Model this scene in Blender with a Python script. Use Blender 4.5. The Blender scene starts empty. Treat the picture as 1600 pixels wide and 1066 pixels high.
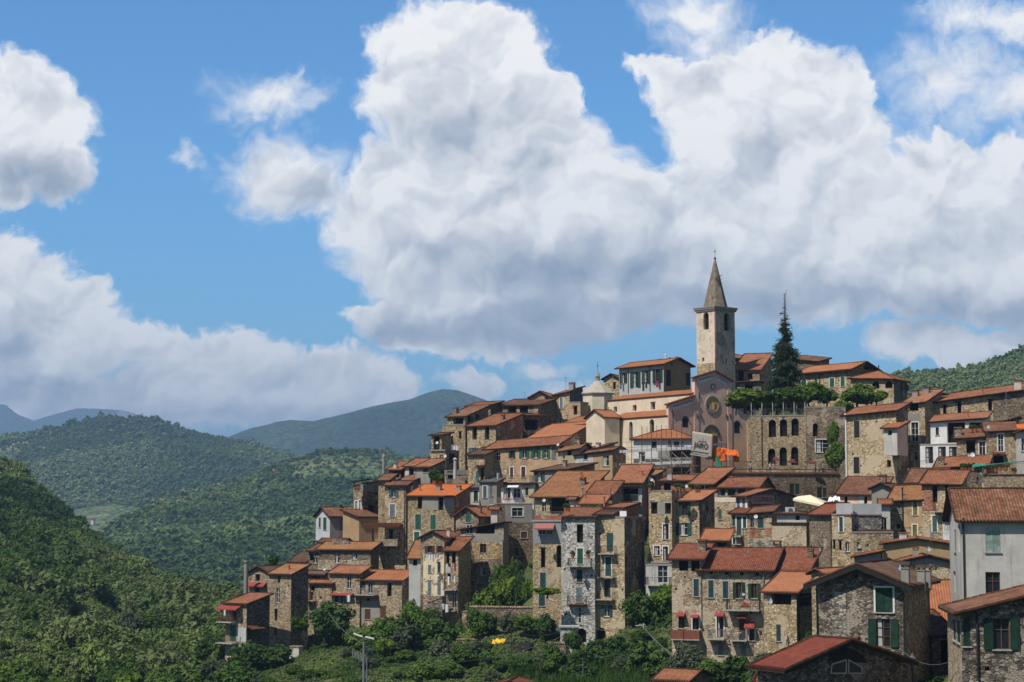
import bpy, bmesh, math, random
import numpy as np
from mathutils import Vector, Matrix
R = math.radians
scene = bpy.context.scene
# ---------------------------------------------------------------- camera
FPX = 2986.0                      # focal length in pixels of the 1600 px wide photograph
PITCH = math.atan(267.0 / FPX)    # the horizon lies well below the middle of the picture
cam_d = bpy.data.cameras.new("camera"); cam = bpy.data.objects.new("camera", cam_d)
scene.collection.objects.link(cam)
cam_d.sensor_width = 36.0; cam_d.lens = FPX * 36.0 / 1600.0
cam_d.clip_start = 1.0; cam_d.clip_end = 60000.0
cam.location = (0, 0, 0); cam.rotation_euler = (R(90) + PITCH, 0, 0)
scene.camera = cam
# ---------------------------------------------------------------- exposure
scene.view_settings.view_transform = 'Standard'; scene.view_settings.look = 'None'
scene.view_settings.exposure = 0.0; scene.view_settings.gamma = 1.0
scene.cycles.use_denoising = True
scene.cycles.max_bounces = 6; scene.cycles.diffuse_bounces = 3; scene.cycles.volume_bounces = 0
scene.cycles.transparent_max_bounces = 8; scene.cycles.caustics_reflective = False; scene.cycles.caustics_refractive = False
# ---------------------------------------------------------------- sun
SUN_AZ, SUN_EL = 46.0, 55.0       # degrees to the left of straight behind the camera, height
sun_dir = Vector((-math.sin(R(SUN_AZ)) * math.cos(R(SUN_EL)), -math.cos(R(SUN_AZ)) * math.cos(R(SUN_EL)), math.sin(R(SUN_EL))))
sl = bpy.data.lights.new("sun", 'SUN'); sl.energy = 5.0; sl.angle = R(0.5); sl.color = (1.0, 0.94, 0.84)
so = bpy.data.objects.new("sun", sl); scene.collection.objects.link(so)
so.rotation_euler = sun_dir.to_track_quat('Z', 'Y').to_euler(); so.location = (0, 0, 900)

class NT:
    """small helper to write node trees as expressions"""
    def __init__(s, tree): s.t = tree; s.n = tree.nodes; s.l = tree.links
    def node(s, kind, **kw):
        nd = s.n.new(kind)
        for k, v in kw.items(): setattr(nd, k, v)
        return nd
    def put(s, sock, v):
        if isinstance(v, bpy.types.NodeSocket): s.l.new(v, sock)
        elif v is not None: sock.default_value = v
    def m(s, op, a, b=None, c=None, clamp=False):
        nd = s.node('ShaderNodeMath', operation=op, use_clamp=clamp)
        for i, v in enumerate((a, b, c)):
            if v is not None: s.put(nd.inputs[i], v)
        return nd.outputs[0]
    def v(s, op, a, b=None, out=0):
        nd = s.node('ShaderNodeVectorMath', operation=op)
        s.put(nd.inputs[0], a)
        if b is not None: s.put(nd.inputs[3 if op == 'SCALE' else 1], b)
        return nd.outputs[out]
    def noise(s, vec, scale, detail=4, rough=.5, col=False):
        nd = s.node('ShaderNodeTexNoise'); s.put(nd.inputs['Vector'], vec)
        nd.inputs['Scale'].default_value = scale; nd.inputs['Detail'].default_value = detail; nd.inputs['Roughness'].default_value = rough
        return nd.outputs['Color'] if col else nd.outputs['Fac']
    def vor(s, vec, scale, feat='F1', rand=1.0, out='Distance'):
        nd = s.node('ShaderNodeTexVoronoi', feature=feat); s.put(nd.inputs['Vector'], vec)
        nd.inputs['Scale'].default_value = scale; nd.inputs['Randomness'].default_value = rand
        return nd.outputs[out]
    def ramp(s, f, stops, interp='LINEAR'):
        nd = s.node('ShaderNodeValToRGB'); s.put(nd.inputs[0], f); cr = nd.color_ramp; cr.interpolation = interp
        while len(cr.elements) < len(stops): cr.elements.new(.5)
        for e, (p, c) in zip(cr.elements, stops):
            e.position = p; e.color = (c, c, c, 1) if isinstance(c, (int, float)) else (*c, 1)
        return nd.outputs[0]
    def mix(s, f, a, b, mode='MIX'):
        nd = s.node('ShaderNodeMix', data_type='RGBA', blend_type=mode); nd.clamp_factor = True
        s.put(nd.inputs[0], f); s.put(nd.inputs[6], a if not isinstance(a, tuple) else (*a, 1)[:4]); s.put(nd.inputs[7], b if not isinstance(b, tuple) else (*b, 1)[:4])
        return nd.outputs[2]
    def sstep(s, f, a, b):
        nd = s.node('ShaderNodeMapRange', interpolation_type='SMOOTHSTEP'); s.put(nd.inputs[0], f)
        nd.inputs[1].default_value = a; nd.inputs[2].default_value = b
        return nd.outputs[0]

# ---------------------------------------------------------------- world: clear sky with cumulus
world = bpy.data.worlds.new("World"); scene.world = world; world.use_nodes = True
wt = NT(world.node_tree); world.node_tree.nodes.clear()
sky = wt.node('ShaderNodeTexSky', sky_type='NISHITA'); sky.sun_disc = False
sky.sun_elevation = R(SUN_EL); sky.sun_rotation = R(180 + SUN_AZ); sky.air_density = 1.0; sky.dust_density = 0.6; sky.ozone_density = 2.2
geo = wt.node('ShaderNodeNewGeometry'); dirv = wt.v('SCALE', geo.outputs['Incoming'], -1.0)
rot = wt.node('ShaderNodeVectorRotate', rotation_type='X_AXIS'); wt.put(rot.inputs['Vector'], dirv); rot.inputs['Angle'].default_value = -PITCH
sp = wt.node('ShaderNodeSeparateXYZ'); wt.put(sp.inputs[0], rot.outputs[0])
dy = wt.m('MAXIMUM', sp.outputs[1], .05)
uu = wt.m('MULTIPLY_ADD', wt.m('DIVIDE', sp.outputs[0], dy), FPX / 100, 8.0)
vv = wt.m('MULTIPLY_ADD', wt.m('DIVIDE', sp.outputs[2], dy), FPX / 100, -5.33)   # up, in hundreds of 1/FPX rad
cb = wt.node('ShaderNodeCombineXYZ'); wt.put(cb.inputs[0], uu); wt.put(cb.inputs[1], vv)
p0 = cb.outputs[0]
def warp(p, sc, amp, det, rough=.55):
    w = wt.v('SUBTRACT', wt.noise(p, sc, det, rough, col=True), (.5, .5, .5))
    return wt.v('ADD', p, wt.v('MULTIPLY', w, (amp, amp, 0)))
p1 = warp(p0, .85, .95, 3)
p2 = warp(p1, 2.8, .62, 7, .62)
CLOUDS = [(700,75,110,82,1),(600,75,45,32,.5),(780,90,72,70,1),(665,165,100,90,1),(785,185,92,90,1),(855,170,48,62,.9),(760,270,140,110,1),(865,262,88,90,1),
 (630,290,90,70,1),(900,335,130,112,1),(700,380,170,100,1),(590,335,90,56,.9),(820,440,230,92,1),(970,400,150,120,1),(650,500,112,46,.9),(560,492,45,20,.6),
 (760,520,140,40,.9),(1010,330,60,66,1),(440,268,75,50,.27),(425,145,62,30,.2),(470,300,90,32,.3),(300,237,14,10,.1),
 (1035,108,48,25,.6),(1110,140,85,60,.9),(1190,115,85,68,1),(1250,140,92,70,1),(1325,150,50,40,.8),(1180,220,140,92,1),(1305,230,100,80,1),(1130,300,130,82,1),
 (1060,320,64,70,1),(1250,340,160,100,1),(1380,320,120,80,1),(1470,250,68,52,1),(1480,335,110,90,1),(1590,280,90,72,1),(1570,380,140,110,1),(1400,420,180,80,1),
 (1250,430,170,76,1),(1100,430,150,84,1),(1500,450,160,50,1),(1620,460,120,40,.9),(1460,535,100,34,.7),(1545,555,70,28,.6),(1610,520,60,26,.6),
 (1085,18,60,30,.2),(1100,60,40,30,.15),(1490,120,70,56,.14),(1600,20,60,24,.22),(1510,12,50,18,.12),(1600,140,70,44,.14),
 (10,145,90,70,1),(60,190,85,84,1),(10,255,120,70,1),(90,265,62,62,.8),(-150,200,200,120,1),
 (-20,415,80,62,1),(60,450,82,52,1),(115,470,60,50,.9),(80,530,130,80,1),(10,570,160,100,1),(185,530,42,30,.9),(225,545,64,38,1),(265,560,70,40,1),(345,558,72,50,1),
 (405,580,84,46,1),(465,592,84,42,1),(560,590,84,46,1),(615,604,58,40,.9),(300,625,210,52,1),(500,635,180,36,1),(100,630,170,60,1),(740,597,42,22,.5),(900,610,60,16,.3),(850,575,40,14,.25)]
SHADE = [(725,205,120,70,.45),(820,240,70,50,.35),(860,430,170,80,.75),(900,505,230,66,1.0),(700,515,160,40,.7),(690,405,110,60,.35),(1050,490,180,66,.85),
 (1220,465,220,52,.7),(1420,480,210,48,.7),(1580,480,140,46,.6),(60,285,110,60,.9),(10,545,90,50,.5),(60,615,140,40,.45),(190,600,60,30,.35),(320,650,200,26,.3),(470,655,150,18,.3),
 (1150,440,120,60,.35),(460,300,90,40,.5),(1190,260,70,44,.2),(1010,430,120,80,.6),(1490,390,100,44,.25),(640,520,140,26,.6)]
def blobs(p, lst, soft=1.0):
    acc = None
    for (x, y, rx, ry, w) in lst:
        q = wt.v('MULTIPLY', wt.v('SUBTRACT', p, (x / 100, -y / 100, 0)), (100 / rx, 100 / ry, 0))
        d = wt.m('MULTIPLY', wt.m('SUBTRACT', 1.0 * soft, wt.v('LENGTH', q, out=1)), w)
        acc = d if acc is None else wt.m('SMOOTH_MAX', acc, d, .12)
    return acc
D = wt.m('ADD', blobs(p2, CLOUDS), .17)
def puffs(p, sc, det=2.0):
    nd = wt.node('ShaderNodeTexVoronoi', feature='F1', voronoi_dimensions='2D'); wt.put(nd.inputs['Vector'], p); nd.inputs['Scale'].default_value = sc; nd.inputs['Detail'].default_value = det; nd.inputs['Roughness'].default_value = .5; nd.normalize = True
    return wt.m('POWER', nd.outputs['Distance'], 1.6)
p15 = warp(p1, 2.6, .22, 3)
fine = wt.m('ADD', wt.m('MULTIPLY', wt.m('SUBTRACT', wt.noise(p1, 6.0, 8, .66), .5), .55), wt.m('MULTIPLY', wt.m('SUBTRACT', .2, puffs(p15, 1.9, 2.0)), 1.0))
D = wt.m('ADD', D, wt.m('MULTIPLY', fine, .28))
front = wt.m('GREATER_THAN', sp.outputs[1], .05)
alpha = wt.m('MULTIPLY', wt.sstep(D, .02, .36), front)
SH = wt.sstep(wt.m('ADD', blobs(p1, SHADE, 1.08), .05), -.12, .75)
def relief(sc, off, det):
    return wt.m('SUBTRACT', puffs(wt.v('ADD', p15, (-off * .5, off, 0)), sc, det), puffs(p15, sc, det))
def relief_n(sc, off, det):
    x_ = wt.noise(p15, sc, det, .5); y_ = wt.noise(wt.v('ADD', p15, (-off * .45, off, 0)), sc, det, .5); return wt.m('SUBTRACT', x_, y_)
rel = wt.m('ADD', wt.m('ADD', wt.m('MULTIPLY', relief(.95, .30, 1.0), .55), wt.m('MULTIPLY', relief(2.3, .13, 2.0), .50)), wt.m('MULTIPLY', relief_n(1.0, .34, 3), 1.1))
edge = wt.sstep(D, .0, .75)
br = wt.m('ADD', wt.m('SUBTRACT', 1.04, wt.m('MULTIPLY', SH, .40)), wt.m('MULTIPLY', rel, .66))
br = wt.m('SUBTRACT', br, wt.m('MULTIPLY', edge, .12), clamp=True)
ccol = wt.ramp(br, [(0, (.20, .27, .38)), (.35, (.35, .42, .51)), (.6, (.55, .60, .67)), (.78, (.80, .82, .85)), (1, (1.12, 1.11, 1.09))])
WSTR = 0.10
ccol10 = wt.mix(1.0, ccol, (1 / WSTR,) * 3, 'MULTIPLY')
# scattered thin haze near the horizon is left to the sky model
sky_ahead = wt.mix(1.0, sky.outputs[0], (0.60, 1.13, 1.54), "MULTIPLY"); sky_dimmed = wt.mix(1.0, sky.outputs[0], (.62, .66, .70), "MULTIPLY")
skyc = wt.mix(wt.sstep(sp.outputs[1], .80, .55), sky_ahead, sky_dimmed)   # blue tint ahead of the camera; unseen sky dimmed to weaken blue fill light
tot = wt.mix(wt.m('MULTIPLY', alpha, .97), skyc, ccol10)
bg = wt.node('ShaderNodeBackground'); wt.put(bg.inputs[0], tot); bg.inputs[1].default_value = WSTR
wo = wt.node('ShaderNodeOutputWorld'); wt.l.new(bg.outputs[0], wo.inputs[0])
world.cycles.sampling_method = 'MANUAL'; world.cycles.sample_map_resolution = 256
# ---------------------------------------------------------------- picture ray -> point of the world at a given distance
CP, SPI = math.cos(PITCH), math.sin(PITCH)
def ray(x, y):
    a, c = (x - 800.0) / FPX, (533.0 - y) / FPX
    return Vector((a, CP - c * SPI, SPI + c * CP))
def at(x, y, Y):
    d = ray(x, y); return d * (Y / d.y)

# ---------------------------------------------------------------- tags, objects
COL = scene.collection
def tag(o, label=None, cat=None, group=None, kind=None):
    if label: o['label'] = label
    if cat: o['category'] = cat
    if group: o['group'] = group
    if kind: o['kind'] = kind
    return o
def empty(name, loc, rz=0.0):
    o = bpy.data.objects.new(name, None); o.empty_display_size = .5; COL.objects.link(o); o.location = loc; o.rotation_euler = (0, 0, rz); return o
def link(name, me, parent=None, loc=None):
    o = bpy.data.objects.new(name, me); COL.objects.link(o)
    if parent: o.parent = parent
    if loc is not None: o.location = loc
    return o

# ---------------------------------------------------------------- numpy value noise
_rs = np.random.RandomState(7); _LAT = _rs.rand(256, 256)
def vnoise(x, y):
    xi = np.floor(x).astype(int); yi = np.floor(y).astype(int); fx = x - xi; fy = y - yi
    fx = fx * fx * (3 - 2 * fx); fy = fy * fy * (3 - 2 * fy)
    g = lambda a, b: _LAT[a & 255, b & 255]
    return (g(xi, yi) * (1 - fx) + g(xi + 1, yi) * fx) * (1 - fy) + (g(xi, yi + 1) * (1 - fx) + g(xi + 1, yi + 1) * fx) * fy
def fbm(x, y, o=4):
    s = 0; a = .5
    for i in range(o): s = s + a * (vnoise(x * 2 ** i + 17.3 * i, y * 2 ** i + 5.1 * i) - .5); a *= .5
    return s

# ---------------------------------------------------------------- materials
MATS = {}
def newmat(name):
    m = bpy.data.materials.new(name); m.use_nodes = True; m.node_tree.nodes.clear(); t = NT(m.node_tree)
    b = t.node('ShaderNodeBsdfPrincipled'); o = t.node('ShaderNodeOutputMaterial'); t.l.new(b.outputs[0], o.inputs[0])
    b.inputs['Roughness'].default_value = .9; b.inputs['Specular IOR Level'].default_value = .2
    MATS[name] = m; return m, t, b
def bump(t, b, h, strength=.5, dist=.05):
    nd = t.node('ShaderNodeBump'); nd.inputs['Strength'].default_value = strength; nd.inputs['Distance'].default_value = dist
    t.put(nd.inputs['Height'], h); t.l.new(nd.outputs[0], b.inputs['Normal'])
def plain(name, col, rough=.7, metal=0, spec=.3, var=.25, sc=3.0):
    m, t, b = newmat(name); tc = t.node('ShaderNodeTexCoord')
    n = t.noise(tc.outputs['Object'], sc, 5, .6)
    c = t.mix(t.ramp(n, [(.3, 0.0), (.7, 1.0)]), tuple(v * (1 - var) for v in col), tuple(min(1, v * (1 + var)) for v in col))
    t.put(b.inputs['Base Color'], c); b.inputs['Roughness'].default_value = rough; b.inputs['Metallic'].default_value = metal; b.inputs['Specular IOR Level'].default_value = spec
    return m
def wood_canopy(name, stops, fields, scale, s2, attr=None):
    """forest covered slope seen from afar: patches of wood, grove and clearing, tree-sized mottling"""
    m, t, b = newmat(name); g = t.node('ShaderNodeNewGeometry'); P = g.outputs['Position']
    big = t.noise(P, scale, 5, .6); mid = t.noise(P, scale * 3.7, 4, .6)
    c = t.ramp(t.m('ADD', t.m('MULTIPLY', big, .65), t.m('MULTIPLY', mid, .35)), stops)
    v = t.vor(P, s2, out='Color'); sepv = t.node('ShaderNodeSeparateColor'); t.put(sepv.inputs[0], v)
    d = t.vor(P, s2)
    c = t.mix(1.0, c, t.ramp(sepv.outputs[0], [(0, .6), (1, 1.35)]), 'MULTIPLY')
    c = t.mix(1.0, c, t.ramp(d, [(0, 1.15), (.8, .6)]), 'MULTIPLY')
    if fields:
        f = t.noise(t.v('ADD', P, (313, 77, 0)), scale * 1.6, 3, .5)
        c = t.mix(t.sstep(f, fields[0], fields[0] + .05), c, fields[1])
    t.put(b.inputs['Base Color'], c)
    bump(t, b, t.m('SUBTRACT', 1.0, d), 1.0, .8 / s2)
    return m
# ---------------------------------------------------------------- terrain
def interp(lst, x): return np.interp(x, [a for a, b in lst], [b for a, b in lst])
def grid_mesh(name, X, Y, Z, mat, kind='structure', smooth=True):
    nr, nc = X.shape; me = bpy.data.meshes.new(name)
    v = np.stack([X.ravel(), Y.ravel(), Z.ravel()], 1); i = np.arange(nr * nc).reshape(nr, nc)
    f = np.stack([i[:-1, :-1].ravel(), i[:-1, 1:].ravel(), i[1:, 1:].ravel(), i[1:, :-1].ravel()], 1)
    me.from_pydata(v.tolist(), [], f.tolist()); me.materials.append(mat)
    if smooth: me.polygons.foreach_set('use_smooth', [True] * len(me.polygons))
    o = link(name, me); tag(o, kind=kind); return o
def hill(name, ridge, Yr, foot, Yn, mat, x0, x1, nc, nr, amp, nsc, power=1.0, back=1.5, zback=-110, rough=0):
    """ridge / foot: skyline and lower edge as bearings from the viewpoint, Yr / Yn their distances"""
    xs = np.linspace(x0, x1, nc); rz = interp(ridge, xs); fz = interp(foot, xs)
    YR = interp(Yr, xs) if isinstance(Yr, list) else np.full(nc, float(Yr)); YN = interp(Yn, xs) if isinstance(Yn, list) else np.full(nc, float(Yn))
    def pt(x, y, Y):
        a = (x - 800) / FPX; c = (533 - y) / FPX; dy = CP - c * SPI
        return a / dy * Y, (SPI + c * CP) / dy * Y
    RX, RZ = pt(xs, rz, YR); FX, FZ = pt(xs, fz, YN)
    T = np.linspace(0, 1, nr)[:, None]
    X = FX + (RX - FX) * T; Y = YN + (YR - YN) * T; Z = FZ + (RZ - FZ) * T ** power
    n = fbm(X * nsc, Y * nsc * .8, 5)
    Z = Z + n * amp * np.sin(np.pi * np.clip(T, 0, 1)) ** .5 * 2 + (fbm(X * nsc * 9, Y * nsc * 9, 3) * rough if rough else 0)
    Tb = np.linspace(0, 1, 8)[1:, None]
    k = 1 + (back - 1) * Tb
    X = np.vstack([X, RX * k]); Y = np.vstack([Y, YR * k]); Z = np.vstack([Z, RZ + (zback - RZ) * Tb ** 1.3 - 1])
    grid_mesh(name, X, Y, Z, mat); return X[:nr], Y[:nr], Z[:nr]

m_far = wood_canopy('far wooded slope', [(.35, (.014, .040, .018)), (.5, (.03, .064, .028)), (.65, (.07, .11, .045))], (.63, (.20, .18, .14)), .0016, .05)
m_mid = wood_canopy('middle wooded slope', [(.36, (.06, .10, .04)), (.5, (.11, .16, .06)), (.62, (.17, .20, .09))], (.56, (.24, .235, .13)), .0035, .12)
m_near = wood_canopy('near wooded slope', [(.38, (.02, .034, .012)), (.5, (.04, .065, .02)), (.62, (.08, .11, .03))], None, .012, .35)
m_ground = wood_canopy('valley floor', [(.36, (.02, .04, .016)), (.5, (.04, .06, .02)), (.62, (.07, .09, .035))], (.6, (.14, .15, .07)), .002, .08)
me = bpy.data.meshes.new('ground'); S = 22000
me.from_pydata([(-S, -S, -130), (S, -S, -130), (S, S * 1.2, -130), (-S, S * 1.2, -130)], [], [(0, 1, 2, 3)]); me.materials.append(m_ground)
tag(link('ground', me), kind='structure')

hill('distant_hills', [(-500, 640), (-120, 645), (0, 632), (8, 632), (28, 648), (52, 657), (90, 646), (120, 638), (160, 639), (190, 641), (210, 646), (235, 656), (330, 690), (700, 735), (1900, 740)],
     13500, [(-500, 730), (1900, 760)], 10500, m_far, -500, 1900, 500, 50, 260, .0006)
hill('distant_hills', [(-200, 760), (150, 745), (260, 712), (340, 688), (385, 674), (430, 662), (455, 660), (490, 664), (530, 655), (560, 646), (610, 634), (650, 622), (672, 614), (692, 609), (712, 609), (740, 618), (790, 638), (860, 655), (1000, 690), (1900, 700)],
     6200, [(-200, 800), (500, 745), (1900, 780)], 4300, m_far, -200, 1900, 520, 90, 130, .0016, rough=8)
HB = hill('hills', [(-600, 720), (-200, 700), (0, 679), (50, 677), (100, 667), (140, 656), (165, 655), (190, 657), (222, 656), (240, 653), (255, 659), (280, 669), (310, 681), (345, 688), (400, 700), (460, 722), (540, 765), (700, 800)],
     3500, [(-600, 850), (0, 840), (200, 830), (400, 790), (700, 815)], 2300, m_mid, -600, 700, 420, 120, 55, .003, rough=6)
HC = hill('hills', [(60, 905), (110, 858), (160, 826), (220, 800), (270, 781), (330, 768), (385, 752), (430, 733), (470, 722), (510, 711), (555, 708), (600, 711), (640, 713), (700, 717), (800, 720), (1100, 760)],
     [(60, 1500), (500, 2100), (1100, 2300)], [(60, 935), (200, 960), (600, 960), (1100, 960)], [(60, 1050), (500, 1050), (1100, 1100)], m_mid, 60, 1100, 360, 160, 26, .005, rough=5)
HD = hill('hills', [(1300, 640), (1360, 605), (1400, 588), (1435, 581), (1475, 580), (1510, 577), (1540, 569), (1565, 560), (1600, 546), (1700, 515), (1900, 480)],
     [(1300, 1150), (1900, 1500)], [(1300, 700), (1900, 700)], 700, m_mid, 1300, 1900, 140, 60, 14, .006, rough=3)
HL = hill('hillside', [(-700, 480), (-300, 620), (-100, 700), (0, 735), (30, 746), (60, 764), (100, 800), (140, 838), (180, 872), (215, 897), (260, 917), (300, 932), (340, 938), (420, 960), (560, 1005)],
     [(-700, 1100), (0, 900), (150, 700), (260, 520), (340, 440), (560, 400)], [(-700, 1120), (0, 1110), (340, 1115), (560, 1120)], [(-700, 255), (560, 285)], m_near, -700, 560, 200, 120, 10, .02, power=.82, back=1.25)

# ---------------------------------------------------------------- foliage
def crown_mesh(name, seed, n, r=1.0, rz=.85, leaf=.16, clumps=26, mat=None, droop=0, fill=.75):
    rs = np.random.RandomState(seed)
    d = rs.normal(size=(clumps, 3)); d /= np.linalg.norm(d, axis=1)[:, None]
    d[:, 2] = d[:, 2] * .95 + .05
    rad = rs.uniform(.35, 1.0, clumps)[:, None] * fill
    c = d * rad * np.array([r, r, rz]); cr = rs.uniform(.22, .42, clumps) * r
    k = rs.randint(0, clumps, n)
    q = rs.normal(size=(n, 3)); q /= np.linalg.norm(q, axis=1)[:, None]
    q *= (rs.rand(n) ** .45)[:, None]
    pos = c[k] + q * cr[k][:, None]
    nr = q + rs.normal(size=(n, 3)) * .45 + np.array([0, 0, .35]); nr /= np.linalg.norm(nr, axis=1)[:, None]
    u = np.cross(nr, rs.normal(size=(n, 3))); u /= np.linalg.norm(u, axis=1)[:, None]; w = np.cross(nr, u)
    s = leaf * rs.uniform(.55, 1.3, n)[:, None]
    V = np.stack([pos - u * s, pos - w * s * .5 , pos + u * s + nr * s * .25, pos + w * s * .5], 1).reshape(-1, 3)
    V[:, 2] += rz * .1
    F = np.arange(n * 4).reshape(n, 4)
    me = bpy.data.meshes.new(name); me.from_pydata(V.tolist(), [], F.tolist())
    if mat: me.materials.append(mat)
    return me
def leafmat(name, cols, sc=1.2, trans=.25, attr=False):
    m, t, b = newmat(name); tc = t.node('ShaderNodeTexCoord'); oi = t.node('ShaderNodeObjectInfo')
    n = t.noise(tc.outputs['Object'], sc, 3, .6)
    f = t.m('ADD', t.m('MULTIPLY', n, .75), t.m('MULTIPLY', oi.outputs['Random'], .28))
    if attr:
        at_ = t.node('ShaderNodeAttribute', attribute_type='INSTANCER', attribute_name='tint')
        f = t.m('ADD', t.m('MULTIPLY', n, .3), t.m('MULTIPLY', at_.outputs['Fac'], .72))
    c = t.ramp(f, cols); t.put(b.inputs['Base Color'], c); b.inputs['Roughness'].default_value = .75; b.inputs['Specular IOR Level'].default_value = .08
    tr = t.node('ShaderNodeBsdfTranslucent'); t.put(tr.inputs[0], c)
    ms = t.node('ShaderNodeMixShader'); ms.inputs[0].default_value = trans
    t.l.new(b.outputs[0], ms.inputs[1]); t.l.new(tr.outputs[0], ms.inputs[2])
    out = [x for x in t.n if x.type == 'OUTPUT_MATERIAL'][0]; t.l.new(ms.outputs[0], out.inputs[0])
    return m
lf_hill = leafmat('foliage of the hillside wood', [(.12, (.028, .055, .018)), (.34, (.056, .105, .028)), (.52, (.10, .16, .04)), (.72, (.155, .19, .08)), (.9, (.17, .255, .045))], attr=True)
lf_dark = leafmat('dark green leaves', [(.25, (.028, .058, .016)), (.5, (.052, .10, .026)), (.8, (.10, .155, .04))])
lf_mid = leafmat('green leaves', [(.25, (.04, .08, .016)), (.5, (.075, .135, .026)), (.8, (.13, .20, .04))])
lf_bright = leafmat('bright green leaves', [(.25, (.05, .09, .014)), (.5, (.10, .17, .022)), (.8, (.18, .25, .035))])
lf_olive = leafmat('grey green leaves', [(.25, (.045, .062, .034)), (.5, (.085, .11, .062)), (.8, (.14, .165, .10))])
lf_con = leafmat('conifer needles', [(.25, (.02, .036, .016)), (.5, (.035, .06, .024)), (.8, (.06, .09, .034))], trans=.15)
bark = plain('bark', (.10, .075, .05), .95)

def scatter(name, pts, scl, tint, meshes, seed=1, flat=.85):
    """one uncountable wood: crowns standing at points"""
    me = bpy.data.meshes.new(name); me.from_pydata(pts.tolist(), [], [])
    a = me.attributes.new('scl', 'FLOAT', 'POINT'); a.data.foreach_set('value', scl.astype('f'))
    a = me.attributes.new('tint', 'FLOAT', 'POINT'); a.data.foreach_set('value', tint.astype('f'))
    o = link(name, me); g = bpy.data.node_groups.new(name, 'GeometryNodeTree')
    g.interface.new_socket('Geometry', in_out='INPUT', socket_type='NodeSocketGeometry'); g.interface.new_socket('Geometry', in_out='OUTPUT', socket_type='NodeSocketGeometry')
    gi = g.nodes.new('NodeGroupInput'); go = g.nodes.new('NodeGroupOutput'); ip = g.nodes.new('GeometryNodeInstanceOnPoints'); jn = g.nodes.new('GeometryNodeJoinGeometry')
    for i, mm in enumerate(meshes):
        src = bpy.data.objects.new(mm.name, mm); oi = g.nodes.new('GeometryNodeObjectInfo'); oi.inputs['Object'].default_value = src; oi.inputs['As Instance'].default_value = True
        g.links.new(oi.outputs['Geometry'], jn.inputs[0])
    g.links.new(gi.outputs[0], ip.inputs['Points']); g.links.new(jn.outputs[0], ip.inputs['Instance']); ip.inputs['Pick Instance'].default_value = True
    na = g.nodes.new('GeometryNodeInputNamedAttribute'); na.data_type = 'FLOAT'; na.inputs[0].default_value = 'scl'
    rn = g.nodes.new('FunctionNodeRandomValue'); rn.data_type = 'FLOAT_VECTOR'; rn.inputs[0].default_value = (-.12, -.12, 0); rn.inputs[1].default_value = (.12, .12, 6.28); 
    rs_ = g.nodes.new('FunctionNodeRandomValue'); rs_.data_type = 'FLOAT_VECTOR'; rs_.inputs[0].default_value = (.8, .8, .65); rs_.inputs[1].default_value = (1.25, 1.25, 1.25); rs_.inputs['Seed'].default_value = 5
    vm = g.nodes.new('ShaderNodeVectorMath'); vm.operation = 'SCALE'; g.links.new(rs_.outputs[0], vm.inputs[0]); g.links.new(na.outputs[0], vm.inputs['Scale'])
    g.links.new(rn.outputs[0], ip.inputs['Rotation']); g.links.new(vm.outputs[0], ip.inputs['Scale']); g.links.new(ip.outputs[0], go.inputs[0])
    md = o.modifiers.new('wood', 'NODES'); md.node_group = g
    tag(o, kind='stuff'); return o
def field(H, n, seed, y_lo=0, y_hi=1, x_lo=0, x_hi=1):
    X, Y, Z = H; rs = np.random.RandomState(seed); nr, nc = X.shape
    i = (rs.uniform(y_lo, y_hi, n)) * (nr - 1.01); j = rs.uniform(x_lo, x_hi, n) * (nc - 1.01)
    a = i.astype(int); b = j.astype(int); fi = i - a; fj = j - b
    S = lambda M: (M[a, b] * (1 - fj) + M[a, b + 1] * fj) * (1 - fi) + (M[a + 1, b] * (1 - fj) + M[a + 1, b + 1] * fj) * fi
    return np.stack([S(X), S(Y), S(Z)], 1)
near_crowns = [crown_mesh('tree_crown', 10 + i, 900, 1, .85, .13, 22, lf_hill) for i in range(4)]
lf_far = leafmat('foliage of the distant woods', [(.10, (.045, .085, .035)), (.32, (.09, .15, .055)), (.5, (.15, .215, .08)), (.72, (.22, .255, .14)), (.9, (.24, .31, .11))], attr=True)
far_crowns = [crown_mesh('tree_crown', 30 + i, 110, 1, .8, .34, 9, lf_far) for i in range(3)]
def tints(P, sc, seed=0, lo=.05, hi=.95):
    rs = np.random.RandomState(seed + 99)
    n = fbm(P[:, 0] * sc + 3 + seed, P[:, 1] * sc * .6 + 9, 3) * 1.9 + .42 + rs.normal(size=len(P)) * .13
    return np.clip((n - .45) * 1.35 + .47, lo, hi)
def groves(P, sc, seed):
    rs = np.random.RandomState(seed); n = fbm(P[:, 0] * sc + 60 + seed, P[:, 1] * sc * .6 + 21, 4); q = fbm(P[:, 0] * sc * 2.3 + 7, P[:, 1] * sc * 1.4 + 3, 3)
    t = np.where(n > .05, .50 + q * .4, np.where(n < -.04, .16 + q * .3, .34 + q * .5)); return np.clip(t + rs.normal(size=len(P)) * .045, .02, .97)
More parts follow.
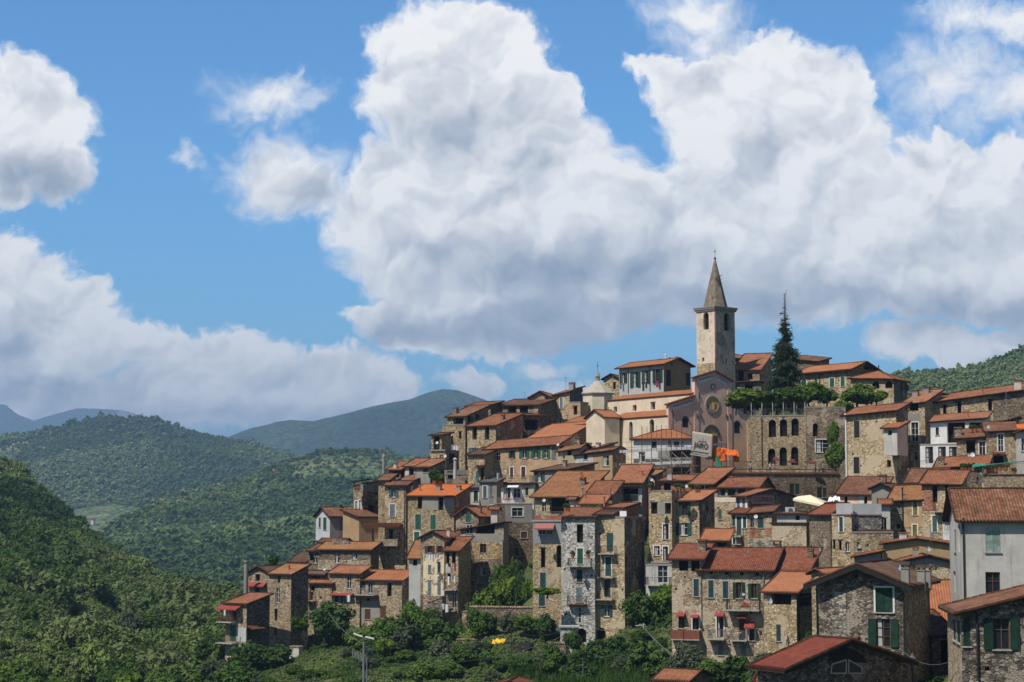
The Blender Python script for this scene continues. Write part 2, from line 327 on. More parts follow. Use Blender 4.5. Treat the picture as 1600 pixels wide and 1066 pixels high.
# near hillside on the left
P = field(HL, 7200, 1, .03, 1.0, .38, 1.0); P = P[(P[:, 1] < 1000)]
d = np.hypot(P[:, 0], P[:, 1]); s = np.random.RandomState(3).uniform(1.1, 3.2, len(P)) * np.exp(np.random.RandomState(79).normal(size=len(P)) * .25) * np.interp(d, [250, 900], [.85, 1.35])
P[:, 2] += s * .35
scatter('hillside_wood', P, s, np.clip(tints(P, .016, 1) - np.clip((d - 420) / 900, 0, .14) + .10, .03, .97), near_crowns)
P = field(HC, 26000, 2); s = np.random.RandomState(4).uniform(2.6, 5.2, len(P)); n = fbm(P[:, 0] * .006 + 40, P[:, 1] * .004, 3)
keep = (n > -.03) | (np.random.RandomState(5).rand(len(P)) < .30); s = np.where(n > -.03, s, s * .5); P[:, 2] += s * .3; t_ = groves(P, .006, 2); s = s * np.exp(np.random.RandomState(77).normal(size=len(P)) * .28)
scatter('valley_wood', P[keep], s[keep], t_[keep], far_crowns)
P = field(HB, 22000, 3, .25, 1.0); s = np.random.RandomState(6).uniform(3.5, 7.5, len(P)); n = fbm(P[:, 0] * .003 + 10, P[:, 1] * .002, 3)
keep = (n > -.02) | (np.random.RandomState(55).rand(len(P)) < .25); s = np.where(n > -.02, s, s * .55); P[:, 2] += s * .3
s = s * np.exp(np.random.RandomState(78).normal(size=len(P)) * .28); scatter('far_wood', P[keep], s[keep], groves(P, .003, 3)[keep], far_crowns)
P = field(HD, 5000, 4); s = np.random.RandomState(7).uniform(2.2, 4.2, len(P)); P[:, 2] += s * .3
scatter('hilltop_wood', P, s, tints(P, .01, 4, .0, .6), far_crowns)
# ---------------------------------------------------------------- building materials
def stone(name, cols, mortar, sc=3.9, mw=.05, b_=.8, stain=.55):
    m, t, b = newmat(name); tc = t.node('ShaderNodeTexCoord'); oi = t.node('ShaderNodeObjectInfo')
    P = t.v('ADD', tc.outputs['Object'], t.v('SCALE', (37.0, 11.0, 5.0), oi.outputs['Random']))
    Pw = t.v('ADD', t.v('MULTIPLY', P, (1, 1, 1.9)), t.v('SCALE', t.v('SUBTRACT', t.noise(P, 1.3, 3, .6, col=True), (.5, .5, .5)), .35))
    nd = t.node('ShaderNodeTexVoronoi', feature='F1'); t.put(nd.inputs['Vector'], Pw); nd.inputs['Scale'].default_value = sc
    sc_ = t.node('ShaderNodeSeparateColor'); t.put(sc_.inputs[0], nd.outputs['Color'])
    de = t.vor(Pw, sc, 'DISTANCE_TO_EDGE')
    big = t.noise(P, .35, 4, .6)
    f = t.m('ADD', t.m('MULTIPLY', sc_.outputs[0], .75), t.m('MULTIPLY', big, .3))
    c = t.ramp(f, [(.1, cols[0]), (.4, cols[1]), (.65, cols[2]), (.9, cols[3])])
    c = t.mix(t.sstep(de, mw, mw * .25), c, tuple(v * .78 for v in mortar)); c = t.mix(1.0, c, t.ramp(sc_.outputs[2], [(0, .58), (.35, .95), (1, 1.22)]), 'MULTIPLY')
    st = t.noise(t.v('MULTIPLY', P, (1.2, 1.2, .3)), .9, 5, .7)
    c = t.mix(t.m('MULTIPLY', t.sstep(st, .46, .72), stain), c, tuple(v * .38 for v in cols[1]))
    # remnants of old render, different on every house
    rm = t.m('ADD', t.noise(P, .42, 5, .62), t.m('MULTIPLY', oi.outputs['Random'], .10)); pc = t.mix(oi.outputs['Random'], (.34, .30, .25), (.46, .39, .29)); c = t.mix(t.m('MULTIPLY', t.sstep(rm, .63, .655), .85), c, t.mix(1.0, pc, tuple(min(1.6, v / .28) for v in cols[1]), 'MULTIPLY') if False else t.mix(.45, pc, tuple(cols[2])))
    ph = t.vor(t.v('ADD', P, (3.1, 0, 0)), .62, rand=.75); c = t.mix(t.sstep(ph, .105, .075), c, (.02, .016, .012))
    g = t.noise(P, 9, 3, .7); c = t.mix(1.0, c, t.ramp(g, [(.2, .78), (.8, 1.2)]), 'MULTIPLY')
    hv = t.node('ShaderNodeHueSaturation'); t.put(hv.inputs['Color'], c); t.put(hv.inputs['Value'], t.m('MULTIPLY_ADD', oi.outputs['Random'], .34, 1.12)); t.put(hv.inputs['Saturation'], .95)
    t.put(b.inputs['Base Color'], hv.outputs[0]); b.inputs['Roughness'].default_value = .95; b.inputs['Specular IOR Level'].default_value = .1
    bump(t, b, t.m('ADD', t.sstep(de, 0, .12), t.m('MULTIPLY', sc_.outputs[1], .6)), b_, .07)
    return m
stone('tan', [(.17,.125,.08),(.29,.22,.14),(.375,.29,.19),(.48,.395,.275)], (.25,.20,.135))
stone('gold', [(.20,.14,.078),(.335,.25,.14),(.43,.33,.195),(.53,.435,.29)], (.29,.23,.145))
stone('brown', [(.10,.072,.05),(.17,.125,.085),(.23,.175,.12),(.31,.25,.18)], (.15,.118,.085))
stone('grey', [(.08,.075,.065),(.18,.165,.14),(.27,.245,.20),(.38,.34,.28)], (.15,.14,.12), sc=3.4)
stone('whitewashed', [(.12,.10,.08),(.43,.405,.365),(.53,.505,.465),(.61,.59,.55)], (.40,.38,.35), mw=.03)
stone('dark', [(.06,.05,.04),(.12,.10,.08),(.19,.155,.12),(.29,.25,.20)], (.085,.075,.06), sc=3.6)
stone('blocks', [(.22,.15,.08),(.32,.23,.12),(.38,.28,.16),(.44,.34,.22)], (.17,.13,.09), sc=3.2)
stone('brick', [(.20,.085,.05),(.30,.12,.07),(.38,.17,.10),(.44,.24,.16)], (.26,.19,.15), sc=4.5)
def plaster(name, col, dirt=.35, patch=None):
    m, t, b = newmat(name); tc = t.node('ShaderNodeTexCoord'); oi = t.node('ShaderNodeObjectInfo')
    P = t.v('ADD', tc.outputs['Object'], t.v('SCALE', (31.0, 17.0, 3.0), oi.outputs['Random']))
    n = t.noise(P, .55, 6, .65); s = t.noise(t.v('MULTIPLY', P, (2.2, 2.2, .25)), 1.0, 5, .65)
    c = t.mix(t.sstep(n, .35, .7), tuple(v * .86 for v in col), tuple(min(1, v * 1.08) for v in col))
    c = t.mix(t.m('MULTIPLY', t.sstep(s, .5, .78), dirt), c, tuple(v * .42 for v in col))
    if patch:
        q = t.noise(P, .8, 5, .65); c = t.mix(t.sstep(q, .54, .57), c, patch)
    c = t.mix(1.0, c, t.ramp(t.noise(P, 14, 3, .7), [(.2, .92), (.8, 1.07)]), 'MULTIPLY')
    t.put(b.inputs['Base Color'], c); bump(t, b, t.noise(P, 5, 5, .7), .35, .06); return m
plaster('cream', (.70,.60,.45), .14); plaster('old cream', (.72,.62,.43), .3, (.30,.23,.15)); plaster('grey plaster', (.30,.285,.25), .45)
plaster('light plaster', (.52,.50,.46), .75); plaster('white plaster', (.70,.69,.67), .22); plaster('pink plaster', (.80,.52,.40), .15); plaster('pink band', (.80,.52,.41), .1)
plaster('peach plaster', (.50,.335,.20), .35, (.30,.22,.14)); plaster('ochre plaster', (.42,.29,.16), .3); plaster('blue grey plaster', (.30,.315,.32), .4)
plaster('lilac grey plaster', (.235,.225,.235), .3); plaster('pale blue plaster', (.50,.52,.55), .2); plaster('tower plaster', (.68,.60,.47), .4, (.50,.43,.33)); plaster('darker tower plaster', (.46,.40,.32), .8, (.25,.20,.15))  # second tower plaster: darker base, heavier dirt streaks, darker patches
plaster('concrete', (.28,.27,.25), .6); plaster('orange plaster', (.50,.20,.10), .3); plaster('pale grey plaster', (.47,.475,.47), .3); plaster('sand plaster', (.47,.39,.27), .3)
def tiles(name, cols, moss=.3, old=.5):
    m, t, b = newmat(name); uv = t.node('ShaderNodeUVMap'); tc = t.node('ShaderNodeTexCoord'); oi = t.node('ShaderNodeObjectInfo')
    sx = t.node('ShaderNodeSeparateXYZ'); t.put(sx.inputs[0], uv.outputs[0]); u, v = sx.outputs[0], sx.outputs[1]
    wu = t.m('PINGPONG', t.m('MULTIPLY', u, 1 / .22), .5); row = t.m('FRACT', t.m('MULTIPLY', v, 1 / .36))
    cell = t.node('ShaderNodeCombineXYZ'); t.put(cell.inputs[0], t.m('FLOOR', t.m('MULTIPLY', u, 1 / .22))); t.put(cell.inputs[1], t.m('FLOOR', t.m('MULTIPLY', v, 1 / .36)))
    wn = t.node('ShaderNodeTexWhiteNoise', noise_dimensions='3D'); t.put(wn.inputs[0], t.v('ADD', cell.outputs[0], t.v('SCALE', (9., 5., 3.), oi.outputs['Random'])))
    P = t.v('ADD', tc.outputs['Object'], t.v('SCALE', (41.0, 13.0, 3.0), oi.outputs['Random']))
    n = t.noise(P, .5, 6, .7); n2 = t.noise(P, 2.3, 5, .7)
    f = t.m('ADD', t.m('MULTIPLY', wn.outputs[0], old * .6), t.m('ADD', t.m('MULTIPLY', t.sstep(n, .3, .7), .30), t.m('ADD', t.m('MULTIPLY', t.sstep(n2, .32, .68), .32), t.m('MULTIPLY', oi.outputs['Random'], .30))))
    c = t.ramp(t.m('MULTIPLY', f, .78), [(.18, cols[0]), (.42, cols[1]), (.6, cols[2]), (.85, cols[3])])
    c = t.mix(t.m('MULTIPLY', t.sstep(n2, .5, .66), moss), c, (.14, .115, .075))
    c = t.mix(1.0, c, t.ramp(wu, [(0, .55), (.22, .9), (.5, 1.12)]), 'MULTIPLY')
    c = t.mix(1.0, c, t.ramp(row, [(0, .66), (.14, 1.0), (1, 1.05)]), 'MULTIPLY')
    t.put(b.inputs['Base Color'], c); b.inputs['Roughness'].default_value = .9; b.inputs['Specular IOR Level'].default_value = .12
    bump(t, b, t.m('ADD', wu, t.m('MULTIPLY', row, -.3)), .9, .08); return m
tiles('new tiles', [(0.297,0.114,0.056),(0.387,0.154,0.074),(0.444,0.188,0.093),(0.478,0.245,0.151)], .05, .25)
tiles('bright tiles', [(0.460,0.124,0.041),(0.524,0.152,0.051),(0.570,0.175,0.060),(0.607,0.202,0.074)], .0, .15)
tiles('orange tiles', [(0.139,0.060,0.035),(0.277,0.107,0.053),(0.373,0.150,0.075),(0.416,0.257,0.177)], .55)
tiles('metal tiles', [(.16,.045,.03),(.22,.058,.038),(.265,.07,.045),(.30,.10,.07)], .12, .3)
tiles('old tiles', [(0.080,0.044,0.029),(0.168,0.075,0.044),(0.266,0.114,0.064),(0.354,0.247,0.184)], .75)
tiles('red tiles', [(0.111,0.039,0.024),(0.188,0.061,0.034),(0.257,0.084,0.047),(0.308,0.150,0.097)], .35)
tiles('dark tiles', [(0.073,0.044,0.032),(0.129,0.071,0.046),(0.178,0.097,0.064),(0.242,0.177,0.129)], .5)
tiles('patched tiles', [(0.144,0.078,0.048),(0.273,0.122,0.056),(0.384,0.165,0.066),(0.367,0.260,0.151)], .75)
def slats(name, col, pitch=.075):
    m, t, b = newmat(name); tc = t.node('ShaderNodeTexCoord'); s = t.node('ShaderNodeSeparateXYZ'); t.put(s.inputs[0], tc.outputs['Object'])
    w = t.m('FRACT', t.m('MULTIPLY', s.outputs[2], 1 / pitch)); n = t.noise(tc.outputs['Object'], 2.0, 4, .6); oi = t.node('ShaderNodeObjectInfo')
    c = t.mix(t.sstep(n, .35, .7), tuple(v * .75 for v in col), tuple(v * 1.2 for v in col)); c = t.mix(1.0, c, t.ramp(w, [(0, .45), (.3, 1.0), (1, 1.1)]), 'MULTIPLY')
    c = t.mix(1.0, c, t.ramp(oi.outputs['Random'], [(0, .8), (1, 1.15)]), 'MULTIPLY')
    t.put(b.inputs['Base Color'], c); b.inputs['Roughness'].default_value = .6; bump(t, b, w, .6, .02); return m
SC = {'g': slats('green shutter', (.03,.13,.075)), 'k': slats('dark green shutter', (.02,.06,.04)), 't': slats('teal shutter', (.07,.16,.15)), 'b': slats('brown shutter', (.12,.05,.03)),
      'y': slats('yellow green shutter', (.28,.25,.04)), 's': slats('blue grey shutter', (.19,.24,.25)), 'p': slats('pale green shutter', (.30,.40,.36)), 'w': slats('white shutter', (.62,.62,.6)),
      'd': slats('dark shutter', (.03,.022,.018)), 'n': slats('blue green shutter', (.035,.085,.09)), 'r': slats('red door', (.20,.04,.03))}
plain('white paint', (.70,.69,.66), .5, var=.08); plain('grey stone trim', (.36,.34,.31), .9); plain('wood', (.13,.075,.045), .8); plain('dark wood', (.045,.032,.026), .8)
plain('iron', (.035,.033,.032), .6, .3); plain('zinc', (.30,.31,.32), .45, .6, .5, .15); plain('rust', (.20,.07,.04), .8); plain('copper pipe', (.19,.10,.065), .5, .4)
plain('black', (.012,.011,.01), .9); plain('terracotta', (.45,.16,.08), .85); plain('red cloth', (.26,.05,.04), .85, var=.12); plain('black wood', (.018,.015,.014), .8); plain('faded red cloth', (.34,.13,.12), .85, var=.12)
plain('orange cloth', (.60,.13,.02), .8, var=.15); plain('cream canvas', (.80,.70,.50), .85, var=.05); plain('white canvas', (.75,.75,.76), .85, var=.06); plain('dish grey', (.62,.62,.60), .5, var=.06)
plain('green net', (.03,.20,.13), .8); plain('red plastic', (.50,.05,.05), .5, var=.1); plain('white cloth', (.78,.78,.78), .9, var=.08); plain('banner', (.40,.36,.31), .85, var=.12); plain('lead', (.10,.10,.11), .7)
plain('skin', (.45,.27,.19), .6, var=.05); plain('blue cloth', (.25,.36,.62), .85, var=.1); plain('dark cloth', (.035,.04,.06), .9); plain('pink flowers', (.55,.10,.12), .8, var=.4, sc=9); plain('gold paint', (.60,.40,.08), .6)
plain('lettering red', (.34,.05,.045), .8); plain('lettering black', (.04,.04,.045), .8); plain('sign pink', (.42,.27,.24), .85); plain('slate shingles', (.40,.36,.29), .9, var=.35, sc=5); plain('spire stone', (.20,.165,.125), .95, var=.5, sc=1.6)
plain('path', (.36,.31,.24), .95); plain('dry earth', (.28,.20,.13), .95, var=.5, sc=1.2); plain('yellow sheet', (.75,.42,.02), .6); plain('magenta cloth', (.33,.04,.12), .9); plain('jeans', (.12,.16,.26), .9)
m, t, b = newmat('glass'); b.inputs['Base Color'].default_value = (.018,.022,.026,1); b.inputs['Roughness'].default_value = .15; b.inputs['Specular IOR Level'].default_value = .28
m, t, b = newmat('interior'); tc = t.node('ShaderNodeTexCoord'); t.put(b.inputs['Base Color'], t.ramp(t.noise(tc.outputs['Object'], 1.5, 2), [(.35, (.006,.005,.004)), (.7, (.02,.016,.013))]))
m, t, b = newmat('curtain'); b.inputs['Base Color'].default_value = (.42,.41,.39,1)

# ---------------------------------------------------------------- mesh builder
class MB:
    def __init__(s): s.v = []; s.f = []; s.uv = []
    def poly(s, pts, uv=None):
        i = len(s.v); s.v += [tuple(p) for p in pts]; s.f.append(tuple(range(i, i + len(pts)))); s.uv.append(uv)
    def box(s, a, b):
        (x0, y0, z0), (x1, y1, z1) = a, b; i = len(s.v)
        s.v += [(x0,y0,z0),(x1,y0,z0),(x1,y1,z0),(x0,y1,z0),(x0,y0,z1),(x1,y0,z1),(x1,y1,z1),(x0,y1,z1)]
        for q in ((0,3,2,1),(4,5,6,7),(0,1,5,4),(1,2,6,5),(2,3,7,6),(3,0,4,7)): s.f.append(tuple(i + k for k in q)); s.uv.append(None)
    def obox(s, pts8):
        i = len(s.v); s.v += [tuple(p) for p in pts8]
        for q in ((0,3,2,1),(4,5,6,7),(0,1,5,4),(1,2,6,5),(2,3,7,6),(3,0,4,7)): s.f.append(tuple(i + k for k in q)); s.uv.append(None)
    def tube(s, p, q, r, n=6, r2=None, cap=True):
        p, q = Vector(p), Vector(q); d = (q - p).normalized(); u = d.orthogonal().normalized(); w = d.cross(u); r2 = r if r2 is None else r2; i = len(s.v)
        for c, rr in ((p, r), (q, r2)):
            for k in range(n): a = 2 * math.pi * k / n; s.v.append(tuple(c + u * math.cos(a) * rr + w * math.sin(a) * rr))
        for k in range(n): s.f.append((i + k, i + (k + 1) % n, i + n + (k + 1) % n, i + n + k)); s.uv.append(None)
        if cap: s.f.append(tuple(i + k for k in range(n - 1, -1, -1))); s.uv.append(None); s.f.append(tuple(i + n + k for k in range(n))); s.uv.append(None)
    def lathe(s, prof, c=(0, 0, 0), n=12, sx=1, sy=1):
        i = len(s.v)
        for (r, z) in prof:
            for k in range(n): a = 2 * math.pi * k / n; s.v.append((c[0] + r * math.cos(a) * sx, c[1] + r * math.sin(a) * sy, c[2] + z))
        for j in range(len(prof) - 1):
            for k in range(n): s.f.append((i + j * n + k, i + j * n + (k + 1) % n, i + (j + 1) * n + (k + 1) % n, i + (j + 1) * n + k)); s.uv.append(None)
        s.f.append(tuple(i + k for k in range(n - 1, -1, -1))); s.uv.append(None); s.f.append(tuple(i + (len(prof) - 1) * n + k for k in range(n))); s.uv.append(None)
    def build(s, name, mat, parent=None, loc=None, smooth=False, cut=None, recalc=False):
        me = bpy.data.meshes.new(name); me.from_pydata(s.v, [], s.f)
        if any(u is not None for u in s.uv):
            ly = me.uv_layers.new(name='UVMap')
            for p, u in zip(me.polygons, s.uv):
                if u is not None:
                    for k, li in enumerate(p.loop_indices): ly.data[li].uv = u[k]
        if cut or recalc:
            bm = bmesh.new(); bm.from_mesh(me)
            for co, no in (cut or []):
                bmesh.ops.bisect_plane(bm, geom=bm.verts[:] + bm.edges[:] + bm.faces[:], plane_co=co, plane_no=no, clear_outer=True)
            if recalc: bmesh.ops.remove_doubles(bm, verts=bm.verts, dist=.001); bmesh.ops.recalc_face_normals(bm, faces=bm.faces)
            bm.to_mesh(me); bm.free()
        me.materials.append(MATS[mat] if isinstance(mat, str) else mat)
        if smooth: me.polygons.foreach_set('use_smooth', [True] * len(me.polygons))
        return link(name, me, parent, loc)

def clip2(poly, a, b, c):
    """keep a*x+b*y<=c"""
    out = []
    for i in range(len(poly)):
        p, q = poly[i], poly[(i + 1) % len(poly)]; dp = a * p[0] + b * p[1] - c; dq = a * q[0] + b * q[1] - c
        if dp <= 1e-9: out.append(p)
        if (dp < -1e-9 and dq > 1e-9) or (dp > 1e-9 and dq < -1e-9):
            k = dp / (dp - dq); out.append((p[0] + (q[0] - p[0]) * k, p[1] + (q[1] - p[1]) * k))
    return out

VISBASE = set('L1 L2 L3 L4 L5 L6 M7 Y1 Y2 W1 W2 W3 R1 R4 V3 G1 G2 K2 CH'.split())
CTRL = []      # base points that the village ground passes through
HS = {}
ARCS = 10
class House:
    def __init__(s, key, label, name, xl, xc, xr, yt, yb, Y, a=26, roof='shed', p=17, wall='tan', rc='old tiles', o=.38, D=None, W=None, wins=(), dn=6, cat='house', th=.14,
                 rf=.5, wall2=None, wav=.085, z_up=0, par=.0, yl=None, ctrl=True, caps=True, group=None):
        s.key = key; HS[key] = s; s.o = o
        ym = (yt + yb) / 2
        A = R(a); s.ex = Vector((math.cos(A), -math.sin(A), 0)); s.ey = Vector((math.sin(A), math.cos(A), 0))
        C = at(xc, ym, Y); s.O = Vector((C.x, C.y, at(xc, yb, Y).z)); s.a = A
        s.zt = at(xc, yt, Y).z - s.O.z
        def hit(px, d):        # distance along d from the corner to the bearing px
            r = ray(px, ym); return (s.O.x * r.y - s.O.y * r.x) / (d.y * r.x - d.x * r.y)
        s.W = W if W is not None else hit(xl, -s.ex); s.D = D if D not in (None, 'auto') else (hit(xr, s.ey) if xr is not None else 6.0)
        s.W = abs(s.W); s.D = min(abs(s.D), 7.5) if D is None else (abs(hit(xr, s.ey)) if D == 'auto' else D); W, D = s.W, s.D
        s.root = empty(name, s.O, -A); tag(s.root, label, cat, group)
        t = math.tan(R(p)); z0 = s.zt + o * t * .6 + z_up
        s.planes = {'shed': [(0, t, z0)], 'back': [(0, -t, z0)], 'up_r': [(t, 0, z0)], 'up_l': [(-t, 0, z0)], 'gx': [(0, t, z0), (0, -t, z0 + 2 * rf * D * t)],
                    'gy': [(-t, 0, z0), (t, 0, z0 + 2 * rf * W * t)], 'hip': [(0, t, z0), (0, -t, z0 + D * t), (-t, 0, z0), (t, 0, z0 + W * t)],
                    'hipr': [(0, t, z0), (0, -t, z0 + D * t), (-t, 0, z0)], 'shedhip': [(0, t, z0), (-t, 0, z0)], 'flat': [(0, 0, s.zt)]}[roof]
        s.rtype = roof
        if yl is not None:      # eaves that climb along the front wall
            left = s.O - s.ex * W; rr = ray(xl if xl is not None else xc, ym); kk = left.y / rr.y; zl = at(xl, yl, left.y).z - s.O.z
            tl = (s.zt - zl) / W; s.planes = [(gx + tl, gy, c) for gx, gy, c in s.planes]
        cut = [((0, 0, c + .01), (-gx, -gy, 1)) for gx, gy, c in s.planes]
        H = max(c for _, _, c in s.planes) + max(W, D) * t + 1
        # walls with real openings
        s.wins = []
        for w in wins: s.wins.append(s.norm_win(w))
        mb = MB()
        for fc, L in (('f', (-W, 0)), ('s', (0, D))):
            holes = [w for w in s.wins if w['f'] == fc]
            tgt = mb
            if fc == 's' and wall2: tgt = MB()  # side walls mostly take a darker material: their shade put into the colour
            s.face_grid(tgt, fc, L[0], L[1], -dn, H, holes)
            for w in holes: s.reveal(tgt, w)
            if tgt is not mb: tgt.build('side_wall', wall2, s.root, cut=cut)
        P = lambda x, y, z: (x, y, z)
        mb.poly([P(-W, 0, -dn), P(-W, D, -dn), P(-W, D, H), P(-W, 0, H)][::-1]); mb.poly([P(0, D, -dn), P(-W, D, -dn), P(-W, D, H), P(0, D, H)][::-1])
        s.wall = mb.build('wall', wall, s.root, cut=cut)
        # roof
        if roof == 'flat':
            r = MB(); r.box((-W - .05, -.05, s.zt - .02), (.05, D + .05, s.zt + .16)); 
            if par:
                for q in (((-W, 0), (0, .25)), ((-.25, .25), (0, D)), ((-W, .25), (-W + .25, D)), ((-W + .25, D - .25), (-.25, D))):
                    r.box((q[0][0], q[0][1], s.zt + .16), (q[1][0], q[1][1], s.zt + .16 + par))
            s.roof = r.build('roof', 'concrete', s.root)
        else:
            s.roof = s.make_roof(rc, th, wav, caps)
        for w in s.wins: s.make_win(w)
        if ctrl:
            for (lx, ly) in ((0, 0), (-W, 0), (0, D)):
                q = s.O + s.ex * lx + s.ey * ly; CTRL.append((q.x, q.y, q.z - (0 if s.key in VISBASE else 3.0)))
    def make_roof(s, rc, th, wav, caps):
        W, D, o = s.W, s.D, s.o; r = MB(); seams = []
        for i, (gx, gy, c) in enumerate(s.planes):
            poly = [(-W - o, -o), (o, -o), (o, D + o), (-W - o, D + o)]
            for j, (hx, hy, d) in enumerate(s.planes):
                if j != i and len(poly) > 2: poly = clip2(poly, gx - hx, gy - hy, d - c)
            if len(poly) < 3: continue
            g = Vector((gx, gy)); gl = g.length or 1; gd = g / gl; ud = Vector((-gd.y, gd.x)) if g.length else Vector((1, 0)); sl = math.sqrt(1 + gl * gl)
            # split into a fine patchwork so that old roofs can sag
            xs = np.arange(-W - o, o + 1.1, 1.1); ys = np.arange(-o, D + o + 1.1, 1.1)
            for xa in xs[:-1] if len(xs) > 1 else xs:
                for ya in ys[:-1] if len(ys) > 1 else ys:
                    q = clip2(clip2(clip2(clip2(poly, -1, 0, -xa), 1, 0, xa + 1.1), 0, -1, -ya), 0, 1, ya + 1.1)
                    if len(q) < 3: continue
                    def zz(x, y):
                        return gx * x + gy * y + c + th + wav * 2 * float(fbm(np.array([(x + s.O.x) * .35]), np.array([(y + s.O.y) * .35]), 2)[0])
                    r.poly([(x, y, zz(x, y)) for x, y in q], [(ud.x * x + ud.y * y, (gd.x * x + gd.y * y) * sl) for x, y in q])
                    r.poly([(x, y, gx * x + gy * y + c) for x, y in q][::-1], [(-1, -1)] * len(q))
                    for k in range(len(q)):
                        (x0, y0), (x1, y1) = q[k], q[(k + 1) % len(q)]
                        if (abs(x0 - x1) < 1e-6 and (abs(x0 + W + o) < 1e-6 or abs(x0 - o) < 1e-6)) or (abs(y0 - y1) < 1e-6 and (abs(y0 + o) < 1e-6 or abs(y0 - D - o) < 1e-6)):
                            r.poly([(x0, y0, gx * x0 + gy * y0 + c), (x1, y1, gx * x1 + gy * y1 + c), (x1, y1, zz(x1, y1)), (x0, y0, zz(x0, y0))], [(-1, -1)] * 4)
            for k in range(len(poly)):
                (x0, y0), (x1, y1) = poly[k], poly[(k + 1) % len(poly)]
                L = math.hypot(x1 - x0, y1 - y0)
                if L < .3: continue
                onb = (abs(x0 - x1) < 1e-6 and (abs(x0 + W + o) < 1e-6 or abs(x0 - o) < 1e-6)) or (abs(y0 - y1) < 1e-6 and (abs(y0 + o) < 1e-6 or abs(y0 - D - o) < 1e-6))
                z0_, z1_ = gx * x0 + gy * y0 + c + th, gx * x1 + gy * y1 + c + th
                level = abs(z0_ - z1_) / L < .02
                if (onb and not level) or (not onb) or (onb and level and z0_ > s.zt + 1.0):
                    seams.append(((x0, y0, z0_), (x1, y1, z1_)))
                elif onb and level: s_e = ((x0, y0, z0_), (x1, y1, z1_)); s.eaves = getattr(s, 'eaves', []) + [s_e]
        ro = r.build('roof', rc, s.root); ro.data.materials.append(MATS['dark wood'])
        ro.data.polygons.foreach_set('material_index', [1 if u[0] == (-1, -1) else 0 for u in r.uv])
        if caps:
            rnd = random.Random(int(abs(s.O.x * 10)))
            for p, q in seams:
                cm = MB(); p, q = Vector(p), Vector(q); n = max(1, int((q - p).length / .42))
                for k in range(n):
                    a_, b_ = p.lerp(q, k / n), p.lerp(q, (k + .94) / n); j = rnd.uniform(-.015, .02)
                    cm.tube(a_ + Vector((0, 0, j)), b_ + Vector((0, 0, j + .015)), .10, 5)
                cm.build('ridge_tiles', rc if rc in ('new tiles', 'bright tiles') else 'old tiles', ro)
        # curved tile ends along the eaves and the gutter below them
        if getattr(s, 'eaves', None):
            for p, q in s.eaves[:2]:
                cm = MB(); p, q = Vector(p), Vector(q); n = max(1, int((q - p).length / .24)); inn = Vector((0, 1, 0)) if abs(p.y - q.y) < 1e-6 else Vector((-1, 0, 0))
                if (abs(p.y - q.y) < 1e-6 and p.y > 0): inn = Vector((0, -1, 0))
                elif abs(p.x - q.x) < 1e-6 and p.x < -1: inn = Vector((1, 0, 0))
                for k in range(n):
                    c_ = p.lerp(q, (k + .5) / n); cm.tube(c_ - inn * .05 - Vector((0, 0, .02)), c_ + inn * .3 + Vector((0, 0, .07)), .085, 5)
                cm.build('eave_tiles', rc, ro)
        return ro
    # -- faces
    def loc(s, fc, u, z, out=0.0):
        return (u, -out, z) if fc == 'f' else (out, u, z)
    def uz(s, fc, x, y):
        r = ray(x, y); o = s.O; n = s.ey if fc == 'f' else s.ex
        k = o.dot(n) / r.dot(n); P = r * k - o
        return (P.dot(s.ex) if fc == 'f' else P.dot(s.ey)), P.z
    def rect(s, fc, x0, y0, x1, y1):
        ym = (y0 + y1) / 2; xm = (x0 + x1) / 2
        return s.uz(fc, x0, ym)[0], s.uz(fc, xm, y1)[1], s.uz(fc, x1, ym)[0], s.uz(fc, xm, y0)[1]
    def norm_win(s, w):
        fc, kind, x0, y0, x1, y1 = w[:6]; col = w[6] if len(w) > 6 else 'g'
        u0, z0, u1, z1 = s.rect(fc, x0, y0, x1, y1); full = (u0, u1)
        lim = (-s.W + .12, -.12) if fc == 'f' else (.12, s.D - .12)
        if kind == 'o': q = (u1 - u0) * .27; u0, u1 = u0 + q, u1 - q
        u0 = max(u0, lim[0]); u1 = min(u1, lim[1])
        if u1 - u0 < .25: u1 = u0 + .25
        return dict(f=fc, k=kind, u0=u0, u1=u1, z0=z0, z1=z1, c=col[0], sur=('+' in col), surg=('=' in col), full=full, d=.9 if kind in 'dL' and (u1 - u0) > 1.6 else (.5 if kind in 'da' else .2), arch=kind in 'aA')
    def face_grid(s, mb, fc, a, b, za, zb, holes, out=0.0):
        us = sorted(set([a, b] + [h[k] for h in holes for k in ('u0', 'u1') if a < h[k] < b])); zs = sorted(set([za, zb] + [h[k] for h in holes for k in ('z0', 'z1') if za < h[k] < zb]))
        for i in range(len(us) - 1):
            for j in range(len(zs) - 1):
                cu, cz = (us[i] + us[i + 1]) / 2, (zs[j] + zs[j + 1]) / 2
                if any(h['u0'] < cu < h['u1'] and h['z0'] < cz < h['z1'] for h in holes): continue
                mb.poly([s.loc(fc, us[i], zs[j], out), s.loc(fc, us[i + 1], zs[j], out), s.loc(fc, us[i + 1], zs[j + 1], out), s.loc(fc, us[i], zs[j + 1], out)])
        for h in holes:
            if h['arch'] and a <= h['u0'] and h['u1'] <= b and za <= h['z0'] and h['z1'] <= zb:
                r = (h['u1'] - h['u0']) / 2; c = (h['u0'] + h['u1']) / 2; zc = h['z1'] - r
                for sgn in (-1, 1):
                    pts = [(c + sgn * r * math.cos(k * math.pi / 2 / ARCS), zc + r * math.sin(k * math.pi / 2 / ARCS)) for k in range(ARCS + 1)]
                    corner = (c + sgn * r, h['z1'])
                    for k in range(ARCS):
                        mb.poly([s.loc(fc, *corner, out), s.loc(fc, *pts[k + 1], out), s.loc(fc, *pts[k], out)])
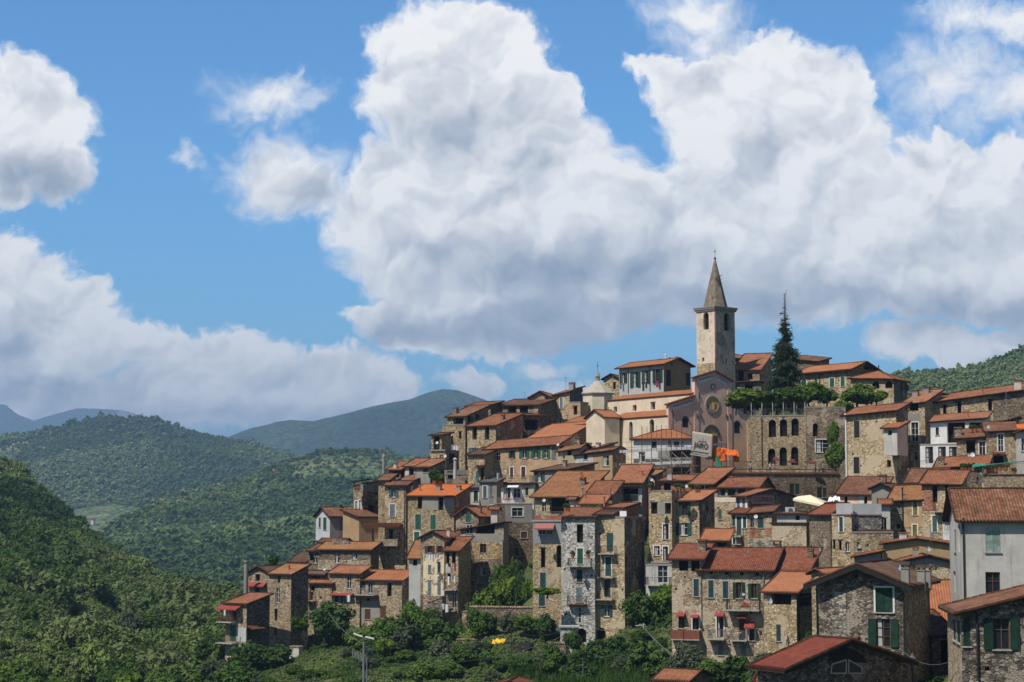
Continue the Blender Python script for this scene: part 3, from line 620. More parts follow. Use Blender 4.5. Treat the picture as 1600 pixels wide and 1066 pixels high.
    def reveal(s, mb, h):
        d = -h['d']; fc = h['f']; u0, u1, z0, z1 = h['u0'], h['u1'], h['z0'], h['z1']
        if h['arch']:
            r = (u1 - u0) / 2; c = (u0 + u1) / 2; zc = z1 - r
            out = [(u0, z0)] + [(c - r * math.cos(k * math.pi / 2 / ARCS), zc + r * math.sin(k * math.pi / 2 / ARCS)) for k in range(2 * ARCS + 1)] + [(u1, z0)]
        else: out = [(u0, z0), (u0, z1), (u1, z1), (u1, z0)]
        for k in range(len(out)):
            p, q = out[k], out[(k + 1) % len(out)]
            mb.poly([s.loc(fc, *p, 0), s.loc(fc, *q, 0), s.loc(fc, *q, d), s.loc(fc, *p, d)])
    def make_win(s, h):
        fc, u0, u1, z0, z1, k, c = h['f'], h['u0'], h['u1'], h['z0'], h['z1'], h['k'], h['c']; d = h['d']
        um, zm = (u0 + u1) / 2, z0
        org = Vector(s.loc(fc, um, zm, 0))
        def L(u, z, out): return tuple(Vector(s.loc(fc, u, z, out)) - org)
        def bx(m, ua, za, ub, zb, oa, ob):
            m.obox([L(ua, za, oa), L(ub, za, oa), L(ub, za, ob), L(ua, za, ob), L(ua, zb, oa), L(ub, zb, oa), L(ub, zb, ob), L(ua, zb, ob)])
        m = MB(); m.poly([L(u0 - .02, z0 - .02, -d), L(u1 + .02, z0 - .02, -d), L(u1 + .02, z1 + .02, -d), L(u0 - .02, z1 + .02, -d)])
        h_ = z1 - z0; door = h_ > 2.0 and k in 'wcD'
        nm = 'arched_opening' if h['arch'] else ('opening' if k in 'dL' else ('door' if k == 'D' else 'window'))
        win = m.build(nm, 'interior' if k in 'daL' else 'glass', s.root, org)
        if k in 'woA':   # frame with glazing bars
            f = MB(); t = .055; q = -d + .03
            for (a_, b_, c_, e_) in ((u0, z0, u0 + t, z1), (u1 - t, z0, u1, z1), (u0 + t, z0, u1 - t, z0 + t), (u0 + t, z1 - t, u1 - t, z1), (um - t / 2, z0 + t, um + t / 2, z1 - t)): bx(f, a_, b_, c_, e_, q, q + .05)
            if h_ > 1.1:
                for zz in ((z0 + h_ * .62,) if h_ < 1.9 else (z0 + h_ * .36, z0 + h_ * .68)): bx(f, u0 + t, zz, um - t / 2, zz + .035, q + .005, q + .045); bx(f, um + t / 2, zz, u1 - t, zz + .035, q + .005, q + .045)
            f.build('frame', 'white paint' if c not in 'bkdr' else 'wood', win)
            if u1 - u0 > .7 and random.random() < .5:
                cu = MB(); cu.poly([L(u0, z0, -d + .015), L(u0 + (u1 - u0) * .38, z0, -d + .015), L(u0 + (u1 - u0) * .34, z1, -d + .015), L(u0, z1, -d + .015)]); cu.build('curtain', 'curtain', win)
        if k == 'L':     # loggia with a parapet rail
            f = MB(); n = max(2, int((u1 - u0) / .25))
            bx(f, u0, z0 + .95, u1, z0 + 1.0, -.12, -.06)
            for i in range(n + 1): uu_ = u0 + (u1 - u0) * i / n; bx(f, uu_ - .012, z0, uu_ + .012, z0 + .95, -.1, -.08)
            f.build('railing', 'iron', win)
        if k in 'cD':
            for a_, b_ in ((u0 + .01, um - .008), (um + .008, u1 - .01)):
                f = MB(); bx(f, a_, z0 + .01, b_, z1 - .01, -.09, -.045)
                for (p_, q_, r_, s_) in ((a_, z0 + .01, a_ + .05, z1 - .01), (b_ - .05, z0 + .01, b_, z1 - .01), (a_ + .05, z0 + .01, b_ - .05, z0 + .07), (a_ + .05, z1 - .07, b_ - .05, z1 - .01), (a_ + .05, z0 + h_ * .45, b_ - .05, z0 + h_ * .45 + .05)): bx(f, p_, q_, r_, s_, -.045, -.03)
                f.build('shutter' if k == 'c' else 'door_leaf', SC[c], win)
        if k == 'o':
            fa, fb = h['full']
            for a_, b_ in ((fa, u0 - .03), (u1 + .03, fb)):
                if b_ - a_ < .12: b_ = a_ + .12
                f = MB(); bx(f, a_, z0, b_, z1, .03, .07)
                for (p_, q_, r_, s_) in ((a_, z0, a_ + .05, z1), (b_ - .05, z0, b_, z1), (a_ + .05, z1 - .06, b_ - .05, z1), (a_ + .05, z0, b_ - .05, z0 + .06), (a_ + .05, z0 + h_ * .47, b_ - .05, z0 + h_ * .47 + .05)): bx(f, p_, q_, r_, s_, .07, .085)
                f.build('shutter', SC[c], win)
        if h['arch'] and k == 'A':
            pass
        if (h['sur'] or h['surg']) :
            f = MB(); t = .13; mat = 'white paint' if h['sur'] else 'grey stone trim'
            if h['arch']:
                r = (u1 - u0) / 2; zc = z1 - r; bx(f, u0 - t, z0, u0, zc, 0, .03); bx(f, u1, z0, u1 + t, zc, 0, .03)
                for i in range(12):
                    a0, a1 = i * math.pi / 12, (i + 1) * math.pi / 12; pp = []
                    for o_ in (0, .03):
                        for rr, aa in ((r, a0), (r + t, a0), (r + t, a1), (r, a1)): pp.append(L(um - rr * math.cos(aa), zc + rr * math.sin(aa), o_))
                    f.obox(pp)
            else:
                bx(f, u0 - t, z0, u0, z1 + t, .0, .03); bx(f, u1, z0, u1 + t, z1 + t, .0, .03); bx(f, u0, z1, u1, z1 + t, .0, .03)
            f.build('surround', mat, win)
        if k in 'wco' and h_ < 2.0:
            f = MB(); bx(f, u0 - .1, z0 - .08, u1 + .1, z0 - .002, -.05, .10); f.build('sill', 'grey stone trim', win)
        if k in 'd' and h_ > 1.0 and (u1 - u0) < 1.5:
            f = MB(); bx(f, u0 - .14, z1 + .003, u1 + .14, z1 + .16, -.03, .03); f.build('lintel', 'dark wood' if random.random() < .5 else 'grey stone trim', win)
        s.last = win; return win
    # -- attachments
    def patch(s, fc, x0, y0, x1, y1, mat, name='plaster_patch', out=.025):
        u0, z0, u1, z1 = s.rect(fc, x0, y0, x1, y1); lim = (-s.W, 0) if fc == 'f' else (0, s.D); u0 = max(lim[0], u0); u1 = min(lim[1], u1)
        m = MB(); s.face_grid(m, fc, u0, u1, z0, z1, [w for w in s.wins if w['f'] == fc], out)
        for w in s.wins:
            if w['f'] == fc and not w['arch'] and u0 < w['u0'] < u1 and z0 < w['z0'] < z1:
                a_, b_, c_, d_ = w['u0'], w['z0'], w['u1'], w['z1']
                for p, q in (((a_, b_), (a_, d_)), ((a_, d_), (c_, d_)), ((c_, d_), (c_, b_)), ((c_, b_), (a_, b_))): m.poly([s.loc(fc, *p, out), s.loc(fc, *q, out), s.loc(fc, *q, 0), s.loc(fc, *p, 0)])
        for p, q in (((u0, z0), (u0, z1)), ((u0, z1), (u1, z1)), ((u1, z1), (u1, z0)), ((u1, z0), (u0, z0))): m.poly([s.loc(fc, *p, out), s.loc(fc, *q, out), s.loc(fc, *q, 0), s.loc(fc, *p, 0)])
        cut = [((0, 0, c + .005), (-gx, -gy, 1)) for gx, gy, c in s.planes]
        return m.build(name, mat, s.root, cut=cut)
    def balcony(s, fc, x0, x1, yf, dep=1.0, style='iron', slab='grey stone trim', h=.95, nm='balcony'):
        u0 = s.uz(fc, x0, yf)[0]; u1, z = s.uz(fc, x1, yf); org = Vector(s.loc(fc, (u0 + u1) / 2, z, 0))
        def L(u, zz, o_): return tuple(Vector(s.loc(fc, u, zz, o_)) - org)
        def bx(m, ua, za, ub, zb, oa, ob): m.obox([L(ua, za, oa), L(ub, za, oa), L(ub, za, ob), L(ua, za, ob), L(ua, zb, oa), L(ub, zb, oa), L(ub, zb, ob), L(ua, zb, ob)])
        m = MB(); bx(m, u0, z - .12, u1, z, 0, dep)
        for uu_ in (u0 + .25, u1 - .35): bx(m, uu_, z - .4, uu_ + .1, z - .12, 0, dep * .55)
        b = m.build(nm, slab, s.root, org); r = MB()
        if style == 'panel' or style == 'canvas':
            bx(r, u0, z + .02, u1, z + h, dep - .05, dep - .01); bx(r, u0, z + .02, u0 + .04, z + h, 0, dep - .05); bx(r, u1 - .04, z + .02, u1, z + h, 0, dep - .05)
        elif style == 'wall':
            bx(r, u0, z, u1, z + h, dep - .2, dep); bx(r, u0, z, u0 + .2, z + h, 0, dep - .2); bx(r, u1 - .2, z, u1, z + h, 0, dep - .2)
        else:
            n = max(3, int((u1 - u0) / .17))
            for i in range(n + 1): q = u0 + .02 + (u1 - u0 - .04) * i / n; bx(r, q - .012, z, q + .012, z + h, dep - .05, dep - .026)
            k = max(2, int(dep / .17))
            for e in (u0 + .02, u1 - .02):
                for i in range(k): q = dep * i / k; bx(r, e - .012, z, e + .012, z + h, q, q + .024)
                bx(r, e - .02, z + h, e + .02, z + h + .04, 0, dep)
            bx(r, u0, z + h + .001, u1, z + h + .045, dep - .06, dep - .01)
        r.build('railing', {'iron': 'iron', 'panel': 'rust', 'wood': 'wood', 'wall': 'tan', 'rust': 'rust', 'canvas': 'pale grey plaster', 'zinc': 'zinc'}[style], b)
        return b
    def awning(s, fc, x0, x1, y0, y1, dep=1.0, mat='red cloth', nm='awning', th=.05):
        u0, z1, u1, z0 = s.rect(fc, x0, y0, x1, y1)[0], s.rect(fc, x0, y0, x1, y1)[3], s.rect(fc, x0, y0, x1, y1)[2], s.rect(fc, x0, y0, x1, y1)[1]
        drop = max(.12, (z1 - z0) * .75)
        m = MB(); L = lambda u, z, o_: s.loc(fc, u, z, o_)
        org = Vector(L((u0 + u1) / 2, z1, 0)); q = lambda *a: tuple(Vector(L(*a)) - org)
        m.obox([q(u0, z1 - th, 0), q(u1, z1 - th, 0), q(u1, z1 - drop - th, dep), q(u0, z1 - drop - th, dep), q(u0, z1, 0), q(u1, z1, 0), q(u1, z1 - drop, dep), q(u0, z1 - drop, dep)])
        if 'cloth' in mat or 'canvas' in mat:
            m.obox([q(u0, z0, dep - .02), q(u1, z0, dep - .02), q(u1, z0, dep), q(u0, z0, dep), q(u0, z1 - drop - th, dep - .02), q(u1, z1 - drop - th, dep - .02), q(u1, z1 - drop - th, dep), q(u0, z1 - drop - th, dep)])
        else:
            for k in range(max(2, int((u1 - u0) / .24))):
                uu_ = u0 + .12 + k * .24
                if uu_ < u1: m.tube(q(uu_, z1 + .02, 0), q(uu_, z1 - drop + .02, dep + .04), .075, 5)
        return m.build(nm, mat, s.root, org)
    def roof_pt(s, x, y):
        r = ray(x, y); best = None
        ro = Vector((-s.O.dot(s.ex), -s.O.dot(s.ey), -s.O.z)); rd = Vector((r.dot(s.ex), r.dot(s.ey), r.z))
        for i, (gx, gy, c) in enumerate(s.planes):
            den = rd.z - gx * rd.x - gy * rd.y
            if abs(den) < 1e-6: continue
            k = (gx * ro.x + gy * ro.y + c + .14 - ro.z) / den
            if k <= 0: continue
            P = ro + rd * k
            if -s.W - .8 < P.x < .8 and -.8 < P.y < s.D + .8 and P.z <= min(a * P.x + b * P.y + cc for a, b, cc in s.planes) + .5:
                if best is None or k < best[0]: best = (k, P)
        if best: return best[1]
        P = ro + rd * (s.O.y + s.D * .6); return Vector((min(max(P.x, -s.W + .4), -.4), s.D * .6, min(a * min(max(P.x, -s.W), 0) + b * s.D * .6 + cc for a, b, cc in s.planes) + .1))
    def chimney(s, x, yb, yt, w=.6, kind='plaster', mat=None):
        P = s.roof_pt(x, yb); sc = FPX / (s.O.y); h = max(.5, (yb - yt) / sc); m = MB()
        if kind == 'pipe':
            m.tube((0, 0, -.3), (0, 0, h * .8), .13, 8); m.lathe([(.17, h * .8), (.2, h * .86), (.2, h * .92), (.12, h)], n=8)
            return m.build('chimney', mat or 'terracotta', s.roof, P)
        m.box((-w / 2, -w / 2, -.5), (w / 2, w / 2, h * .72)); m.box((-w / 2 - .05, -w / 2 - .05, h * .72), (w / 2 + .05, w / 2 + .05, h * .77))
        for a_ in (-1, 1):
            for b_ in (-1, 1): m.box((a_ * w * .38 - .06, b_ * w * .38 - .06, h * .77), (a_ * w * .38 + .06, b_ * w * .38 + .06, h * .9))
        c = m.build('chimney', mat or {'plaster': 'grey plaster', 'stone': 'brown', 'white': 'light plaster', 'wood': 'concrete'}[kind], s.roof, P)
        k = MB(); e = w / 2 + .1
        k.obox([(-e, -e, h * .9), (e, -e, h * .9), (e, e, h * .9), (-e, e, h * .9), (-e, -.05, h * 1.06), (e, -.05, h * 1.06), (e, .05, h * 1.06), (-e, .05, h * 1.06)])
        k.build('chimney_cap', 'orange tiles' if kind != 'wood' else 'dark wood', c); return c
    def pipe(s, fc, x, y0, y1, mat='zinc', r=.055):
        u, z1 = s.uz(fc, x, y0); z0 = s.uz(fc, x, y1)[1]; org = Vector(s.loc(fc, u, z0, .1)); m = MB(); m.tube((0, 0, 0), (0, 0, z1 - z0), r, 6)
        m.tube((0, 0, z1 - z0), tuple(Vector(s.loc(fc, u, z1 + .25, .32)) - org), r, 6)
        return m.build('drainpipe', mat, s.root, org)
    def wpt(s, fc, x, y, out=.0):
        u, z = s.uz(fc, x, y); l = s.loc(fc, u, z, out); return s.O + s.ex * l[0] + s.ey * l[1] + Vector((0, 0, l[2]))
    def rpt(s, x, y):
        P = s.roof_pt(x, y); return s.O + s.ex * P.x + s.ey * P.y + Vector((0, 0, P.z))
random.seed(5)
# ---------------------------------------------------------------- the village, house by house (edges read as bearings from the viewpoint)
H = House
g1 = 'green'
# --- left end, above the gardens
h = H('L1', 'tall narrow tan stone house with four stacked windows at left end of village', 'stone_house', 420, 454.5, 481, 899, 1016, 278, a=32, roof='shed', p=17, wall='tan', rc='patched tiles', wall2='dark',
  wins=[('f','d',434,900,438,911),('f','w',431,919,437,942,'w'),('f','d',429,951,433.5,970),('f','d',428,981,432,993)]); h.chimney(452, 890, 883, .4, 'pipe', 'red plastic')
h = H('L2', 'small gabled stone house with tall grey flue and narrow red awning over its terrace', 'stone_house', 388, 421, None, 897, 940, 285, a=30, roof='gy', p=24, wall='tan', rc='dark tiles', D=9, W=None,
  wins=[('f','d',399,897,406,908,'r'),('f','d',398,918,405,936,'r')]); h.awning('f', 388, 417, 910, 917, .9, 'red cloth')
h.balcony('f', 372, 398, 937.5, 1.6, 'rust')
m = MB(); m.tube((0,0,0),(0,0,4.6),.32,8); m.tube((0,0,4.6),(0,0,5.0),.22,8); m.tube((0,0,5.0),(0,0,5.25),.36,8)
f = m.build('flue', 'concrete', h.root); f.location = h.root.matrix_basis.inverted() @ at(384, 932, 284) 
h = H('L3', 'lowest leftmost stone house with red awning over balcony and pillars below', 'stone_house', 352, 385, 421, 945, 1040, 271, a=38, roof='shed', p=14, wall='tan', rc='orange tiles', wall2='dark',
  wins=[('f','d',363,952,369,970,'b'),('f','c',359.5,977,368.5,1002,'g'),('s','c',387,980,393,1000,'k')])
h.awning('f', 347, 379, 945, 953, 1.3, 'red cloth'); h.balcony('f', 348, 371, 972, 1.3, 'rust'); h.balcony('f', 346, 372, 1005, 1.2, 'iron'); h.patch('f', 370, 981, 384.5, 1003, 'pale grey plaster')
h.awning('s', 386, 407, 977.5, 984, 1.2, 'orange tiles', 'porch_roof', .12)
h = H('L4', 'stone house with small rusty balcony and patchwork tile roof right of the tall narrow house', 'stone_house', 482, 518, 524, 913, 998, 286, a=26, roof='shed', p=16, wall='tan', rc='orange tiles',
  wins=[('f','d',484,915,492,923),('f','d',483.5,926,489,938),('f','d',500,932,503,936)]); h.balcony('f', 481, 493, 939, .9, 'rust')
h = H('L4b', 'low dark attic with small tiled roof behind the patchwork roof', 'attic_house', 474, 505, 512, 899, 925, 289, a=26, roof='shed', p=15, wall='brown', rc='dark tiles', wins=[('f','d',487,901,500,909)])
h = H('L5', 'stone house with brown tile roof, teal shutters and red awning beside garden tree', 'stone_house', 515, 562, 577, 898, 975, 284, a=28, roof='shed', p=19, wall='tan', rc='orange tiles', wall2='brown',
  wins=[('f','w',542,901,548.5,920,'s'),('f','c',523,931,529,941,'n'),('f','o',533,931,545,945,'n')]); h.awning('f', 519, 553, 926.5, 930.5, .8, 'red cloth')
h = H('L6', 'stone house with clean red tile roof and balcony above two brown doors', 'stone_house', 561, 628, 649, 908.5, 968, 281, a=28, roof='shed', p=17, wall='tan', rc='new tiles', wall2='brown',
  wins=[('f','c',562,908.5,571,920,'n'),('f','w',575,909,582,927,'w'),('f','d',605,911,612,932),('f','d',572,934,578,939),('f','c',570,952,579,968,'b'),('f','c',594,947,603,966,'b')], yl=907.5)
h.balcony('f', 561, 589, 929.5, .9, 'zinc'); h.awning('f', 557, 592, 930, 934, 1.0, 'old tiles', 'tile_canopy', .1); h.patch('f', 561, 935, 593, 968, 'grey plaster')
# --- the low wide house and its neighbours
h = H('M1', 'wide low brown stone house with two small framed windows under a mossy mixed roof', 'stone_house', 497, 579, 592, 860.5, 897, 293, a=20, roof='shed', p=17, wall='brown', rc='patched tiles',
  wins=[('f','w',523.5,864,530.5,880,'s'),('f','w',550.5,864,558,874,'s')]); h.patch('f', 497, 875, 579, 893, 'tan')
h2 = H('M1b', 'brown tile gable roof block above the wide low stone house', 'attic_house', 500, 536, 548, 849, 866, 299, a=20, roof='gx', p=20, wall='brown', rc='old tiles', wins=[])
m = MB(); m.box((-2.9, 0, 0), (0, .25, 1.1)); w_ = m.build('roof_wall', 'grey', h.root); w_.location = (-1.6*2.9, 2.2, h.zt + .35)
h = H('M2', 'small white and grey plastered house with green shuttered window above the low roofs', 'plaster_house', 493.5, 515.5, 561, 808, 838, 306, a=62, roof='gy', p=24, wall='pale blue plaster', rc='old tiles', wall2='lilac grey plaster',
  wins=[('f','c',498,809,501,824,'b'),('f','c',505,808.5,510.5,828,'g+'),('s','c',538,812,547,826,'k'),('s','w',553,811.5,561,837,'w')]); h.chimney(537, 788, 783, .4, 'stone')
h = H('M2b', 'taupe plastered house with one small white window beside the grey house', 'plaster_house', 561, 593, None, 809, 838, 303, a=-30, roof='shed', p=10, wall='ochre plaster', rc='old tiles', wins=[('f','w',573,815,579.5,821,'w')])
h = H('M3', 'narrow stone house with open corner roof terrace and flower boxes at the left skyline', 'stone_house', 552, 567, 592, 768, 806, 308, a=38, roof='flat', wall='tan', wall2='dark', par=.9,
  wins=[('f','w',555,783,558.5,797,'s+'),('f','w',561,781,564,797,'s+'),('s','d',575,789,589,806)])
h = H('M3b', 'red brick attic with framed window and dark lean-to roof over corner terrace', 'brick_house', 572, 592, None, 753.5, 776, 311, a=10, roof='up_r', p=8, wall='brick', rc='dark tiles', o=.5, W=None, wins=[('f','w',584,757,590,766,'w')])
m = MB(); m.box((-2.2,-.1,0),(-2.08,.02,1.8)); m.box((0,-.1,0),(.1,.02,1.8)); m.obox([(-2.6,-.6,1.75),(.2,-.6,2.15),(.2,1.8,2.15),(-2.6,1.8,1.75),(-2.6,-.6,1.9),(.2,-.6,2.3),(.2,1.8,2.3),(-2.6,1.8,1.9)])
o_ = m.build('porch', 'dark tiles', h.root); o_.location = (-1.9, -.2, h.zt - 1.75)
h = H('M4', 'tall tan stone house with teal window above a white framed grey shuttered window', 'stone_house', 601, 634, 642, 760, 884, 297, a=16, roof='shed', p=14, wall='gold', rc='old tiles', wall2='brown',
  wins=[('f','o',608,762,622,777,'t'),('f','c',609,788,617.5,807.5,'s+'),('f','d',607,827,614,846,'g'),('f','w',619.5,831,625.5,846,'w')]); h.pipe('f', 632.5, 765, 880, 'iron')
h.awning('f', 571, 629, 817.5, 825, 2.0, 'orange tiles', 'porch_roof', .12); h.balcony('f', 592, 627, 852, 1.8, 'wall', 'grey plaster')
h = H('M4b', 'yellowish stone wing with sagging tile roof left of the teal window', 'stone_house', 591, 606, None, 752, 884, 300, a=8, roof='shed', p=10, wall='gold', rc='old tiles', D=6, wins=[])
m = MB(); m.box((0,0,0),(.3,.3,2.2)); q = m.build('porch_post', 'grey plaster', h.root); q.location = (-2.2,-1.6, at(572,848,300).z - h.O.z)
h = H('M4c', 'red brick side wing under brown tiles behind the tall tan stone house', 'brick_house', 622, 645, 673, 752.5, 790, 304, a=34, roof='shed', p=14, wall='dark', rc='old tiles', wall2='brick', wins=[])
h = H('M5', 'tan stone house with bright orange roof, planters on top and green shutters', 'stone_house', 637, 709.5, 735, 776.5, 884, 290, a=22, roof='shed', p=15, wall='gold', rc='bright tiles', wall2='brown', wav=.01,
  wins=[('f','d',652.5,776.5,659.5,795),('f','d',685,777,693,797),('f','c',649,804,658,827,'g='),('f','c',672.5,805,681,827,'g='),('f','c',647,831,655.5,849,'g+')], yl=776)
h.patch('f', 660, 776, 709, 797, 'grey plaster'); h.chimney(686, 766, 758, .7, 'plaster'); h.chimney(717, 766, 759, .6, 'plaster'); h.chimney(656, 767, 758, .3, 'pipe')
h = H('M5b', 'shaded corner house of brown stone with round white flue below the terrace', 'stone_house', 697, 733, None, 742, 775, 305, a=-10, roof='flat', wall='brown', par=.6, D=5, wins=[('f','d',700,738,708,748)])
m = MB(); m.tube((0,0,0),(0,0,1.6),.28,8); m.tube((0,0,1.6),(0,0,3.0),.24,8); m.lathe([(.34,3.0),(.34,3.1),(.1,3.3)],n=8); q = m.build('flue', 'light plaster', h.root); q.location = h.root.matrix_basis.inverted() @ at(711, 748, 303)
h = H('M6', 'small gabled house with grey barge boards and green door above a loggia', 'stone_house', 712, 748, 760, 808, 835, 286, a=22, roof='gy', p=34, wall='brown', rc='new tiles', D=7,
  wins=[('f','c',728,801,736,816,'g')]); h.chimney(750, 800, 792, .45, 'stone', 'brown')
h = H('M7', 'tall house with dark open loggia over grey plaster, block masonry and rubble base', 'stone_house', 719, 787, 795, 818, 978, 277, a=20, roof='up_r', p=9, wall='brown', rc='orange tiles', o=.4, wall2='grey plaster',
  wins=[('f','L',743,819,773,834),('f','w',728,820,738,834,'w'),('f','w',750,850,760,864,'d'),('f','w',750,886,758,899,'s'),('f','d',725,914,729,924),('f','w',727,884,734,897,'s')])
h.patch('f', 738, 834.5, 786.5, 847, 'grey plaster'); h.patch('f', 738, 847.2, 786.5, 874, 'blocks', 'block_masonry'); h.patch('f', 719, 834.5, 737, 846, 'light plaster'); h.patch('f', 719, 874.5, 736, 975, 'gold', 'rubble_pier')
h.balcony('f', 716, 737, 872.5, .9, 'iron', 'grey stone trim', 1.6); h.pipe('f', 786, 845, 895, 'zinc')
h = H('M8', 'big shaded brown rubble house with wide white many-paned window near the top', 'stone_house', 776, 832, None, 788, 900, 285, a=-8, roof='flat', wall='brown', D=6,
  wins=[('f','w',800,793.5,817,807,'w+'),('f','c',814,831,823.5,841,'b='),('f','w',804,856,810.5,869,'d')]); h.patch('f', 789, 789, 832, 817, 'concrete')
h = H('M8b', 'white pillar chimney block standing at the end of the loggia roof', 'plaster_house', 767, 777, None, 797, 815, 281, a=10, roof='gx', p=25, wall='light plaster', rc='orange tiles', D=1.2, wins=[])
h = H('M9', 'pale grey plastered house with teal shuttered window left of white terrace', 'plaster_house', 749, 776, None, 754.5, 808, 296, a=10, roof='shed', p=6, wall='grey plaster', rc='lead', o=.25, wins=[('f','c',755,759.5,760.5,778,'t+'),('f','c',765,758,769.5,775,'s')])
h = H('M9b', 'white plastered strip with one dark teal shutter beside the orange roof', 'plaster_house', 735, 749.5, None, 763, 808, 298, a=18, roof='shed', p=10, wall='light plaster', rc='lead', wins=[('f','c',740,767,747,783,'k+')])
h = H('M10', 'white terrace house with small white awning, glass doors and red garden chairs', 'plaster_house', 783, 834, None, 757, 792, 288, a=12, roof='up_r', p=5, wall='white plaster', rc='orange tiles', D=7,
  wins=[('f','w',786.5,762,798,779,'w'),('f','w',802,763,813,779,'w'),('f','c',821,762,825.5,774,'k')])
h.awning('f', 795, 812, 757.5, 762, 1.3, 'white canvas'); h.balcony('f', 770, 816, 788, 2.4, 'zinc', 'light plaster'); h.patch('f', 817, 758, 833.5, 789, 'sand plaster')
H10 = h
# --- yellow house group
h = H('Y1', 'peeling cream plastered house with laundry line and brown shutters under a gable', 'plaster_house', 657, 694, 700, 842, 960, 272, a=16, roof='gy', p=26, wall='old cream', rc='orange tiles', D=8,
  wins=[('f','o',664,853,679,864,'b'),('f','o',682,853,692,864,'b'),('f','c',669,883,674,895,'s'),('f','c',683.5,878,688.5,895,'n'),('f','c',668.5,907,674,930,'s'),('f','c',683.5,906,689,930,'s')])
h.patch('f', 657, 832, 694, 866, 'tan', 'stone_gable'); h.patch('f', 657, 866.3, 661, 955, 'tan', 'stone_edge'); h.patch('f', 657, 931, 694, 958, 'tan', 'stone_base'); h.chimney(701, 838, 826, .45, 'white')
HY1 = h
h = H('Y2', 'narrow house with enclosed timber balconies hung with washing beside the cream house', 'stone_house', 694.5, 716, 720, 862, 957, 270, a=16, roof='shed', p=16, wall='gold', rc='orange tiles', D=6,
  wins=[('f','d',697,864,702,884),('f','d',706,864,712,880),('f','d',699,896,704,909),('f','w',695,926,700,944,'w'),('f','w',707,925,713,950,'s')])
h.balcony('f', 695.5, 715, 921.5, .9, 'wood'); h.balcony('f', 700, 714, 954, 1.0, 'iron'); h.patch('f', 696, 884, 704, 894, 'light plaster'); h.pipe('f', 695, 865, 950, 'copper pipe'); HY2 = h
h = H('Y3', 'small grey plastered lean-to with mossy tile roof left of the cream house', 'plaster_house', 639, 658, None, 874, 920, 277, a=10, roof='shed', p=24, wall='pale grey plaster', rc='patched tiles', D=5, wins=[('f','d',645,873.5,652,884)])
h = H('Y4', 'dark stone lean-to shed with slanting top at foot of the cream house', 'stone_shed', 669, 691, None, 934, 958, 268, a=20, roof='up_r', p=20, wall='dark', rc='dark wood', D=1.5, o=.05, th=.05, wins=[], caps=False)
# --- stepped houses up the left crest
h = H('C1', 'tall crest house of tan stone with three roof openings and a squat chimney', 'stone_house', 691, 727, 731, 664, 748, 318, a=26, roof='flat', wall='gold', D=6, par=.0,
  wins=[('f','c',691.5,675,695,688,'b'),('f','d',717,675,721,686),('f','d',700,683,707,694)]); h.awning('f', 696, 707, 680, 684, .8, 'white canvas'); HC1 = h
h = H('C1b', 'open attic storey under sloping tiles on top of the tall crest house', 'attic_house', 699, 727, 763, 652, 668, 318.5, a=34, roof='shed', p=17, wall='gold', rc='old tiles', ctrl=False,
  wins=[('f','d',708,653,724,663),('s','d',731,650,739,660),('s','d',743,647,750,656)]); h.chimney(712, 646, 637, .7, 'stone', 'grey')
h = H('C2', 'tan stone crest house with two tall dark windows and teal shutters below', 'stone_house', 730, 774.5, 817, 666, 760, 312, a=40, roof='shed', p=17, wall='gold', rc='orange tiles', wall2='brown', D=None,
  wins=[('f','d',738,667.5,745,687),('f','d',757.5,667,764.5,687),('f','o',732.5,700,747.5,724,'t')]); h.chimney(786, 656, 648, .5, 'stone')
h.balcony('f', 732, 748, 724.5, .6, 'iron')
h = H('C3', 'highest small house on left crest with shallow red tile roof', 'stone_house', 730, 767, 784, 634.5, 660, 332, a=40, roof='shed', p=14, wall='brown', rc='orange tiles', wins=[('f','d',735,635,742,640),('f','d',748,634,755,639)])
h = H('C4', 'dark open loggia with red brick piers under a sagging roof on the crest', 'stone_house', 778, 841, None, 634, 662, 330, a=30, roof='shed', p=12, wall='brown', rc='old tiles', yl=635, D=6, wins=[('f','L',794,634.5,807,646),('f','L',812,633.5,825,646)]); h.patch('f', 807, 634, 812, 647, 'brick'); h.patch('f', 834, 633, 841, 655, 'brick')
h = H('C4b', 'dark slanting lean-to roof behind the two tall dark windows', 'attic_house', 802, 850, None, 651, 690, 322, a=-25, roof='shed', p=6, wall='dark', rc='dark tiles', D=5, wins=[('f','d',820,656,840,672)])
h = H('C5', 'small stone block with square window supporting a terrace at the far left crest', 'stone_house', 672, 697, 717, 704, 742, 309, a=30, roof='flat', wall='gold', wall2='brown', par=.0, wins=[('f','w',686.5,710.5,691.5,720,'w'),('s','d',702,709,712,724)])
h.balcony('f', 672.5, 697, 703, .3, 'iron'); 
h = H('C5b', 'roofed terrace porch with dark posts on the far left crest', 'porch', 674, 690, None, 681, 704, 310, a=30, roof='shed', p=8, wall='gold', rc='dark tiles', D=3, wins=[('f','d',677,682,687,703)], ctrl=False)
h = H('C6', 'low grey plastered house with brown tile roof below the far left crest', 'plaster_house', 649, 672, 697, 731, 752, 304, a=30, roof='shed', p=15, wall='grey plaster', rc='orange tiles', wall2='brown', wins=[('f','w',661,732.5,669,738,'d')])
h = H('C7', 'low attic house with dark verandah and white chimney below the crest', 'stone_house', 607, 626, 632, 735.5, 752, 309, a=20, roof='shed', p=15, wall='brown', rc='orange tiles', D=5, wins=[('f','d',613,736.5,624,746)]); h.chimney(618, 731, 724, .5, 'white')
m = MB(); m.tube((0,0,-.5),(0,0,3.2),.26,8); m.lathe([(.3,3.2),(.3,3.5),(.16,3.9)],n=8); q = m.build('flue', 'concrete', h.root); q.location = h.root.matrix_basis.inverted() @ at(599.5, 747, 307)
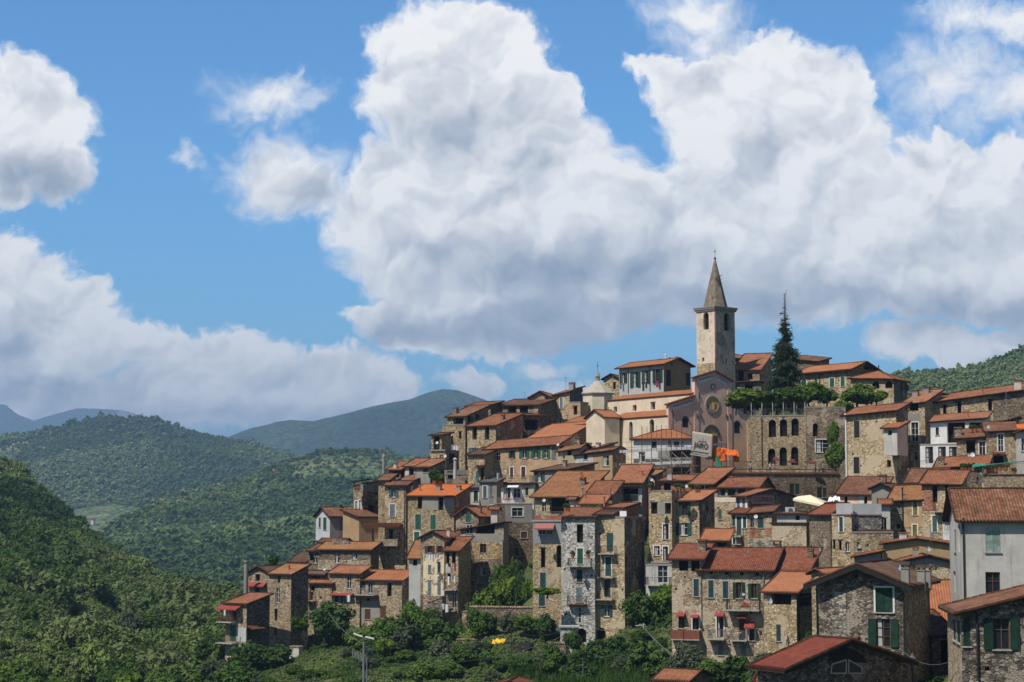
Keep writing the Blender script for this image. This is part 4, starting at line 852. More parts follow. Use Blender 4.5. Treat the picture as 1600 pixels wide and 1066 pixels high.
h = H('C7b', 'low grey shed with tile roof between two white chimneys below the crest', 'stone_house', 632, 652, None, 730, 748, 308, a=20, roof='shed', p=14, wall='dark', rc='orange tiles', D=5, wins=[('f','d',640,733,646,744)]); h.patch('f', 633, 730.5, 639, 745, 'light plaster')
h = H('C8', 'dark roofed building edge peeping over the crest terrace', 'attic_house', 655, 672, None, 717, 735, 316, a=10, roof='up_r', p=20, wall='dark', rc='dark tiles', D=4, wins=[])
# --- middle band
h = H('P1', 'long peach plastered house with row of green shuttered windows and mottled eaves', 'plaster_house', 757, 872, None, 696, 758, 300, a=24, roof='shed', p=15, wall='peach plaster', rc='orange tiles', yl=704, D=5.5,
  wins=[('f','w',774.5,707,782,720,'w'),('f','o',795,704,805,716,'k'),('f','o',811.5,698.5,827,716,'g'),('f','o',829.5,697.5,844.5,716,'g'),('f','o',847,697,859,716,'g'),('f','c',862,698,869.5,719,'s'),
  ('f','c',797,730,802,746,'b+'),('f','c',814.5,729.5,821,746,'b+'),('f','d',750,731,757,752)])
h.patch('f', 757, 722, 800, 756, 'gold', 'bare_stone'); h.balcony('f', 764, 833, 753, 1.4, 'iron'); HP1 = h
h = H('P1b', 'stone wing with teal door and tiny red canopy left of the peach house', 'stone_house', 731, 757, None, 712, 760, 301, a=24, roof='shed', p=12, wall='gold', rc='dark tiles', D=6, wins=[('f','c',743.5,736,749,752,'t'),('f','d',750.5,731,756,752)])
h.awning('f', 745, 758, 727, 731.5, .9, 'orange tiles', 'door_canopy', .1)
h = H('P2', 'big clean orange roof in front of the stone houses below the church', 'stone_house', 804, 872, None, 693, 700, 309, a=38, roof='shed', p=20, wall='sand plaster', rc='new tiles', yl=697, D=10, wins=[])
h = H('P3', 'gabled grey stone house with red brown doors on the skyline left of apse', 'stone_house', 828, 860, None, 622, 690, 336, a=14, roof='gy', p=28, wall='tan', rc='new tiles', D=9, wins=[('f','d',852,622,855.5,632),('f','c',839,642,844,655,'b+'),('f','c',852,641,856,656,'b+'),('f','c',847,672,852,686,'s')])
h = H('P4', 'tan stone house with grey shutters, aerial and stout chimney left of apse', 'stone_house', 861, 890, 906, 613, 672, 337, a=30, roof='shed', p=12, wall='gold', rc='orange tiles', yl=620, wall2='lead', D=5,
  wins=[('f','c',865.5,623.5,870,640,'s+'),('f','c',875,621.5,879.5,638,'s+'),('f','c',865,653.5,869,667,'s+'),('f','c',874,652.5,877.5,662,'s+')]); h.chimney(894, 609, 598, .9, 'plaster'); HP4 = h
h = H('P5', 'stone gable peeping over the apse roof', 'stone_house', 943, 967, None, 593, 620, 345, a=20, roof='gy', p=28, wall='gold', rc='orange tiles', D=5, wins=[('f','d',958,598,962,608)], ctrl=False)
h = H('P6', 'grey plastered palazzo with green shutters and hanging laundry beside the tower', 'plaster_house', 967.5, 1037, 1088, 570, 640, 331, a=44, roof='gx', p=17, wall='pale grey plaster', rc='new tiles', yl=577, wall2='ochre plaster', o=.6,
  wins=[('f','o',968.5,583,980,599,'k'),('f','o',985,581,1001,606,'k'),('f','o',1003,579,1015.5,600,'k'),('f','o',1020,577,1035.5,598,'k'),('s','c',1041,578,1048,603,'k'),('s','c',1049,566,1051,572,'b'),('s','c',1072,583,1084,603,'k')])
h.pipe('f', 982, 577, 615, 'iron'); h.pipe('f', 1016, 574, 612, 'iron'); HP6 = h
h.chimney(1009, 562, 557, .3, 'pipe'); h.chimney(1035, 557, 551, .3, 'pipe'); h.chimney(1055, 554, 548, .3, 'pipe'); c = h.chimney(1024, 560, 549, .28, 'pipe', 'white paint')
h = H('P7', 'tile roofed house with dark openings right behind the tower', 'stone_house', 1147, 1187, 1203, 579, 608, 318, a=20, roof='shed', p=20, wall='tan', rc='orange tiles', D=9, wins=[('f','d',1153,580,1162,596),('f','d',1168,583,1176,593)])
h = H('P7b', 'low grey outbuilding with tile roof between church and conifer', 'stone_house', 1140, 1189, None, 597, 616, 316, a=8, roof='up_r', p=2, wall='grey', rc='orange tiles', D=4, wins=[('f','d',1164,602,1176,612)])
h = H('P7c', 'higher tile roof on the skyline between tower and conifer', 'stone_house', 1146, 1196, None, 568, 590, 328, a=20, roof='gx', p=14, wall='dark', rc='orange tiles', D=5, yl=560, wins=[], ctrl=False); h.chimney(1183, 566, 557, .6, 'stone'); h.chimney(1176, 564, 558, .4, 'pipe'); h.chimney(1190, 568, 561, .4, 'stone')
# --- castle
h = H('K1', 'castle of pale stone with arched green shutters under a broad tiled gable roof', 'castle', 1250, 1329.5, 1410, 578, 640, 318, a=46, roof='gx', p=19, wall='gold', rc='new tiles', wall2='brown', yl=585, o=.7, cat='castle',
  wins=[('f','c',1253,594,1260,604,'g+'),('f','c',1273,593,1277,603,'g'),('f','c',1296.5,591,1303.5,605,'g+'),('f','c',1313.5,589,1320,604,'g+'),('s','d',1350,571,1364,578),('s','d',1376,571,1387,578)]); h.pipe('f', 1281, 584, 608, 'iron'); HK1 = h
h = H('K1b', 'arcaded stone wing of the castle with low hipped tile roof and rounded end', 'castle_wing', 1330, 1397, 1428, 593, 640, 309, a=28, roof='hip', p=20, wall='gold', rc='new tiles', wall2='brown', o=.5, cat='castle wing', yl=592,
  wins=[('f','a',1337,597,1348.5,611),('f','a',1362.5,595.5,1374,607.5),('f','a',1383,595,1394.5,606.5),('s','a',1407,597,1411,612),('s','a',1414,599,1417,612),('s','a',1420,600,1423,612)]); h.pipe('f', 1397, 594, 628, 'iron')
h = H('K1c', 'brown back roof of the castle showing between conifer and main roof', 'castle_wing', 1238, 1277, None, 566, 585, 338, a=30, roof='shed', p=9, wall='brown', rc='old tiles', D=6, yl=562, wins=[], cat='castle wing', ctrl=False)
h = H('K2', 'arcaded terrace building with two rows of three arches above the piazza', 'arcade_building', 1172, 1260, None, 650, 737, 291, a=14, roof='flat', wall='gold', D=6, yl=None, cat='arcade',
  wins=[('f','a',1201,656,1212.5,683),('f','a',1218.5,655,1230,682),('f','a',1236.5,654,1248,681),('f','a',1200,701,1211.5,728),('f','a',1218,699,1229.5,728),('f','a',1236,698.5,1247.5,727)]); h.pipe('f', 1190, 655, 728, 'copper pipe', .09); HK2 = h
h = H('K3', 'dark ivy grown wall with narrow arched window and glazed bay beside the arcade', 'stone_house', 1260.5, 1322, None, 637, 742, 290.6, a=4, roof='flat', wall='brown', D=5, yl=None,
  wins=[('f','a',1270,661.5,1278,682),('f','w',1274.5,687,1296,707,'w+')]); HK3 = h  # brown stone carries the shade of a wall turned from the sun
h = H('K4', 'promenade retaining wall with tile coping, arch and two dark windows', 'retaining_wall', 1133, 1314, None, 742, 800, 279, a=-10, roof='flat', wall='brown', D=6, cat='retaining wall',
  wins=[('f','c',1234,756,1241,773,'d'),('f','c',1242.5,756,1249,773,'k'),('f','c',1277,761.5,1284,778,'d'),('f','c',1286,762,1291.5,777,'k')]); HK4 = h
m = MB(); n_ = int(h.W / .3)
for k in range(n_): m.tube((-h.W + k * .3, -.2, h.zt + .1), (-h.W + k * .3, .25, h.zt + .3), .12, 5)
m.build('coping_tiles', 'orange tiles', h.root)
h.balcony('f', 1136, 1312, 733.5, .05, 'iron', 'dark wood', 1.1, 'walkway_edge')
# --- scaffolded house and roofs below the church
h = H('S1', 'white plastered house with orange hipped roof wrapped in scaffolding', 'plaster_house', 990, 1083, 1115, 686, 755, 288, a=14, roof='hip', p=20, wall='white plaster', rc='new tiles', o=.5,
  wins=[('f','c',1018,690,1026,700,'k'),('f','w',1044,688,1049,696,'s'),('f','w',1053,689.5,1061,696,'b'),('f','w',1064,688,1068,696,'s'),('f','L',1046,703,1080,715),('f','w',998,706,1008,722,'w'),('f','L',1050,730,1078,742)])
h.patch('f', 990, 717, 1083, 757, 'dark', 'dark_recess_wall'); h.patch('f', 1028, 701, 1083, 716.5, 'concrete', 'terrace_wall'); h.patch('s', 1084, 700, 1114, 757, 'dark', 'dark_recess_wall')  # dark stone plates: brown lower wall, with the terrace recess's shade in the colour
h = H('S2', 'ochre grey gabled house with one teal window left of the scaffolding', 'plaster_house', 900, 957, 978, 705, 745, 294, a=30, roof='gx', p=14, wall='ochre plaster', rc='old tiles', yl=712, wall2='brown', wins=[('f','w',942,712,951.5,728,'s'),('f','c',912,711,918,718,'k')])
h.patch('f', 900, 712, 927, 724, 'light plaster')
h = H('S2b', 'jumble of small broken tile roofs with chimney left of the ochre grey house', 'stone_house', 872, 905, None, 702, 730, 297, a=20, roof='gx', p=15, wall='sand plaster', rc='patched tiles', yl=707, D=6, wins=[('f','d',886,704,893,712)]); h.chimney(903, 696, 684, .8, 'stone')
h = H('S2c', 'low lean-to with white chimney cowls under the cream transept', 'stone_house', 890, 940, None, 700, 720, 300, a=34, roof='shed', p=10, wall='brown', rc='orange tiles', yl=709, D=4, wins=[]); h.chimney(935, 699, 692, .6, 'white'); h.chimney(922, 699, 692, .4, 'white')
h = H('S3', 'greenish plastered house with open teal shutters below the peach house', 'plaster_house', 834, 886, 930, 735, 778, 286, a=36, roof='shed', p=8, wall='grey plaster', rc='dark tiles', yl=737.5, wall2='brick', wins=[('f','o',836.5,738,851,753,'n'),('f','c',866,739,871,753,'s')]); h.pipe('f', 834.8, 738, 820, 'zinc')
h.chimney(879, 737, 727, .5, 'plaster'); HS3 = h
h = H('S4', 'broad mottled red tile roof over a deep dark loggia', 'stone_house', 836, 908, 930, 777.5, 812, 268, a=22, roof='shed', p=19, wall='gold', rc='patched tiles', D=10, o=.6,
  wins=[('f','L',859,778,890,803),('f','w',847,777.5,853,800,'s')]); h.chimney(911, 757, 746, .7, 'stone', 'dark'); h.chimney(910, 775, 761, .3, 'pipe', 'concrete'); h.chimney(908, 745, 737, .3, 'pipe'); HS4 = h
h = H('S4b', 'white chimney shaft at right end of the dark loggia', 'plaster_house', 889, 897, None, 782, 806, 262, a=14, roof='gx', p=25, wall='white plaster', rc='old tiles', D=1.2, wins=[])
h = H('S5', 'white glazed terrace house with green door under a tiled roof', 'plaster_house', 958, 1003, 1012, 756, 808, 270, a=14, roof='shed', p=18, wall='grey plaster', rc='orange tiles', D=8,
  wins=[('f','L',973,764,997,783)]); h.chimney(1003, 743, 735, .3, 'pipe'); h.patch('f', 997.5, 763, 1003, 786, 'white plaster'); h.awning('f', 957, 1003, 757, 761, .7, 'dark tiles', 'eave_canopy', .1)
h.balcony('f', 972, 1000, 784, 1.0, 'zinc')
h = H('S5b', 'small stone chimney house with crooked tile cap right of glazed terrace', 'stone_house', 1009, 1023, 1036, 744, 770, 274, a=30, roof='shed', p=14, wall='tan', rc='patched tiles', wins=[])
h = H('S6', 'orange brick alcove with potted plants under small tile roof', 'brick_house', 907, 942, None, 789, 803, 257, a=12, roof='shed', p=13, wall='orange plaster', rc='new tiles', D=5, wins=[('f','d',917,793,925,800)]); h.chimney(944, 788, 775, .35, 'pipe'); h.chimney(914, 778, 771, .35, 'pipe')
h = H('S6b', 'stone gable roof with white dish behind the potted plant alcove', 'stone_house', 918, 956, None, 775, 790, 263, a=16, roof='shed', p=17, wall='tan', rc='orange tiles', D=6, wins=[])
# --- tall white house group
h = H('W1', 'blue grey plastered house with faded red awning over tan stone lower floors', 'stone_house', 832.5, 880, None, 813, 966, 249, a=12, roof='flat', wall='gold', D=7,
  wins=[('f','w',842,828,852,835.5,'w'),('f','w',855,828.5,863,836,'w'),('f','d',845,857,852,887),('f','a',869.5,852,878,886.5),('f','c',844,895,853,917.5,'n='),('f','c',842,926,851.5,947,'n=')])
h.patch('f', 832.6, 813, 879.9, 849.5, 'blue grey plaster'); h.awning('f', 837, 867, 818, 827.5, 1.1, 'faded red cloth'); h.balcony('f', 831, 881, 813.5, .15, 'zinc', 'light plaster', 1.1); HW1 = h
h = H('W2', 'tall narrow whitewashed rubble house with green shutters and plant pots', 'stone_house', 877, 929.5, None, 809, 1000, 246, a=14, roof='shed', p=10, wall='whitewashed', rc='orange tiles', D=6,
  wins=[('f','d',901,819.5,911,848),('f','c',902,857,911,881,'g+'),('f','c',901,890,910,909.5,'k'),('f','c',900.5,918.5,910,941,'s'),('f','w',899,949,908,974,'s'),('f','a',902,982,916,1004)])
h.balcony('f', 889, 925, 884.5, .9, 'iron'); h.balcony('f', 888, 917, 943.5, .8, 'iron', 'rust'); HW2 = h
h.awning('f', 872, 898, 979.5, 984, 1.4, 'white canvas', 'porch_roof', .1)
h = H('W3', 'tall golden rubble house with teal shutters, three balconies and arched base', 'stone_house', 929.5, 976, 1010, 809, 1000, 245.4, a=24, roof='flat', wall='gold', wall2='dark',
  wins=[('f','c',948,833,958,862,'n'),('f','c',946,870.5,955,900,'n+'),('f','c',944,906.5,953.5,933,'k'),('f','o',939,945.5,957,963.5,'n'),('f','a',930.5,981,946.5,1005)])
h.balcony('f', 938, 963, 865, .8, 'iron'); h.balcony('f', 937, 961, 902, .8, 'iron'); h.balcony('f', 935, 960, 936.5, .8, 'iron'); h.pipe('s', 1005, 812, 950, 'zinc'); HW3 = h
h = H('W4', 'roof terrace room with white panel and red brick pier on the golden rubble house', 'plaster_house', 947, 973, 996, 795, 822, 247.5, a=20, roof='shed', p=5, wall='pink plaster', rc='orange tiles', wall2='brick', ctrl=False, dn=2, wins=[('f','D',966,799,972,814,'d')]); h.patch('f', 973, 796, 984, 820, 'white plaster')
m = MB(); m.box((-1.0,-1.0,0),(-.1,-.9,2.0)); q = m.build('screen', 'white canvas', h.root); q.location = (.9, 0, h.zt - 2.3)
h = H('W4b', 'small arched stone attic with tile edge above the golden rubble house', 'stone_house', 931, 955, None, 805.5, 815, 246.2, a=20, roof='shed', p=8, wall='gold', rc='old tiles', D=4, dn=1, ctrl=False, wins=[])
# --- stone house with white framed window, right of it
h = H('V1', 'golden rubble house with two pairs of open green shutters and orange roof', 'stone_house', 1050, 1093, 1117, 784, 905, 249, a=28, roof='shed', p=14, wall='gold', rc='new tiles', wall2='brown',
  wins=[('f','o',1061,784.5,1079,806,'k'),('f','o',1057,817,1080.5,836.5,'n'),('f','o',1054,850,1077,866,'k'),('s','d',1103,791,1107,800)]); h.chimney(1060, 779, 768, .5, 'white')
HV1 = h
h = H('V2', 'rubble house with roof terrace parapet, dark recessed windows and white framed ones', 'stone_house', 1014, 1050, None, 768, 905, 249.3, a=28, roof='flat', wall='gold', D=7,
  wins=[('f','d',1017,786,1027,803),('f','d',1039,786,1048.5,803),('f','w',1036,819,1045,843,'d+'),('f','w',1022,853,1031,868,'w+'),('f','w',1036,854,1044,876,'d+')])
h.patch('f', 1027, 785, 1039, 804.5, 'grey plaster'); h.balcony('f', 1016, 1050, 878, .9, 'iron'); HV2 = h
h = H('V3', 'white plastered garage below the white framed windows', 'plaster_house', 1009, 1050, None, 884, 914, 246, a=20, roof='flat', wall='light plaster', D=3, wins=[('f','D',1019,887,1026,908,'w'),('f','w',1028,884,1043,911,'w')]); h.balcony('f', 1012, 1050, 914, 1.4, 'iron')
h = H('V4', 'broad tile roofed house with strip of dark windows above cream band', 'stone_house', 1114, 1185, 1246, 763, 850, 262, a=20, roof='gx', p=17, wall='gold', rc='orange tiles', wall2='brown', D=9,
  wins=[('f','w',1121,764,1133,775,'d'),('f','w',1137,764,1149,775,'d'),('f','w',1153,764,1165,776,'d'),('f','c',1123,796,1127.5,812,'t')]); h.patch('f', 1114, 777, 1160, 785, 'cream', 'cream_band'); h.chimney(1143, 752, 744, .3, 'pipe')
h = H('V4b', 'tile roof with projecting left end beside the broad tile roofed house', 'stone_house', 1078, 1114, 1124, 758, 790, 264, a=26, roof='shed', p=16, wall='brown', rc='orange tiles', D=8, wins=[('f','d',1094,760,1102,768)])
h = H('V4c', 'long low red tile roof behind the roof terrace pots', 'stone_house', 1033, 1080, 1092, 752.5, 780, 270, a=20, roof='shed', p=9, wall='brick', rc='orange tiles', D=5, wins=[('f','d',1037,755,1048,768)]); h.chimney(1047, 750, 738, .6, 'white')
h = H('V5', 'small orange lean-to roof between the golden rubble house and the inn', 'stone_house', 1098, 1137, None, 846, 870, 243, a=14, roof='shed', p=17, wall='brown', rc='new tiles', D=4, wins=[('f','d',1106,848,1115,856),('f','d',1120,848,1133,856)])
h = H('V6', 'brown gabled inn with painted sign above rows of teal shutters', 'inn', 1150, 1168, 1241, 777, 850, 254, a=58, roof='gx', p=13, wall='white plaster', rc='orange tiles', wall2='brown', o=.5, D='auto', cat='inn',
  wins=[('f','c',1151,778,1156,799,'s'),('f','c',1160,778,1164,799,'s')])
HV6 = h
h = H('V7', 'narrow stone house with long teal shutters below the inn', 'stone_house', 1143, 1171, None, 804, 862, 250, a=24, roof='shed', p=10, wall='gold', rc='red tiles', D=5,
  wins=[('f','c',1144.5,806,1148.5,822,'n'),('f','c',1151,807,1158.5,836,'n+'),('f','c',1161,807,1166,825,'n+'),('f','c',1145,836,1149,850,'n+')]); h.balcony('f', 1149, 1160, 838, .7, 'rust'); h.balcony('f', 1148, 1160, 850, .7, 'iron')
h = H('V8', 'stone house with red brick patches and white dish under brown tile roof', 'stone_house', 1171, 1206, 1212, 801, 862, 246, a=18, roof='shed', p=10, wall='tan', rc='old tiles', yl=804, D=4, wins=[('f','c',1172.5,810,1178,824,'k'),('f','c',1184,809,1193,825,'n')])
h.patch('f', 1171, 826, 1188, 840, 'brick', 'brick_patch'); h.patch('f', 1171, 841, 1206, 862, 'grey', 'grey_patch'); h.patch('f', 1196, 825, 1206, 838, 'brick', 'brick_patch'); HV8 = h
h = H('V9', 'pinkish dormer room with one small square window over brown rubble wall', 'plaster_house', 1214, 1260, 1268, 804, 822, 241.5, a=14, roof='hip', p=10, wall='pink band', rc='dark tiles', D=4, wins=[('f','d',1243,806,1249.5,813)], dn=3)
for p_ in [h.wall]: p_.data.materials[0] = MATS['light plaster']
h = H('V10', 'big square rubble house with plain windowless front behind the red roofs', 'stone_house', 1206, 1260, 1289, 819.5, 868, 240, a=28, roof='shed', p=2, wall='tan', rc='dark tiles', wall2='brown', wins=[], o=.15)
h.patch('f', 1206, 858, 1260, 868, 'concrete')
# --- long house with red awnings and its roofs
h = H('R1', 'long rubble house with dark red roof, teal shutters and row of small red awnings', 'stone_house', 1096, 1205, 1262, 893, 1046, 205, a=16, roof='gx', p=18, wall='tan', rc='red tiles', wall2='brown', D=13, o=.5,
  wins=[('f','c',1107,907,1115,934,'n='),('f','c',1129.5,908.5,1138,935,'n='),('f','o',1145,910,1164,935,'k'),('f','o',1169,912,1188,935,'k'),
   ('f','w',1120,961,1130.5,996,'d+'),('f','w',1155,962,1165,998,'d'),('f','w',1171,981,1179,1001,'d+'),
   ('f','c',1122,1003,1130.5,1024,'s'),('f','c',1157,1005,1166,1026,'s'),('f','d',1108,893.5,1114,897),('f','d',1132,894,1138,898),('f','d',1156,894.5,1162,899),('f','d',1180,895,1186,900)])
for a_, b_, c_ in ((1118, 1132, 957), (1153, 1167, 960)): h.awning('f', a_, b_, c_, c_ + 6, .7, 'red cloth')
h.awning('f', 1164, 1180, 971.5, 982, .8, 'red cloth')
h.balcony('f', 1137, 1188.5, 953, 1.1, 'iron', h=1.1); h.balcony('f', 1108, 1134, 998, 1.0, 'zinc'); h.balcony('f', 1143, 1169, 1000, 1.0, 'zinc')
h.pipe('f', 1193, 900, 1020, 'zinc', .09); HR1 = h
h.chimney(1241, 872, 854, .9, 'stone', 'dark'); h.chimney(1300, 884, 872, .6, 'stone')
h = H('R2', 'raised end block with dark red roof and two open attic bays left of long house', 'stone_house', 1050, 1096, None, 875.5, 1046, 206.9, a=16, roof='shed', p=15, wall='tan', rc='red tiles', wall2='grey plaster', D=5, o=.5,
  wins=[('f','L',1061,876,1075,892),('f','L',1080,876.5,1093,893),('f','c',1084,905,1092,932,'n='),('f','w',1060,963,1069.5,982,'d'),('f','w',1082,961,1092,984,'d+')])
for a_, b_, c_ in ((1058, 1071, 957), (1081, 1092.5, 959.5)): h.awning('f', a_, b_, c_, c_ + 6, .7, 'red cloth')
h.balcony('f', 1050.5, 1070, 998, .9, 'panel'); h.balcony('f', 1071, 1095, 998.5, .9, 'panel')
HR2 = h; h.chimney(1150, 868, 851, .9, 'stone')
h = H('R3', 'right hand wing with patched red roof beside the long rubble house', 'stone_house', 1205, 1262, 1325, 893.5, 930, 205.6, a=20, roof='shed', p=18, wall='dark', rc='red tiles', o=.4, D=6.5, wins=[('f','d',1214,894.5,1221,899),('f','d',1240,895,1247,899)]); h.chimney(1299, 882, 868, .6, 'stone')
HR3 = h
h = H('R4', 'yellow lit rubble house with orange roof, dark loggia and white dish', 'stone_house', 1194, 1245, 1277, 927.5, 1030, 188, a=26, roof='shed', p=15, wall='gold', rc='new tiles', wall2='brown', D=6,
  wins=[('f','L',1206,928,1236,945),('f','c',1213,976,1220,1002,'n'),('s','L',1249,927,1270,948)]); h.pipe('s', 1247, 930, 1018, 'iron')
HR4 = h
h = H('R5', 'small stone gable with bright tiles between red roof and the dark gable', 'stone_house', 1268, 1286, 1320, 898, 925, 180, a=40, roof='gy', p=26, wall='gold', rc='new tiles', D=9, wins=[])
# --- big gabled house: dark stone holds the shade lying on its front
h = H('G1', 'large dark rubble gabled house with black barge boards and two tall green windows', 'stone_house', 1276, 1413, 1457, 917, 1090, 140, a=22, roof='gy', p=22, wall='dark', rc='dark tiles', wall2='brown', o=.75, th=.2, D=11,
  wins=[('f','c',1368,918.5,1395,957,'k+'),('f','o',1357,967,1404,1011,'k')]); HG1 = h
h.pipe('f', 1276.5, 925, 1010, 'iron', .06); h.pipe('f', 1412, 930, 1060, 'iron', .06)
m = MB(); zz = h.planes[0][2]; tt = -h.planes[0][0]; W_ = h.W; o_ = h.o
pk = (-W_ / 2, zz + tt * W_ / 2)
for (xa, za), (xb, zb) in (((-W_ - o_, zz - tt * o_), pk), (pk, (o_, zz - tt * o_))):
    m.obox([(xa, -o_ - .06, za - .22), (xb, -o_ - .06, zb - .22), (xb, -o_, zb - .22), (xa, -o_, za - .22), (xa, -o_ - .06, za + .14), (xb, -o_ - .06, zb + .14), (xb, -o_, zb + .14), (xa, -o_, za + .14)])
m.build('barge_board', 'black wood', h.root)
h.patch('f', 1301, 925, 1322, 1005, 'grey', 'blocked_window')
for px, yb_, yt_ in ((1415, 912, 880), (1440, 912, 884), (1449, 912, 884)): h.chimney(px, yb_, yt_, .55, 'wood')
h = H('G2', 'low stone gabled house with red metal tile roof and triangular glazed opening', 'stone_house', 1210, 1226, 1418, 1049, 1120, 116, a=56, roof='gx', p=16, wall='dark', rc='metal tiles', o=.5, D='auto', W=2.4, th=.18, wav=.0,
  wins=[]); HG2 = h  # shade on this low house is put into its dark stone
h.chimney(1337, 1016, 996, .45, 'plaster'); h.chimney(1367, 1026, 1011, .3, 'pipe')
m = MB(); zz = h.planes[0][2]; tt = h.planes[0][1]; D_ = h.D; o_ = h.o; pk = (D_ / 2, zz + tt * D_ / 2)
for (ya, za), (yb, zb) in (((-o_, zz - tt * o_), pk), (pk, (D_ + o_, zz - tt * o_))):
    m.obox([(o_, ya, za - .1), (o_ + .05, ya, za - .1), (o_ + .05, yb, zb - .1), (o_, yb, zb - .1), (o_, ya, za + .16), (o_ + .05, ya, za + .16), (o_ + .05, yb, zb + .16), (o_, yb, zb + .16)])
m.build('barge_board', 'black wood', h.root)
h = H('G3', 'little red roofed shed cut by bottom edge left of the low gable', 'shed', 1187, 1207, None, 1068, 1090, 125, a=20, roof='shed', p=20, wall='brown', rc='metal tiles', D=3, wins=[], cat='shed')
h = H('G4', 'orange tile roof of a garden hut at bottom below the climbing bush', 'hut', 1024, 1075, 1086, 1066, 1095, 185, a=26, roof='gx', p=14, wall='brown', rc='orange tiles', D=6, wins=[], cat='hut')
h = H('G5', 'red tile roof tip of a garden hut showing at the bottom edge under the reeds', 'hut', 770, 822, None, 1074, 1100, 215, a=10, roof='gy', p=15, wall='brown', rc='red tiles', D=5, wins=[], cat='hut')
# --- right: grey house and the house below it
h = H('E1', 'large pale grey plastered house with pale green shutters and long tile roof', 'plaster_house', 1488.5, 1503.5, None, 815, 950, 140, a=97, W=8.5, roof='gy', p=27, wall='light plaster', rc='old tiles', wall2='light plaster', o=.45, D=9,
  wins=[('s','c',1540,824,1563,863,'p'),('s','w',1540,894,1563,933,'b'),('f','c',1491,828,1494,862,'p'),('f','d',1497,822,1500,862),('f','d',1491,896,1493,925)]); h.pipe('s', 1504.5, 815, 950, 'iron', .06); HE1 = h
h = H('E2', 'near rubble house with dark green shutters and tile verge at right edge', 'stone_house', 1487, 1503, None, 961, 1110, 115, a=97, W=8, roof='shed', p=14, wall='tan', rc='old tiles', wall2='dark', o=.5, D=7,
  wins=[('s','o',1537,966,1593,1015,'k'),('s','c',1505,966,1516,1010,'k'),('f','c',1489,968,1493,1000,'k'),('f','c',1495,970,1500,1004,'k'),('s','d',1539,1042,1546,1048)]); h.pipe('s', 1526, 965, 1060, 'iron', .07)
HE2 = h  # front in dark stone, a colour standing for the shade on it
# --- houses between
h = H('E3', 'small peach tiled roof house in the gap left of the grey house', 'stone_house', 1452, 1500, None, 975, 1010, 158, a=8, roof='shed', p=30, wall='sand plaster', rc='new tiles', D=5, wins=[]); h.chimney(1463, 972, 958, .5, 'white')
h = H('E3b', 'low brown porch roof in the dark alley left of the grey house', 'porch', 1456, 1490, None, 994, 1040, 150, a=-12, roof='shed', p=20, wall='brown', rc='old tiles', D=4, wins=[('f','d',1470,1000,1484,1040)])
h = H('E4', 'ochre plastered house with wide orange gable roof above the chimneys', 'plaster_house', 1380, 1487, None, 852, 900, 196, a=12, roof='gy', p=9, wall='ochre plaster', rc='new tiles', D=12, wins=[]); h.chimney(1411, 842, 832, .8, 'white'); 
h = H('E4b', 'grey green plastered wing with teal shutters and low orange roof', 'plaster_house', 1335, 1377, None, 864, 900, 197, a=12, roof='up_r', p=11, wall='grey plaster', rc='new tiles', D=9, wins=[('f','c',1356,875,1362,889,'n'),('f','c',1363,875,1368.5,888,'n')])
h = H('E5', 'rubble gable with tile edging and white dish behind the wooden chimneys', 'stone_house', 1410, 1488, None, 880, 940, 178, a=8, roof='gy', p=13, wall='gold', rc='orange tiles', D=6, wins=[]); h.chimney(1431, 868, 855, .5, 'plaster'); HE5 = h
h.patch('f', 1410, 868, 1487, 885, 'grey plaster')
h = H('E5b', 'small tile canopy roof left of the rubble gable', 'shed', 1374, 1412, None, 886, 905, 176, a=14, roof='up_r', p=13, wall='dark', rc='orange tiles', D=3, wins=[('f','d',1380,888,1392,896)], cat='shed')
h = H('E6', 'grey terrace house with white canvas parapet and dark green shutter', 'stone_house', 1300, 1333, None, 805, 866, 216, a=20, roof='flat', wall='gold', D=6, wins=[('f','c',1311.5,808,1317,831,'n+'),('f','d',1297,843,1301,858),('f','d',1311,845,1315,860),('f','w',1321,847,1327,862,'w')])
h.balcony('f', 1307, 1333, 804, .1, 'canvas', 'rust', 1.25); h.pipe('f', 1331.5, 805, 860, 'iron')
h = H('E6b', 'dark stone terrace wall with white panels beside the grey terrace house', 'stone_house', 1333, 1378, None, 805, 862, 217, a=-8, roof='flat', wall='grey', D=5, wins=[('f','w',1378,808,1384,830,'k')]); h.balcony('f', 1333, 1377, 804.5, .1, 'canvas', 'rust', 1.25); h.awning('f', 1333, 1395, 828, 833, .3, 'orange tiles', 'tile_ledge', .1)
h = H('E6c', 'lower rubble garden wall with ivy under the dark terrace wall', 'stone_wall', 1334, 1396, None, 833, 872, 213, a=-4, roof='flat', wall='gold', D=1, wins=[('f','w',1339,847,1344,856,'w')], cat='wall')
h = H('E7', 'brown tile roof with pink and white panels below it', 'plaster_house', 1310, 1375, 1410, 775, 806, 238, a=22, roof='shed', p=17, wall='pink plaster', rc='old tiles', D=7, yl=774, wins=[('f','d',1319,776,1324,786),('f','d',1350,776,1355,787)]); h.patch('f', 1342, 775, 1350, 787, 'white plaster'); h.chimney(1393, 772, 757, .8, 'stone')
h = H('E7b', 'grey gabled attic with tile cap right of the brown roof', 'stone_house', 1362, 1392, 1412, 765, 790, 234, a=26, roof='gy', p=24, wall='grey plaster', rc='old tiles', D=6, wins=[])
h = H('E8', 'stone house with yellow shutters and crooked tile roof', 'stone_house', 1390, 1441, None, 783, 850, 226, a=20, roof='shed', p=16, wall='gold', rc='patched tiles', D=6, yl=785,
  wins=[('f','c',1426.5,783.5,1433.5,805,'y+'),('f','c',1426,820,1433,838,'y+'),('f','c',1403,788,1407,802,'s'),('f','d',1401,819,1407,826)]); h.pipe('f', 1410, 765, 835, 'iron', .08); h.patch('f', 1412, 784, 1441, 824, 'peach plaster')
